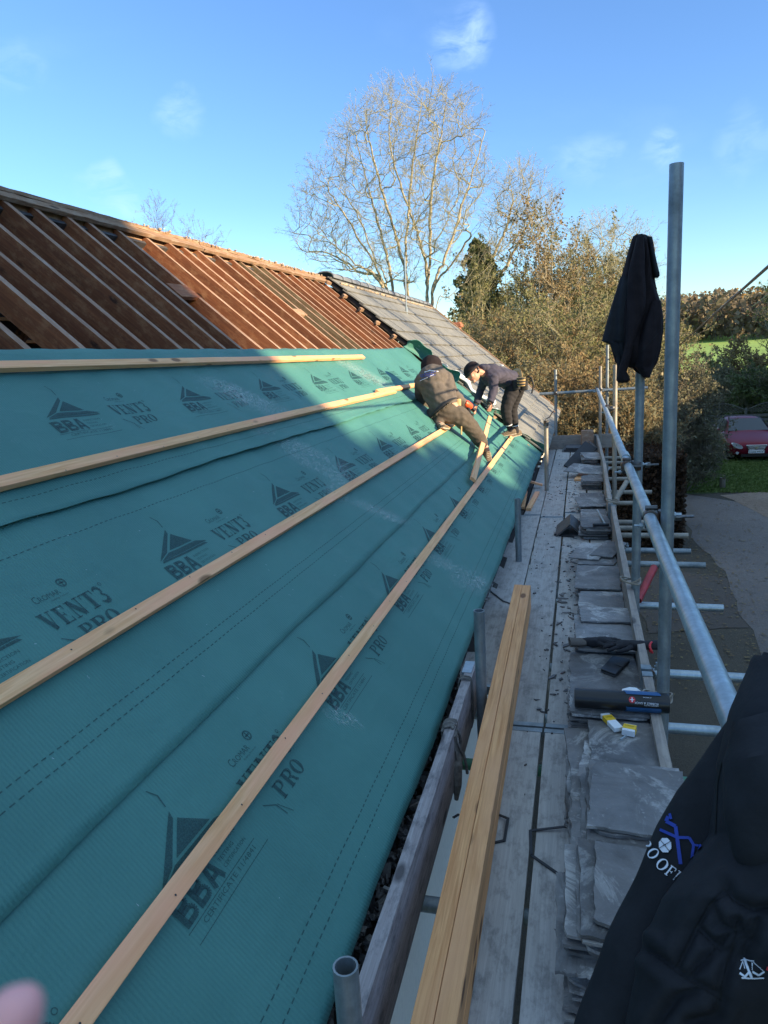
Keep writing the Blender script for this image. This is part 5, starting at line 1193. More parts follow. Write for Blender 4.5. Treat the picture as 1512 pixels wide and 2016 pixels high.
# ---------------------------------------------------------------- garden fence, gate post, stump, telegraph pole
t=empty('garden_fence',(6.6,35.5,-4.4),'dark slatted garden fence with arched lattice tops behind the red car','fence')
yf=35.2
for k in range(3):
    x0=5.2+k*1.95; x1=x0+1.86; mb=MB()
    for j in range(6): mb.box((x0,yf,-4.35+j*.19),(x1,yf+.02,-4.35+j*.19+.13))
    mb.build('slat_panel','fence_wood',t) if 'fence_wood' in MAT else mb.build('slat_panel','bark_grey',t)
    mb=MB(); n=16
    top=lambda u:-3.2+.12+.30*math.sin(math.pi*u)
    for i in range(n):
        u0,u1=i/n,(i+1)/n; mb.tube([(x0+(x1-x0)*u0,yf,top(u0)),(x0+(x1-x0)*u1,yf,top(u1))],.022,5)
    for i in range(1,15):
        u=i/15; X_=x0+(x1-x0)*u; hh=top(u)+3.2
        for sg in (1,-1):
            u2=u+sg*hh/(x1-x0)*.9; 
            if 0<u2<1 and top(u2)>-3.2: mb.tube([(X_,yf,-3.2),(x0+(x1-x0)*u2,yf,min(top(u2),-3.2+hh*.98))],.011,4)
    mb.build('lattice_top','fence_wood',t)
    mb=MB(); mb.box((x0-.09,yf-.03,-4.4),(x0-.0,yf+.06,-3.0)); mb.build('post','fence_wood',t)
mb=MB(); mb.tube([(4.15,23.3,-4.4),(4.15,23.3,-4.05)],[.09,.085],9); tag(mb.build('marker_post','bark_grey'),'short dark wooden post on the lawn in front of the grey bush','post')
pt=atY(1302,656,35); tp=empty('telegraph_pole',(pt[0],35,-4.4),'thin pale telegraph pole just left of the tall standard','pole')
mb=MB(); mb.tube([(pt[0],35,-4.4),tuple(pt)],[.14,.10],8); mb.build('pole','bark_pale',tp)
def wirecurve(name,a,b_,sag,r,label):
    a=np.array(a,float);b_=np.array(b_,float); mb=MB(); mb.tube([a+(b_-a)*u-np.array([0,0,sag*4*u*(1-u)]) for u in np.linspace(0,1,24)],r,5); tag(mb.build(name,'black_plastic'),label,'cable')
a=atY(1302,711,35); d0=atY(1512,525,5.0); wirecurve('overhead_cable',a,d0+(d0-a)*.25,.0,.011,'thick black overhead cable slanting down from the right edge to the telegraph pole')
a=atY(1480,604,70); d0=atY(1512,580,30); wirecurve('overhead_wire',a,d0+(d0-a)*.6,.0,.02,'thin faint wire slanting over the far hill at the right edge')
# near right tree tip
tree_obj('bare_tree','dark treetop at the right edge above the hill',(24,70,-2),[dict(pts=[(14.5,60,-3),tuple(atY(1520,640,60)),tuple(atY(1512,560,60))],r=.2,bare=.2),dict(pts=[(15.3,60,-3),tuple(atY(1530,640,60)),tuple(atY(1540,575,60))],r=.2,bare=.2)],dict(PB,k0=3,r0=.3),'bark_grey',seed=44,leaf=dict(n=3,spread=.15,size=.16,mat='leaf_dark'))
# ---------------------------------------------------------------- parked car (nose towards the camera)
car=empty('parked_car',(6.35,28.6,-4.38),'maroon saloon car parked nose-on on the lawn in front of the lattice fence','car')
CX,CY,CZ=float(atY(1488,905,28.4)[0]),28.4,-4.38
# stations from the nose (y=0) to the tail (y=4.5): y, halfwidth sill, belt, z sill, z belt, halfwidth roof, z roof
st=[(0.0,.52,.60,.34,.56,.50,.60),(.06,.74,.80,.24,.60,.60,.68),(.30,.84,.88,.20,.64,.68,.76),(.75,.86,.90,.20,.72,.72,.86),(1.25,.86,.90,.22,.82,.74,.94),(1.45,.86,.90,.22,.84,.73,.98),(1.95,.86,.90,.22,.88,.60,1.28),(2.2,.86,.90,.22,.89,.56,1.40),(2.8,.86,.90,.22,.90,.56,1.43),(3.4,.86,.90,.22,.92,.57,1.36),(4.0,.85,.89,.24,.94,.66,1.06),(4.35,.80,.84,.28,.92,.66,.98),(4.5,.66,.74,.36,.84,.58,.90)]
def sec(s):
    y,ws,wb,zs,zb,wr,zr=s; P=[(ws*.9,zs),(ws,zs+.06),(wb,(zs+zb)/2),(wb*.985,zb),(wb*.94,zb+.03),((wb*.94+wr)/2+.015,(zb+zr)/2+.015),(wr,zr-.03),(wr*.8,zr),(0,zr+.02)]
    full=[(x,z) for x,z in P]+[(-x,z) for x,z in P[-2::-1]]
    return [(CX+x,CY+y,CZ+z) for x,z in full]
mb=MB(); rings=[sec(s) for s in st]; mb.loft(rings)
body=mb.build('body','car_paint',car,smooth='auto'); su=body.modifiers.new('sub','SUBSURF'); su.levels=1; su.render_levels=1
def panel(name,pts,mat,parent=car,t=.012):
    P=[np.array([CX+x,CY+y,CZ+z]) for x,y,z in pts]; n_=np.cross(P[1]-P[0],P[-1]-P[0]); n_/=np.linalg.norm(n_); c=sum(P)/len(P)
    if n_@(c-np.array([CX,CY+2.4,CZ+.7]))<0: n_=-n_
    mb=MB(); k=len(P); mb.add([p+n_*t for p in P]+[p-n_*t for p in P],[tuple(range(k)),tuple(range(2*k-1,k-1,-1))]+[(i,(i+1)%k,k+(i+1)%k,k+i) for i in range(k)]); return mb.build(name,mat,parent)
panel('windscreen',[(-.70,1.43,.985),(.70,1.43,.985),(.545,2.12,1.375),(-.545,2.12,1.375)],'car_glass',t=.02)
panel('rear_screen',[(-.60,4.0,1.09),(.60,4.0,1.09),(.53,3.45,1.36),(-.53,3.45,1.36)],'car_glass',t=.02)
for sg in (-1,1):
    panel('side_window',[(sg*.80,1.62,.97),(sg*.82,2.55,.98),(sg*.63,2.5,1.36),(sg*.65,2.08,1.30)],'side_glass',t=.02)
    panel('side_window',[(sg*.82,2.62,.98),(sg*.80,3.6,1.0),(sg*.65,3.35,1.33),(sg*.63,2.58,1.36)],'side_glass',t=.02)
    # headlight
    mb=MB(); mb.loft([[ (CX+sg*(.62+.17*math.cos(a)*(1 if math.cos(a)>0 else 1)),CY-.07+yy+.05*abs(math.cos(a))+.14*max(0,math.cos(a)),CZ+.60+.085*math.sin(a)+.06*math.cos(a)) for a in np.linspace(0,2*math.pi,14,endpoint=False)] for yy in (-.02,.16)]); mb.build('headlight','lamp_clear',car,smooth='auto')
    mb=MB(); mb.tube([(CX+sg*.62,CY+.00,CZ+.34),(CX+sg*.62,CY+.05,CZ+.34)],.05,12); mb.build('fog_lamp','lamp_clear',car)
    # mirror
    mb=MB(); mb.ball((CX+sg*1.0,CY+1.62,CZ+1.0),.10,10,7,(1.1,.6,.75)); mb.tube([(CX+sg*.85,CY+1.64,CZ+.95),(CX+sg*.96,CY+1.63,CZ+.97)],.025,6); mb.build('door_mirror','car_paint',car,smooth=True)
    for y in (.82,3.55):
        mb=MB(); mb.tube([(CX+sg*.70,CY+y,CZ+.31),(CX+sg*.905,CY+y,CZ+.31)],[.31,.31],22); w=mb.build('wheel','rubber',car,smooth='auto')
        mb=MB(); mb.tube([(CX+sg*.90,CY+y,CZ+.31),(CX+sg*.915,CY+y,CZ+.31)],[.21,.20],16); 
        for k in range(5):
            a=k*2*math.pi/5; mb.tube([(CX+sg*.92,CY+y,CZ+.31),(CX+sg*.92,CY+y+.19*math.cos(a),CZ+.31+.19*math.sin(a))],.022,5)
        mb.build('rim','chrome',w)
mb=MB(); mb.hexa([(CX+x,CY+y,CZ+z) for x,y,z in ((-.22,-.03,.42),(.22,-.03,.42),(.22,.08,.42),(-.22,.08,.42),(-.34,-.01,.62),(.34,-.01,.62),(.34,.1,.62),(-.34,.1,.62))]); g=mb.build('grille','black_plastic',car)
mb=MB()
for a_,b_ in (((-.34,.62),(.34,.62)),((-.34,.62),(-.22,.42)),((.34,.62),(.22,.42)),((-.22,.42),(.22,.42))): mb.tube([(CX+a_[0],CY-.035,CZ+a_[1]),(CX+b_[0],CY-.035,CZ+b_[1])],.014,6)
for z in (.47,.52,.57): mb.tube([(CX-.27,CY-.03,CZ+z),(CX+.27,CY-.03,CZ+z)],.006,5)
mb.build('surround','chrome',g)
mb=MB(); mb.loft([[(CX+.055*math.cos(a),CY-.05,CZ+.535+.038*math.sin(a)) for a in np.linspace(0,2*math.pi,14,endpoint=False)],[(CX+.055*math.cos(a),CY-.03,CZ+.535+.038*math.sin(a)) for a in np.linspace(0,2*math.pi,14,endpoint=False)]]); mb.build('badge','chrome',g)
mb=MB(); mb.box((CX-.26,CY-.045,CZ+.33),(CX+.26,CY-.03,CZ+.44)); pl=mb.build('number_plate','plate_white',car)
mb=MB(); text(mb,'LG06 MCV',-.23,0,.46,.065,lambda u,v:(CX+u,CY-.048,CZ+.352+v)); mb.build('plate_characters','eye_dark',pl)
mb=MB(); mb.box((CX-.5,CY+.0,CZ+.20),(CX+.5,CY+.1,CZ+.30)); mb.build('lower_intake','black_plastic',car)
for sg in (-1,1):
    mb=MB(); mb.tube([(CX+sg*.9,CY+2.45,CZ+.80),(CX+sg*.91,CY+2.62,CZ+.80)],.014,5); mb.build('door_handle','car_paint',car)
# ---------------------------------------------------------------- people
def skin(nodes,edges,root,sub=2,flat=1.0):
    bm=bmesh.new(); sk=bm.verts.layers.skin.verify(); V={}
    for k,(p,r) in nodes.items():
        v=bm.verts.new(p); rr=r if isinstance(r,tuple) else (r,r); v[sk].radius=rr; v[sk].use_root=(k==root); V[k]=v
    for a,b in edges: bm.edges.new((V[a],V[b]))
    me=bpy.data.meshes.new('tmp'); bm.to_mesh(me); bm.free(); ob=bpy.data.objects.new('tmp',me); COL.objects.link(ob); s=ob.modifiers.new('s','SKIN'); s.use_smooth_shade=True
    if sub: u=ob.modifiers.new('u','SUBSURF'); u.levels=sub; u.render_levels=sub
    bpy.context.view_layer.update(); m2=bpy.data.meshes.new_from_object(ob.evaluated_get(bpy.context.evaluated_depsgraph_get())); bpy.data.objects.remove(ob)
    v=[tuple(x.co) for x in m2.vertices]; f=[tuple(p.vertices) for p in m2.polygons]; bpy.data.meshes.remove(m2); return v,f
def remesh_join(parts,name,mat,parent,vox,wr=0):
    mb=MB()
    for v,f in parts: mb.add(v,f)
    o=mb.build(name,mat,parent,smooth=True); m=o.modifiers.new('r','REMESH'); m.mode='VOXEL'; m.voxel_size=vox; m.use_smooth_shade=True
    sm=o.modifiers.new('sm','SMOOTH'); sm.iterations=2; sm.factor=.4
    bpy.context.view_layer.update(); me=bpy.data.meshes.new_from_object(o.evaluated_get(bpy.context.evaluated_depsgraph_get())); o.modifiers.clear(); old=o.data; o.data=me; me.name=name; bpy.data.meshes.remove(old)
    if wr:
        rg=random.Random(3)
        for v in me.vertices:
            c=v.co; k=math.sin(c.x*38+c.z*52+2*math.sin(c.y*31))*math.sin(c.z*44-c.y*35+1.3*math.sin(c.x*27)); v.co=c+v.normal*(k*wr)
    if not len(me.materials): me.materials.append(MAT[mat])
    me.polygons.foreach_set('use_smooth',[True]*len(me.polygons)); return o
def blob(c,r,sc=(1,1,1),nu=16,nv=12):
    m=MB(); m.ball(c,r,nu,nv,sc); return m.v,m.f
def headgeo(c,face,up,r):
    # skull, jaw, nose, ears as overlapping forms, fused by the remesh
    c=np.array(c,float); f=np.array(face,float); f/=np.linalg.norm(f); u=np.array(up,float); u-=f*(f@u); u/=np.linalg.norm(u); s=np.cross(f,u)
    def el(o,sc,rr):
        m=MB(); m.ball((0,0,0),rr,14,10); return [tuple(c+f*(o[0]*r+p[0]*sc[0])+s*(o[1]*r+p[1]*sc[1])+u*(o[2]*r+p[2]*sc[2])) for p in m.v],m.f
    P=[el((-.05,0,.12),(1.08,.88,1.0),r),el((.18,0,-.42),(.82,.68,.78),r),el((1.08,0,-.18),(.8,.5,1.2),r*.20),el((.78,0,-.95),(.9,1,.7),r*.28),
       el((.86,0,-.56),(.7,1.5,.5),r*.2),el((.86,0,.10),(.5,2.6,.5),r*.22)]
    for sg in (-1,1): P+= [el((-.05,sg*.88,-.12),(.8,.35,1.2),r*.27), el((.72,sg*.42,-.28),(.7,.9,.8),r*.3)]
    return P,(c,f,s,u)
def hand(wr,d,palm_n,r,curl=.6,sc=1.0,thumb=1):
    # palm with five separate bent fingers, as skinned chains
    w=np.array(wr,float); d=np.array(d,float); d/=np.linalg.norm(d); n=np.array(palm_n,float); n-=d*(n@d); n/=np.linalg.norm(n); s=np.cross(n,d)
    P=lambda a,b,c:tuple(w+(d*a+s*b+n*c)*sc)
    N_={'w':(P(0,0,0),(.026*sc,.018*sc)),'p':(P(.045,0,.002),(.038*sc,.016*sc)),'q':(P(.080,0,.004),(.040*sc,.013*sc))}; E_=[('w','p'),('p','q')]
    for k,(b,l) in enumerate(((-.032,.070),(-.011,.080),(.011,.075),(.031,.060))):
        c1=curl; N_[f'a{k}']=(P(.085,b,.004),.0095*sc); N_[f'b{k}']=(P(.085+l*.5*math.cos(c1*.6),b*1.05,.004+l*.5*math.sin(c1*.6)),.009*sc); N_[f'c{k}']=(P(.085+l*(.5*math.cos(c1*.6)+.5*math.cos(c1*2)),b*1.05,.004+l*(.5*math.sin(c1*.6)+.5*math.sin(c1*2))),.0075*sc)
        E_+=[('q',f'a{k}'),(f'a{k}',f'b{k}'),(f'b{k}',f'c{k}')]
    N_['t1']=(P(.03,-.040*thumb,.012),.012*sc); N_['t2']=(P(.062,-.058*thumb,.030),.0105*sc); N_['t3']=(P(.085,-.052*thumb,.048),.0085*sc); E_+=[('w','t1'),('t1','t2'),('t2','t3')]
    return skin(N_,E_,'w',1)
def PP(x,y,Y): return atY(780+x/4.447,660+y/4.447,Y)
SCP=.86
def person(name,label,J,rad,headface,headup,hr,tops,pants,shoes,hands,vox=.011):
    root=empty(name,tuple(J['hip']),label,'person')
    E_=[('hip','belly'),('belly','chest'),('chest','neck'),('neck','head0'),('chest','shL'),('shL','elL'),('elL','haL'),('chest','shR'),('shR','elR'),('elR','haR'),('hip','hpL'),('hpL','knL'),('knL','anL'),('anL','toL'),('hip','hpR'),('hpR','knR'),('knR','anR'),('anR','toR')]
    J=dict(J); TOE={k:J[k] for k in ('toL','toR')}
    for sd in 'LR': J['to'+sd]=J['an'+sd]+(J['to'+sd]-J['an'+sd])*.25+np.array([0,0,-.0])
    body={k:(tuple(J[k]),rad[k]*.82 if k not in('neck','haL','haR','head0') else rad[k]) for k in J if k!='head'}
    parts=[skin(body,E_,'hip',1)]
    hg,fr=headgeo(J['head'],headface,headup,hr); parts+=hg
    for h in hands: parts.append(hand(*h))
    remesh_join(parts,'body','skin',root,.0065)
    # clothing follows the same skeleton, cut at cuffs and waist
    up_={k:(tuple(J[k]),rad[k]*1.13) for k in ('belly','chest','shL','elL','shR','elR')}
    for a,b,k in (('elL','haL','cuL'),('elR','haR','cuR')): up_[k]=(tuple(J[a]+(J[b]-J[a])*.90),rad[b]*1.35)
    up_['hem']=(tuple(J['belly']+(J['hip']-J['belly'])*.85),rad['hip']*1.10); up_['nk']=(tuple(J['chest']+(J['neck']-J['chest'])*.8),rad['neck']*1.5)
    for a,b,k in (('shL','elL','uL'),('shR','elR','uR')): up_[k]=(tuple(J[a]+(J[b]-J[a])*.5+np.array([0,0,.005])),rad[b]*1.45)
    v=skin(up_,[('hem','belly'),('belly','chest'),('chest','nk'),('chest','shL'),('shL','uL'),('uL','elL'),('elL','cuL'),('chest','shR'),('shR','uR'),('uR','elR'),('elR','cuR')],'belly',2)
    extra_=[]
    # chest volume between the shoulders, and a folded hood behind the neck
    c=(J['shL']+J['shR'])/2; extra_.append(blob((c+J['chest'])/2,rad['chest']*1.18,(1,1,1))); nb=J['neck']-J['head']; 
    for sd in 'LR':
        m_=MB(); cu=J['el'+sd]+(J['ha'+sd]-J['el'+sd])*.93; mdl=(J['sh'+sd]+J['el'+sd])/2
        m_.tube([J['sh'+sd],mdl,J['el'+sd],(J['el'+sd]+cu)/2,cu],[rad['sh'+sd]*1.1,rad['el'+sd]*1.42,rad['el'+sd]*1.25,rad['el'+sd]*1.15,rad['el'+sd]*1.05],16); extra_.append((m_.v,m_.f))
    hood=J['neck']+np.array(tops.get('hood',(0,0,0)),float); extra_.append(blob(hood,hr*.74,(1.15,1.0,.72)))
    tp=remesh_join([v]+extra_,'hooded_top',tops['mat'],root,.009,.0045)
    lo={'hip':(tuple(J['hip']),rad['hip']*1.12)}
    for sd in 'LR':
        lo['hp'+sd]=(tuple(J['hp'+sd]),rad['hp'+sd]*1.14); lo['md'+sd]=(tuple((J['hp'+sd]+J['kn'+sd])/2),(rad['hp'+sd]+rad['kn'+sd])*.58); lo['kn'+sd]=(tuple(J['kn'+sd]),rad['kn'+sd]*1.22); lo['cf'+sd]=(tuple((J['kn'+sd]*.5+J['an'+sd]*.5)),rad['kn'+sd]*1.08); lo['cu'+sd]=(tuple(J['kn'+sd]+(J['an'+sd]-J['kn'+sd])*pants.get('cuff',.92)),rad['an'+sd]*1.4)
    lo['wb']=(tuple(J['hip']+(J['belly']-J['hip'])*.35),rad['hip']*1.02)
    E2=[('hip','wb')]
    for sd in 'LR': E2+=[('hip','hp'+sd),('hp'+sd,'md'+sd),('md'+sd,'kn'+sd),('kn'+sd,'cf'+sd),('cf'+sd,'cu'+sd)]
    remesh_join([skin(lo,E2,'hip',2)],'trousers',pants['mat'],root,.009,.004)
    return root,fr
def shoe(root,ank,toe,up,L_=.25,mat='shoe_brown'):
    a=np.array(ank,float); d=np.array(toe,float)-a; up=np.array(up,float); d-=up*(d@up)*.0; d/=np.linalg.norm(d); u=up-d*(d@up); u/=np.linalg.norm(u); s=np.cross(d,u)
    base=a-u*.055
    prof=[(-.28,.028,.045,.075),(-.20,.036,.05,.10),(-.02,.040,.05,.105),(.12,.038,.04,.085),(.30,.045,.03,.062),(.52,.050,.02,.050),(.66,.042,.014,.040),(.72,.022,.010,.028)]
    mb=MB(); rings=[]
    for x,w,_,h in prof:
        ring=[]
        for k in range(14):
            t=2*math.pi*k/14; zz=math.sin(t); ring.append(base+d*(x*L_)+s*(w*math.cos(t))+u*(max(zz,-.25)*h*.5+h*.5*.25+.012))
        rings.append(ring)
    mb.loft(rings); sh=mb.build('shoe',mat,root,smooth='auto')
    mb=MB(); mb.loft([[base+d*(x*L_)+s*(w*1.12*math.cos(t))+u*(.008+.010*math.sin(t)) for t in np.linspace(0,2*math.pi,14,endpoint=False)] for x,w,_,h in prof]); mb.build('sole','shoe_sole',sh)
    mb=MB()
    for k in range(4): x=.10+k*.09; mb.tube([base+d*(x*L_)+s*q*.03+u*(.085-.08*abs(q)**3*.25-k*.008) for q in (-1,0,1)],.0035,4)
    mb.build('laces','shoe_sole',sh)
# -- standing man, bent over to the left
J=dict(head=PP(668,325,9.28),head0=PP(690,322,9.30),neck=PP(752,325,9.38),chest=PP(850,345,9.50),belly=PP(950,365,9.62),hip=PP(1040,400,9.72),
  shL=PP(850,360,9.33),elL=PP(850,490,9.27),haL=PP(822,598,9.15),shR=PP(790,345,9.62),elR=PP(742,470,9.66),haR=PP(700,610,9.58),
  hpL=PP(1030,450,9.63),knL=PP(952,650,9.52),anL=PP(1000,835,9.58),toL=PP(905,880,9.50),hpR=PP(1075,450,9.82),knR=PP(1010,640,9.86),anR=PP(1052,845,9.86),toR=PP(985,880,9.80))
rad=dict(head0=.05,neck=.058,chest=.125,belly=.118,hip=.118,shL=.068,elL=.046,haL=.028,shR=.066,elR=.044,haR=.028,hpL=.100,knL=.066,anL=.036,toL=.028,hpR=.095,knR=.062,anR=.036,toR=.028)
p2,fr=person('person','man in black beanie and navy hoodie bending over, holding the slanting batten',J,rad,(-.55,-.62,-.55),(-.62,-.05,.62),.098,dict(mat='cloth_navy',hood=(.02,.02,.055)),dict(mat='cloth_dark',cuff=.80),None,
   [(J['haL'],(-.12,-.1,-1),(-.5,.6,0),0,.9,.85,1),(J['haR'],(-.5,-.3,-.7),(.2,-.4,-.8),0,.8,.85,-1)])
c,f,s,u=fr; hr=.098
mb=MB(); rings=[]
for k,(h,r_) in enumerate(((-.02,1.10),(.18,1.14),(.42,1.10),(.75,.98),(1.02,.78),(1.2,.50),(1.27,.18))):
    rings.append([c-f*hr*(.10+.12*h)+u*hr*h*1.0+(f*math.cos(a)*1.08+s*math.sin(a)*.96)*hr*r_*(1+.02*math.sin(9*a)) for a in np.linspace(0,2*math.pi,24,endpoint=False)])
mb.loft(rings); mb.build('beanie','cloth_fleece',p2,smooth='auto')
mb=MB(); mb.loft([[c-f*hr*.10+u*hr*h+(f*math.cos(a)*1.08+s*math.sin(a)*.96)*hr*r_ for a in np.linspace(0,2*math.pi,24,endpoint=False)] for h,r_ in ((-.02,1.08),(.0,1.15),(.22,1.17),(.26,1.12))]); mb.build('beanie_cuff','cloth_dark',p2,smooth='auto')
for sg in (-1,1):
    mb=MB(); mb.ball(c+f*hr*.90+s*hr*.34*sg-u*hr*.03,hr*.085,8,6,(1,1,.7)); mb.build('eye','eye_dark',p2)
    mb=MB(); mb.tube([c+f*hr*.97+s*hr*.18*sg+u*hr*.12,c+f*hr*.93+s*hr*.36*sg+u*hr*.16,c+f*hr*.80+s*hr*.52*sg+u*hr*.12],hr*.045,5); mb.build('eyebrow','eye_dark',p2)
mb=MB(); mb.tube([c+f*hr*.93+s*hr*.24-u*hr*.60,c+f*hr*1.02-u*hr*.58,c+f*hr*.93-s*hr*.24-u*hr*.60],hr*.05,6); mb.build('mouth','red_print',p2)
# stubble / hair at the sides
mb=MB()
for sg in (-1,1): mb.ball(c+s*hr*.80*sg-u*hr*.30-f*hr*.25,hr*.34,8,6,(.8,.5,1.2))
mb.build('hair','eye_dark',p2,smooth=True)
up=(0.25,-.05,.97)
shoe(p2,J['anL']+np.array([.0,0,.0]),J['anL']+np.array([-.95,-.28,-.12]),up,.25); shoe(p2,J['anR'],J['anR']+np.array([-.75,-.55,-.10]),up,.25)
for k in ('anL','anR'):
    a=J[k]; kn=J['kn'+k[-1]]; d=(kn-a)/np.linalg.norm(kn-a); mb=MB(); mb.tube([a-d*.02,a+d*.10],[.036,.042],12); sk_=mb.build('sock','cloth_dark',p2,smooth='auto'); mb=MB(); mb.tube([a+d*.075,a+d*.085],[.044,.044],12); mb.build('sock_band','white_card',sk_)
# tool belt and pouches
hb_=J['hip']; mb=MB(); ax=(J['belly']-J['hip']); ax/=np.linalg.norm(ax); a1=np.cross(ax,[0,1,0]); a1/=np.linalg.norm(a1); a2=np.cross(ax,a1)
q=J['hip']+ax*.02
mb.tube([q+(a1*math.cos(t)*.145+a2*math.sin(t)*.145) for t in np.linspace(0,2*math.pi,26)],[(.006,.024)]*26,6,cap=False); mb.build('tool_belt','leather_tan',p2)
for (x,y,Y,w,h,mt) in ((1055,430,9.52,.075,.11,'black_felt'),(1095,405,9.44,.085,.10,'leather_tan'),(1120,440,9.60,.08,.10,'black_felt')):
    c0=PP(x,y,Y); mb=MB(); mb.loft([[c0+np.array([math.copysign(abs(math.cos(t))**.6,math.cos(t))*w*sc_*.62,math.copysign(abs(math.sin(t))**.6,math.sin(t))*.035*sc_,z]) for t in np.linspace(0,2*math.pi,14,endpoint=False)] for z,sc_ in ((-h*.62,.7),(-h*.55,.92),(0,1),(h*.5,1.05),(h*.52,.95))]); po=mb.build('tool_pouch',mt,p2,smooth='auto')
    if mt=='leather_tan':
        for dz in (-.035,0,.035):
            mb=MB(); mb.tube([c0+np.array([math.cos(t)*w*.66,math.sin(t)*.04,dz]) for t in np.linspace(math.pi,2*math.pi,10)],[(.005,.010)]*10,6); mb.build('strap','black_felt',po)
mb=MB(); a=PP(1150,360,9.6); mb.tube([a,a+np.array([.05,0,-.02]),a+np.array([.075,0,-.12]),a+np.array([.05,0,-.22])],.012,6); mb.build('hammer_loop','black_felt',p2)
mb=MB(); c0=PP(925,257,9.55); mb.ball(c0+np.array([0,0,-.01]),.018,8,6,(1.4,1,.5)); mb.build('logo','logo_white',p2)
# -- crouching man seen from behind
J=dict(head=PP(312,282,7.66),head0=PP(313,298,7.62),neck=PP(320,335,7.60),chest=PP(325,425,7.50),belly=PP(370,560,7.42),hip=PP(440,660,7.40),
  shL=PP(228,395,7.56),elL=PP(215,540,7.66),haL=PP(270,660,7.78),shR=PP(425,365,7.56),elR=PP(488,500,7.72),haR=PP(625,640,7.92),
  hpL=PP(360,690,7.46),knL=PP(300,725,7.66),anL=PP(395,790,7.22),toL=PP(420,750,7.10),hpR=PP(520,680,7.44),knR=PP(650,800,7.56),anR=PP(800,1010,7.64),toR=PP(810,1090,7.56))
rad=dict(head0=.06,neck=.06,chest=.150,belly=.135,hip=.130,shL=.078,elL=.052,haL=.030,shR=.078,elR=.052,haR=.030,hpL=.105,knL=.070,anL=.038,toL=.03,hpR=.105,knR=.078,anR=.044,toR=.03)
p1,fr=person('person','man in grey-brown hoodie kneeling on the third batten, back to the camera',J,rad,(.15,.9,-.42),(.05,.42,.9),.105,dict(mat='cloth_grey',hood=(0,-.05,-.01)),dict(mat='cloth_trousers',cuff=.9),None,
   [(J['haL'],(.3,.5,-.6),(0,-.3,-1),0,.5,.85,1),(J['haR'],(.8,.1,-.3),(.1,.4,-.8),0,1.0,.85,-1)])
c,f,s,u=fr; hr=.105
mb=MB(); rings=[]
for h,r_ in ((-.55,1.02),(-.30,1.10),(.1,1.14),(.42,1.10),(.75,.94),(1.0,.70),(1.14,.42),(1.19,.12)):
    rings.append([c-f*hr*.08+u*hr*h+(f*math.cos(a)*1.06+s*math.sin(a)*.95)*hr*r_*(1+.02*math.sin(8*a)) for a in np.linspace(0,2*math.pi,24,endpoint=False)])
mb.loft(rings); mb.build('beanie','cloth_fleece',p1,smooth='auto')
shoe(p1,J['anR']+np.array([0,0,-.02]),J['anR']+np.array([.35,-.75,-.42]),(.45,-.1,.85),.25)
shoe(p1,J['anL'],J['anL']+np.array([.28,-.55,.12]),(-.2,.75,.5),.25)
top=[o for o in p1.children if o.name.startswith('hooded_top')][0]
def bvh_of(o,extra_=None):
    dg=bpy.context.evaluated_depsgraph_get(); bpy.context.view_layer.update(); ev=o.evaluated_get(dg); me=ev.to_mesh(); M=o.matrix_world; v=[M@x.co for x in me.vertices]; f=[tuple(p.vertices) for p in me.polygons]; ev.to_mesh_clear(); return BVHTree.FromPolygons(v,f)
def onto(bv,px,py,e=.0015,fallback=3.0):
    r=Vector(ray(px,py)); h=bv.ray_cast(Vector((0,0,0)),r)
    if h[0] is None: return None
    n_=h[1] if h[1].dot(r)<0 else -h[1]
    return np.array(h[0]+n_*e)
def decal(bv,name,mat,parent,shapes,e=.0015):
    mb=MB()
    for sh in shapes:
        P=[onto(bv,x,y,e) for x,y in sh]
        if any(p is None for p in P): continue
        d=[np.linalg.norm(p) for p in P]
        if max(d)-min(d)>.15: continue
        mb.add(P,[tuple(range(len(P)))])
    return mb.build(name,mat,parent) if mb.v else None
def bandp(pts,w):   # polyline band in picture units cut into short quads
    out=[]
    for (x0,y0),(x1,y1) in zip(pts[:-1],pts[1:]):
        l=math.hypot(x1-x0,y1-y0); n=max(1,int(l/6)); nx,ny_=-(y1-y0)/l*w/2,(x1-x0)/l*w/2
        for i in range(n):
            a=i/n;b=(i+1)/n; ax,ay=x0+(x1-x0)*a,y0+(y1-y0)*a; bx_,by_=x0+(x1-x0)*b,y0+(y1-y0)*b
            out.append([(ax+nx,ay+ny_),(bx_+nx,by_+ny_),(bx_-nx,by_-ny_),(ax-nx,ay-ny_)])
    return out
bv=bvh_of(top)
Q=lambda x,y:(780+x/4.447,660+y/4.447)
sh=[]
for row,(a,b_) in enumerate((((210,352),(350,318)),((218,366),(330,340)),((205,395),(345,345)))):
    n=9 if row<2 else 1
    for i in range(n):
        u0=i/n+.02; u1=(i+.72)/n if n>1 else 1
        sh+=bandp([Q(a[0]+(b_[0]-a[0])*u0,a[1]+(b_[1]-a[1])*u0),Q(a[0]+(b_[0]-a[0])*u1,a[1]+(b_[1]-a[1])*u1)],2.2 if n>1 else 1.0)
decal(bv,'back_print','logo_blue',p1,sh,.003)
decal(bv,'back_print','logo_white',p1,bandp([Q(250,325),Q(300,308)],1.6)+bandp([Q(300,312),Q(370,318)],1.4)+bandp([Q(330,345),Q(210,400)],.8),.004)
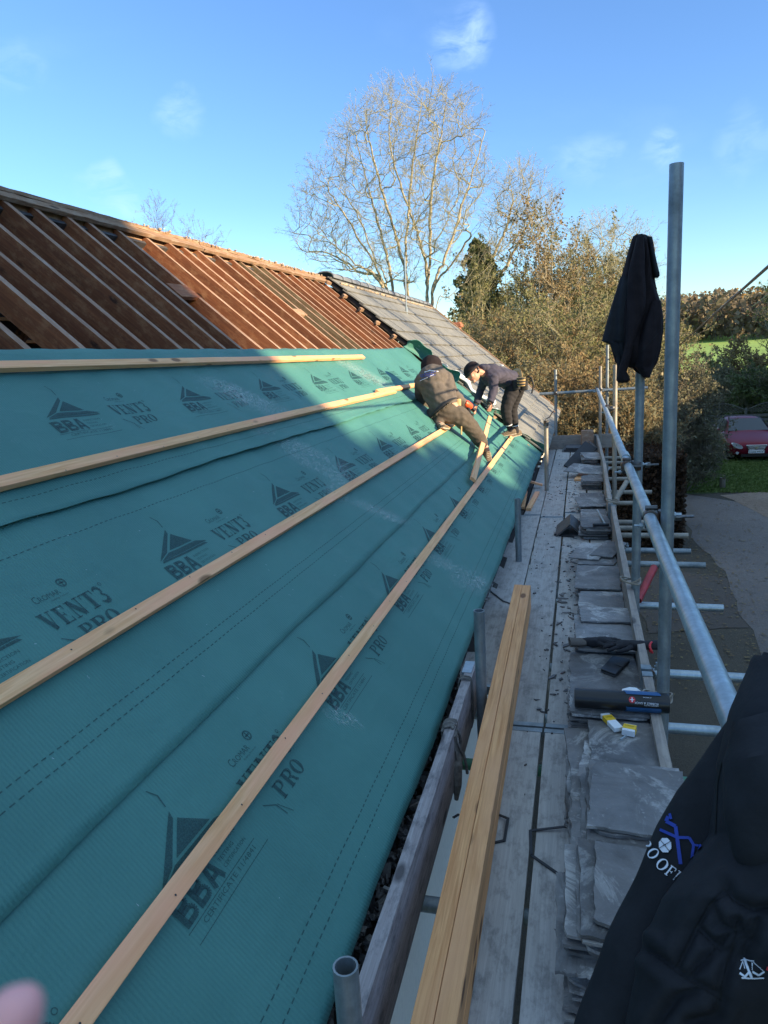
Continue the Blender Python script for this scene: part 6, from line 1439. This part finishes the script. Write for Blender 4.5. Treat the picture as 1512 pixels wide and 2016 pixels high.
# belt, tape loop and cordless nailer
hb_=J['hip']+(J['belly']-J['hip'])*.3; ax=(J['belly']-J['hip']); ax/=np.linalg.norm(ax); a1=np.cross(ax,[0,1,0]); a1/=np.linalg.norm(a1); a2=np.cross(ax,a1)
mb=MB(); mb.tube([hb_+(a1*math.cos(t)*.158+a2*math.sin(t)*.155) for t in np.linspace(0,2*math.pi,26)],[(.006,.02)]*26,6,cap=False); mb.build('tool_belt','black_felt',p1)
mb=MB(); a=PP(560,620,7.45); mb.tube([a,a+np.array([.012,-.02,-.12]),PP(570,870,7.42)],.009,6); mb.build('hammer_handle','leather_tan',p1)
mb=MB(); c0=PP(530,600,7.45); mb.loft([[c0+np.array([math.cos(t)*.045*q_,math.sin(t)*.03*q_,z]) for t in np.linspace(0,2*math.pi,12,endpoint=False)] for z,q_ in ((-.07,.7),(-.05,1),(.04,1.05),(.05,.9))]); mb.build('tool_pouch','leather_tan',p1,smooth='auto')
tl_=empty('nail_gun',tuple(PP(620,610,7.85)),'orange and black cordless nailer in the kneeling man right hand','tool')
a=PP(600,590,7.82); b_=PP(650,625,7.90); mb=MB(); mb.tube([a,a+(b_-a)*.3,b_],[.030,.042,.036],12); mb.build('motor_housing','tool_orange',tl_,smooth='auto')
mb=MB(); mb.tube([b_,b_+np.array([.05,.0,-.05])],[.026,.018],10); mb.tube([a+(b_-a)*.4,a+(b_-a)*.4+np.array([.03,0,-.11])],[.020,.018],8); mb.build('grip_and_nose','black_plastic',tl_,smooth='auto')
mb=MB(); q=a+(b_-a)*.4+np.array([.03,0,-.12]); mb.box(q-np.array([.035,.025,.02]),q+np.array([.035,.025,.02])); mb.build('battery','black_plastic',tl_,bevel=.004)
# ---------------------------------------------------------------- hoodie hung over the standard
hd=empty('hanging_hoodie',(.33,4.2,.55),'black hooded sweatshirt hanging by its hood from the top of the outer standard','hoodie')
HX=lambda x,y,dy=0:atY(1150+x/4.177,420+y/4.177,4.2+dy)
def drape(rows,name,mat,depth=.11,dy0=0,folds=(5,.010,0),n=40,parent=hd,flatb=.8,Y=4.2,conv=None):
    rings=[]
    cv=conv or (lambda x,y,d:HX(x,y,d)); rows2=[]
    for i in range(len(rows)-1):
        for k in range(4):
            t=k/4; rows2.append(tuple(a+(b-a)*t for a,b in zip(rows[i],rows[i+1])))
    rows2.append(rows[-1])
    for (y,xl,xr,dp) in rows2:
        L_=cv(xl,y,dy0); R_=cv(xr,y,dy0); c=(L_+R_)/2; hx=(R_-L_)/2; ring=[]
        fa=folds[1]*min(1,np.linalg.norm(hx)/.06)
        for k in range(n):
            a=2*math.pi*k/n; dd=np.array([0,-1,0])*dp
            rr=1+0*a; fo=fa*(math.sin(folds[0]*a+folds[2]+y*.006)+.6*math.sin((folds[0]*2+1)*a+y*.011))
            ring.append(c+hx*math.cos(a)+dd*math.sin(a)*(1 if math.sin(a)>0 else flatb)+np.array([0,-1,0])*fo*math.sin(a)**2+hx/np.linalg.norm(hx)*fo*.3*math.cos(a))
        rings.append(ring)
    mb=MB(); mb.loft(rings); return mb.build(name,mat,parent,smooth='auto')
drape([(176,425,505,.03),(190,405,530,.045),(230,392,560,.06),(330,362,575,.07),(430,335,585,.075),(540,300,585,.08),(640,268,603,.085),(740,240,638,.09),(850,215,654,.09),(950,205,650,.09),(1050,215,632,.085),(1150,240,612,.08),(1230,262,590,.07),(1275,400,560,.055),(1320,445,548,.045),(1350,480,535,.03)],'body','cloth_fleece',folds=(4,.016,.6))
drape([(520,300,420,.03),(640,262,400,.035),(760,226,385,.04),(880,193,375,.04),(980,167,365,.04),(1050,147,360,.035),(1062,175,355,.03),(1078,212,350,.03),(1120,228,348,.03),(1180,262,345,.03),(1260,266,340,.025),(1375,264,330,.02)],'left_panel','cloth_black',dy0=-.05,folds=(3,.010,0))
drape([(200,430,490,.03),(330,400,500,.035),(480,365,500,.04),(640,355,510,.04),(800,350,500,.04),(960,345,440,.04),(1060,340,408,.038),(1180,310,385,.035),(1300,280,350,.03),(1370,264,380,.028),(1393,280,352,.015)],'sleeve','cloth_fleece',dy0=-.10,folds=(3,.006,1.2))
drape([(196,520,560,.03),(240,522,568,.04),(330,535,582,.045),(430,552,604,.045),(490,562,620,.04),(515,568,621,.03),(530,574,608,.02)],'hood','cloth_black',dy0=-.03,folds=(2,.004,0))
drape([(720,560,630,.03),(820,520,645,.05),(920,480,640,.06),(1020,455,632,.065),(1120,430,612,.065),(1200,420,590,.06),(1260,415,568,.05),(1300,450,555,.05),(1340,475,545,.04),(1352,500,535,.02)],'pocket_panel','cloth_fleece',dy0=-.07,folds=(3,.008,2))
bb=[bvh_of(o) for o in hd.children]
class Multi:
    def __init__(s,l): s.l=l
    def ray_cast(s,o,d):
        best=(None,None,None,1e9)
        for b in s.l:
            h=b.ray_cast(o,d)
            if h[0] is not None and h[3]<best[3]: best=h
        return best if best[0] is not None else (None,None,None,None)
H2=lambda L_:[(1150+x/4.177,420+y/4.177) for x,y in L_]
decal(Multi(bb),'seam','seam_black',hd,bandp(H2([(610,985),(540,1060),(470,1140)]),1.4)+bandp(H2([(415,478),(470,486)]),.8)+bandp(H2([(455,1275),(545,1320)]),1.2),.002)
# ---------------------------------------------------------------- black padded jacket in the right foreground
jk=empty('work_jacket',(.33,1.0,-.2),'black padded jacket with blue and white roofing print hanging close at lower right','jacket')
JC=lambda x,y,d:atD(x,y,d)
def jdrape(rows,name,mat,folds,n=56,flatb=.9):
    rings=[]; rows2=[]
    for i in range(len(rows)-1):
        for k in range(5):
            t=k/5; t2=t*t*(3-2*t)*.0+t; rows2.append(tuple(a+(b-a)*t2 for a,b in zip(rows[i],rows[i+1])))
    rows2.append(rows[-1])
    for (xl,yl,xr,yr,d,dp) in rows2:
        L_=JC(xl,yl,d); R_=JC(xr,yr,d); c=(L_+R_)/2; hx=(R_-L_)/2; hn=hx/np.linalg.norm(hx); vw=-c/np.linalg.norm(c); vw-=hn*(vw@hn); vw/=np.linalg.norm(vw); ring=[]
        for k in range(n):
            a=2*math.pi*k/n; ca,sa=math.cos(a),math.sin(a); fo=folds(yl,a)
            ring.append(c+hx*ca+vw*(dp*sa*(1 if sa>0 else flatb)+fo*max(0,sa)**.7)+hn*fo*.3*ca)
        rings.append(ring)
    mb=MB(); mb.loft(rings); return mb.build(name,mat,jk,smooth='auto')
jdrape([(1512,1285,1700,1330,1.02,.05),(1470,1360,1680,1430,1.01,.06),(1440,1420,1650,1500,1.0,.065),(1392,1490,1600,1580,1.0,.065),(1340,1560,1530,1660,1.0,.065),(1303,1630,1480,1740,.99,.065),(1270,1700,1440,1800,.98,.06),(1235,1775,1390,1880,.97,.058),(1200,1850,1345,1950,.96,.056),(1165,1950,1290,2040,.95,.054),(1140,2016,1260,2090,.95,.052),(1120,2080,1240,2150,.95,.05)],'sleeve','cloth_black',lambda y,a:.004*math.sin(y*.035+a*2)+.003*math.sin(y*.018+3*a))
jdrape([(1500,1290,1800,1300,.98,.10),(1455,1400,1800,1400,.95,.13),(1426,1500,1800,1480,.93,.14),(1415,1580,1800,1560,.92,.14),(1404,1645,1800,1620,.91,.14),(1360,1705,1800,1690,.90,.135),(1312,1767,1800,1760,.89,.13),(1285,1830,1800,1830,.89,.125),(1271,1865,1800,1870,.885,.12),(1252,1945,1800,1950,.88,.12),(1236,2015,1800,2020,.88,.12),(1225,2090,1800,2090,.88,.12)],'body','cloth_black',
   lambda y,a:.006*math.sin(y*.012+a*3)+.010*math.exp(-((a-1.9)/.25)**2)*math.sin(y*.011)-.012*math.exp(-((a-1.35-(y-1700)*.0012)/.07)**2)+.004*math.sin(y*.05+a*5)*max(0,math.sin(a-.2)),n=110)
# hood collapsed over the shoulder and the quilted chest
jdrape([(1440,1420,1700,1350,.90,.03),(1425,1500,1700,1450,.86,.06),(1432,1600,1720,1540,.84,.07),(1450,1700,1730,1620,.84,.07),(1490,1765,1740,1690,.85,.06),(1560,1790,1750,1740,.86,.03)],'hood','cloth_black',lambda y,a:.008*math.sin(a*4+y*.02))
for (x0,y0,x1,y1,w_,d_) in ((1345,1900,1420,1700,60,.80),(1400,1950,1465,1790,55,.795),(1330,1960,1400,1880,60,.80),):
    pass
def sculpt(o,lines,width,depth,sub=2):
    bm=bmesh.new(); bm.from_mesh(o.data)
    for _ in range(sub): bmesh.ops.subdivide_edges(bm,edges=bm.edges[:],cuts=1,use_grid_fill=True,smooth=.6)
    loc=abs_loc(o.parent); bm.normal_update(); S=[]
    for l in lines:
        for a,b in zip(l[:-1],l[1:]): S.append((*a,*b))
    S=np.array(S); a=S[:,:2]; d=S[:,2:]-a; LL=(d**2).sum(1)
    for v in bm.verts:
        p=np.array(v.co)+loc; c=p@AX
        c=p[0]*AX[0]+p[1]*AX[1]-p[2]*AX[2]
        if c[2]<=0: continue
        x=756+FP*c[0]/c[2]; y=1008+FP*c[1]/c[2]
        t=np.clip(((np.array([x,y])-a)*d).sum(1)/LL,0,1); q=a+d*t[:,None]; ds=math.sqrt(((q-np.array([x,y]))**2).sum(1).min())
        v.co-=v.normal*(depth*math.exp(-(ds/width)**2)-depth*.55*math.exp(-((ds-width*3.2)/(width*1.6))**2))
    bm.to_mesh(o.data); bm.free(); o.data.polygons.foreach_set('use_smooth',[True]*len(o.data.polygons))
J6=lambda L_:[(1100+x/3.67,1500+y/3.67) for x,y in L_]
bodyj=[o for o in jk.children if o.name.startswith('body')][0]
sculpt(bodyj,[J6(l) for l in ([(1195,915),(1080,1030),(975,1210),(900,1360),(840,1490)],[(640,1360),(760,1450),(900,1560),(1060,1650),(1180,1730)],[(1000,1210),(1100,1310),(1180,1380)],[(1240,1240),(1180,1300),(920,1570)],[(1285,1150),(1275,1260),(1190,1560),(1165,1720)],[(1195,915),(1260,1010),(1400,1080),(1510,1060)],[(1160,1720),(1150,1850),(950,1890)],[(1300,1200),(1340,1300),(1330,1420)],[(1420,1150),(1390,1300)],[(1100,1060),(1150,1180),(1240,1230)],[(700,1900),(860,1700),(1000,1660)])],9,.009,1)
bj=Multi([bvh_of(o) for o in jk.children])
J6=lambda L_:[(1100+x/3.67,1500+y/3.67) for x,y in L_]
body_j=[o for o in jk.children if o.name.startswith('body')][0]
decal(bj,'seam','seam_black',body_j,bandp(J6([(1195,915),(1080,1030),(975,1210),(900,1360),(840,1490)]),2.0)+bandp(J6([(640,1360),(760,1450),(900,1560),(1060,1650),(1180,1730)]),2.0)+bandp(J6([(1000,1210),(1100,1310),(1180,1380)]),1.2)+bandp(J6([(1240,1240),(1180,1300),(920,1570)]),1.2)+bandp(J6([(1285,1150),(1275,1260),(1190,1560),(1165,1720)]),2.4)+bandp(J6([(1195,915),(1260,1010),(1400,1080),(1510,1060)]),2.0)+bandp(J6([(1180,0),(1150,150),(1135,520)]),2.2),.0012)
# blue roof lines, octagon window and lettering on the sleeve
sl=[o for o in jk.children if o.name.startswith('sleeve')][0]
bs=Multi([bvh_of(o) for o in jk.children])
decal(bs,'blue_roof_mark','logo_blue',sl,bandp(J6([(800,400),(785,435),(850,470),(880,740)]),7)+bandp(J6([(740,495),(860,550),(945,550),(975,600),(960,700)]),5.5)+bandp(J6([(975,600),(1040,610),(1010,640)]),4)+bandp(J6([(810,380),(820,420)]),5),.0025)
oc=[(775+46*math.cos(R(22.5+45*k))*(1.0),607+55*math.sin(R(22.5+45*k))) for k in range(8)]
decal(bs,'octagon_mark','logo_white',sl,[J6([oc[i],oc[(i+1)%8],(775,607)]) for i in range(8)],.0025)
decal(bs,'octagon_bars','seam_black',sl,bandp(J6([(735,635),(818,580)]),1.2)+bandp(J6([(745,570),(805,650)]),1.2),.004)
mbq=[]
class Cap:   # collect glyph quads in picture space
    def add(s,vs,fs,mi=None):
        for f_ in fs: mbq.append([vs[i] for i in f_])
def letter(ch,cx,cy,w,h,ang,**k):
    ca,sa=math.cos(R(ang)),math.sin(R(ang))
    glyph(Cap(),ch,lambda u,v:((1100+(cx+((u-.5)*w)*ca+((v-.5)*h)*sa)/3.67*1.0)+(cx*0),1500+(cy+((u-.5)*w)*sa-((v-.5)*h)*ca)/3.67),**k)
letter('R',640,600,60,80,70,B=.2); letter('O',694,668,66,84,56,B=.2); letter('O',756,745,74,88,44,B=.2); letter('F',812,795,52,80,38,B=.22); letter('I',858,826,34,78,34,B=.25); 
decal(bs,'roofing_lettering','logo_white',sl,mbq,.003)
# white emblem on the chest
mbq2=bandp(J6([(1315,1440),(1415,1432)]),2.2)+bandp(J6([(1350,1420),(1390,1550)]),5)+bandp(J6([(1318,1555),(1480,1555)]),3)+bandp(J6([(1330,1445),(1310,1500)]),1.6)+bandp(J6([(1410,1440),(1470,1500)]),1.2)+bandp(J6([(1340,1450),(1350,1500)]),1.4)+bandp(J6([(1405,1445),(1400,1500)]),1.2)+bandp(J6([(1310,1525),(1345,1545),(1375,1520)]),4)+bandp(J6([(1400,1510),(1440,1532),(1480,1505)]),4)
decal(bs,'white_emblem','logo_white',body_j,mbq2,.002)
decal(bs,'red_emblem','red_print',body_j,bandp(J6([(1495,1480),(1540,1500)]),7),.002)
# ---------------------------------------------------------------- the photographer's fingertip, close to the lens
fg=MB(); P0=atD(-110,2170,.060); P1=atD(55,1968,.055); d=(P1-P0); d/=np.linalg.norm(d); ln=np.linalg.norm(P1-P0)
rings=[]
sA=np.cross(d,[0,0,1]); sA/=np.linalg.norm(sA); sB=np.cross(d,sA)
for t,r_ in ((-3.5,1.1),(-1.6,1.05),(-.8,1.0),(.2,.98),(.6,.90),(.85,.72),(.96,.48),(1.0,.15)):
    rings.append([P0+d*ln*t+(sA*math.cos(a)+sB*math.sin(a)*.9)*.0034*r_ for a in np.linspace(0,2*math.pi,18,endpoint=False)])
fg.loft(rings); fo=fg.build('person','skin_pink',None,smooth='auto'); tag(fo,'blurred pink fingertip of the photographer in the lower left corner','person')
# ---------------------------------------------------------------- sun, sky, camera
SUN=np.array([.933,-.25,.259]); SUN/=np.linalg.norm(SUN)
sd=bpy.data.lights.new('sun','SUN'); sd.energy=3.1; sd.angle=R(.53); sd.color=(1,.78,.50); so=bpy.data.objects.new('sun',sd); COL.objects.link(so)
so.rotation_mode='QUATERNION'; so.rotation_quaternion=Vector(-SUN).to_track_quat('-Z','Y')
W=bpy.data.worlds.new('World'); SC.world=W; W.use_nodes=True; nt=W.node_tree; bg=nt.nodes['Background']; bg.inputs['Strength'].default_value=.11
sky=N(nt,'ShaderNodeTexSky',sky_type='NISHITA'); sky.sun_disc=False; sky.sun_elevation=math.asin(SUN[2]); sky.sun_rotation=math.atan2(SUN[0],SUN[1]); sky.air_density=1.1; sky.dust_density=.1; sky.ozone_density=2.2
tc=N(nt,'ShaderNodeTexCoord'); mp=N(nt,'ShaderNodeMapping'); mp.inputs['Scale'].default_value=(1,1,2.2); L(nt,tc.outputs['Generated'],mp.inputs['Vector'])
n1=noise(nt,mp.outputs['Vector'],3.1,6,.52,.3); n2=noise(nt,mp.outputs['Vector'],9,6,.6,.2)
mu=N(nt,'ShaderNodeMath',operation='MULTIPLY'); L(nt,ramp(nt,n1,[(.56,0),(.78,1)]),mu.inputs[0]); L(nt,ramp(nt,n2,[(.35,0),(.7,1)]),mu.inputs[1])
wn=N(nt,'ShaderNodeTexNoise'); wn.inputs['Scale'].default_value=7; wn.inputs['Detail'].default_value=4; L(nt,tc.outputs['Generated'],wn.inputs['Vector'])
ws_=N(nt,'ShaderNodeVectorMath',operation='SUBTRACT'); L(nt,wn.outputs['Color'],ws_.inputs[0]); ws_.inputs[1].default_value=(.5,.5,.5)
wm=N(nt,'ShaderNodeVectorMath',operation='SCALE'); wm.inputs['Scale'].default_value=.16; L(nt,ws_.outputs[0],wm.inputs[0]); wa=N(nt,'ShaderNodeVectorMath',operation='ADD'); L(nt,tc.outputs['Generated'],wa.inputs[0]); L(nt,wm.outputs[0],wa.inputs[1]); wobv=wa.outputs[0]
acc=None
for (px,py,rad_,st_) in ((885,55,2.6,.5),(870,5,2.4,.3),(1300,312,2.2,.5),(1155,332,2.2,.3),(362,203,2.0,.38),(2,130,2.2,.2),(212,388,2.2,.45),(1490,305,2.5,.22)):
    dv=ray(px,py); dp=N(nt,'ShaderNodeVectorMath',operation='DOT_PRODUCT'); wv=N(nt,'ShaderNodeVectorMath',operation='NORMALIZE'); L(nt,wobv,wv.inputs[0]); L(nt,wv.outputs[0],dp.inputs[0]); dp.inputs[1].default_value=tuple(dv)
    mr=N(nt,'ShaderNodeMapRange',interpolation_type='SMOOTHSTEP'); mr.inputs[1].default_value=math.cos(R(rad_)); mr.inputs[2].default_value=1.0; mr.inputs[4].default_value=st_*.6; L(nt,dp.outputs['Value'],mr.inputs[0])
    if acc is None: acc=mr.outputs[0]
    else: ad=N(nt,'ShaderNodeMath',operation='ADD'); L(nt,acc,ad.inputs[0]); L(nt,mr.outputs[0],ad.inputs[1]); acc=ad.outputs[0]
n3=noise(nt,mp.outputs['Vector'],22,7,.6,.5); mu2=N(nt,'ShaderNodeMath',operation='MULTIPLY',use_clamp=True); L(nt,acc,mu2.inputs[0]); L(nt,ramp(nt,n3,[(.36,0),(.62,1)]),mu2.inputs[1])
sm_=N(nt,'ShaderNodeMath',operation='MULTIPLY_ADD',use_clamp=True); L(nt,mu.outputs[0],sm_.inputs[0]); sm_.inputs[1].default_value=.12; L(nt,mu2.outputs[0],sm_.inputs[2])
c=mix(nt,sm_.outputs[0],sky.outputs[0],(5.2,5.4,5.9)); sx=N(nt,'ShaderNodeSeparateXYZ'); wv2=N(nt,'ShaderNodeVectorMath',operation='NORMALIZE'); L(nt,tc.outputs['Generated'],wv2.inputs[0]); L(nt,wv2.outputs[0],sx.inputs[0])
c=mix(nt,1,c,ramp(nt,sx.outputs['Z'],[(0,(.47,.59,.74)),(.2,(.37,.49,.68)),(.52,(.38,.50,.70)),(.68,(1.0,.95,.88)),(.8,(1.9,1.6,1.25))]),'MULTIPLY'); L(nt,c,bg.inputs['Color'])  # low sky dimmed, unseen sky overhead brightened and warmed to lift the shade
cam=bpy.data.cameras.new('camera'); co=bpy.data.objects.new('camera',cam); COL.objects.link(co)
cam.sensor_fit='VERTICAL'; cam.sensor_height=24; cam.sensor_width=18; cam.lens=1417/2016*24; cam.clip_start=.01; cam.clip_end=3000
r_=AX[:,0]*np.array([1,1,-1]); d_=AX[:,1]*np.array([1,1,-1]); f_=AX[:,2]*np.array([1,1,-1])
M=Matrix(((r_[0],-d_[0],-f_[0],0),(r_[1],-d_[1],-f_[1],0),(r_[2],-d_[2],-f_[2],0),(0,0,0,1))); co.matrix_world=M
cam.dof.use_dof=True; cam.dof.focus_distance=3.2; cam.dof.aperture_fstop=15
SC.camera=co; SC.render.resolution_x=768; SC.render.resolution_y=1024
SC.view_settings.view_transform='Standard'; SC.view_settings.look='None'; SC.view_settings.gamma=1; SC.view_settings.exposure=2.03
SC.cycles.max_bounces=6; SC.cycles.transparent_max_bounces=10
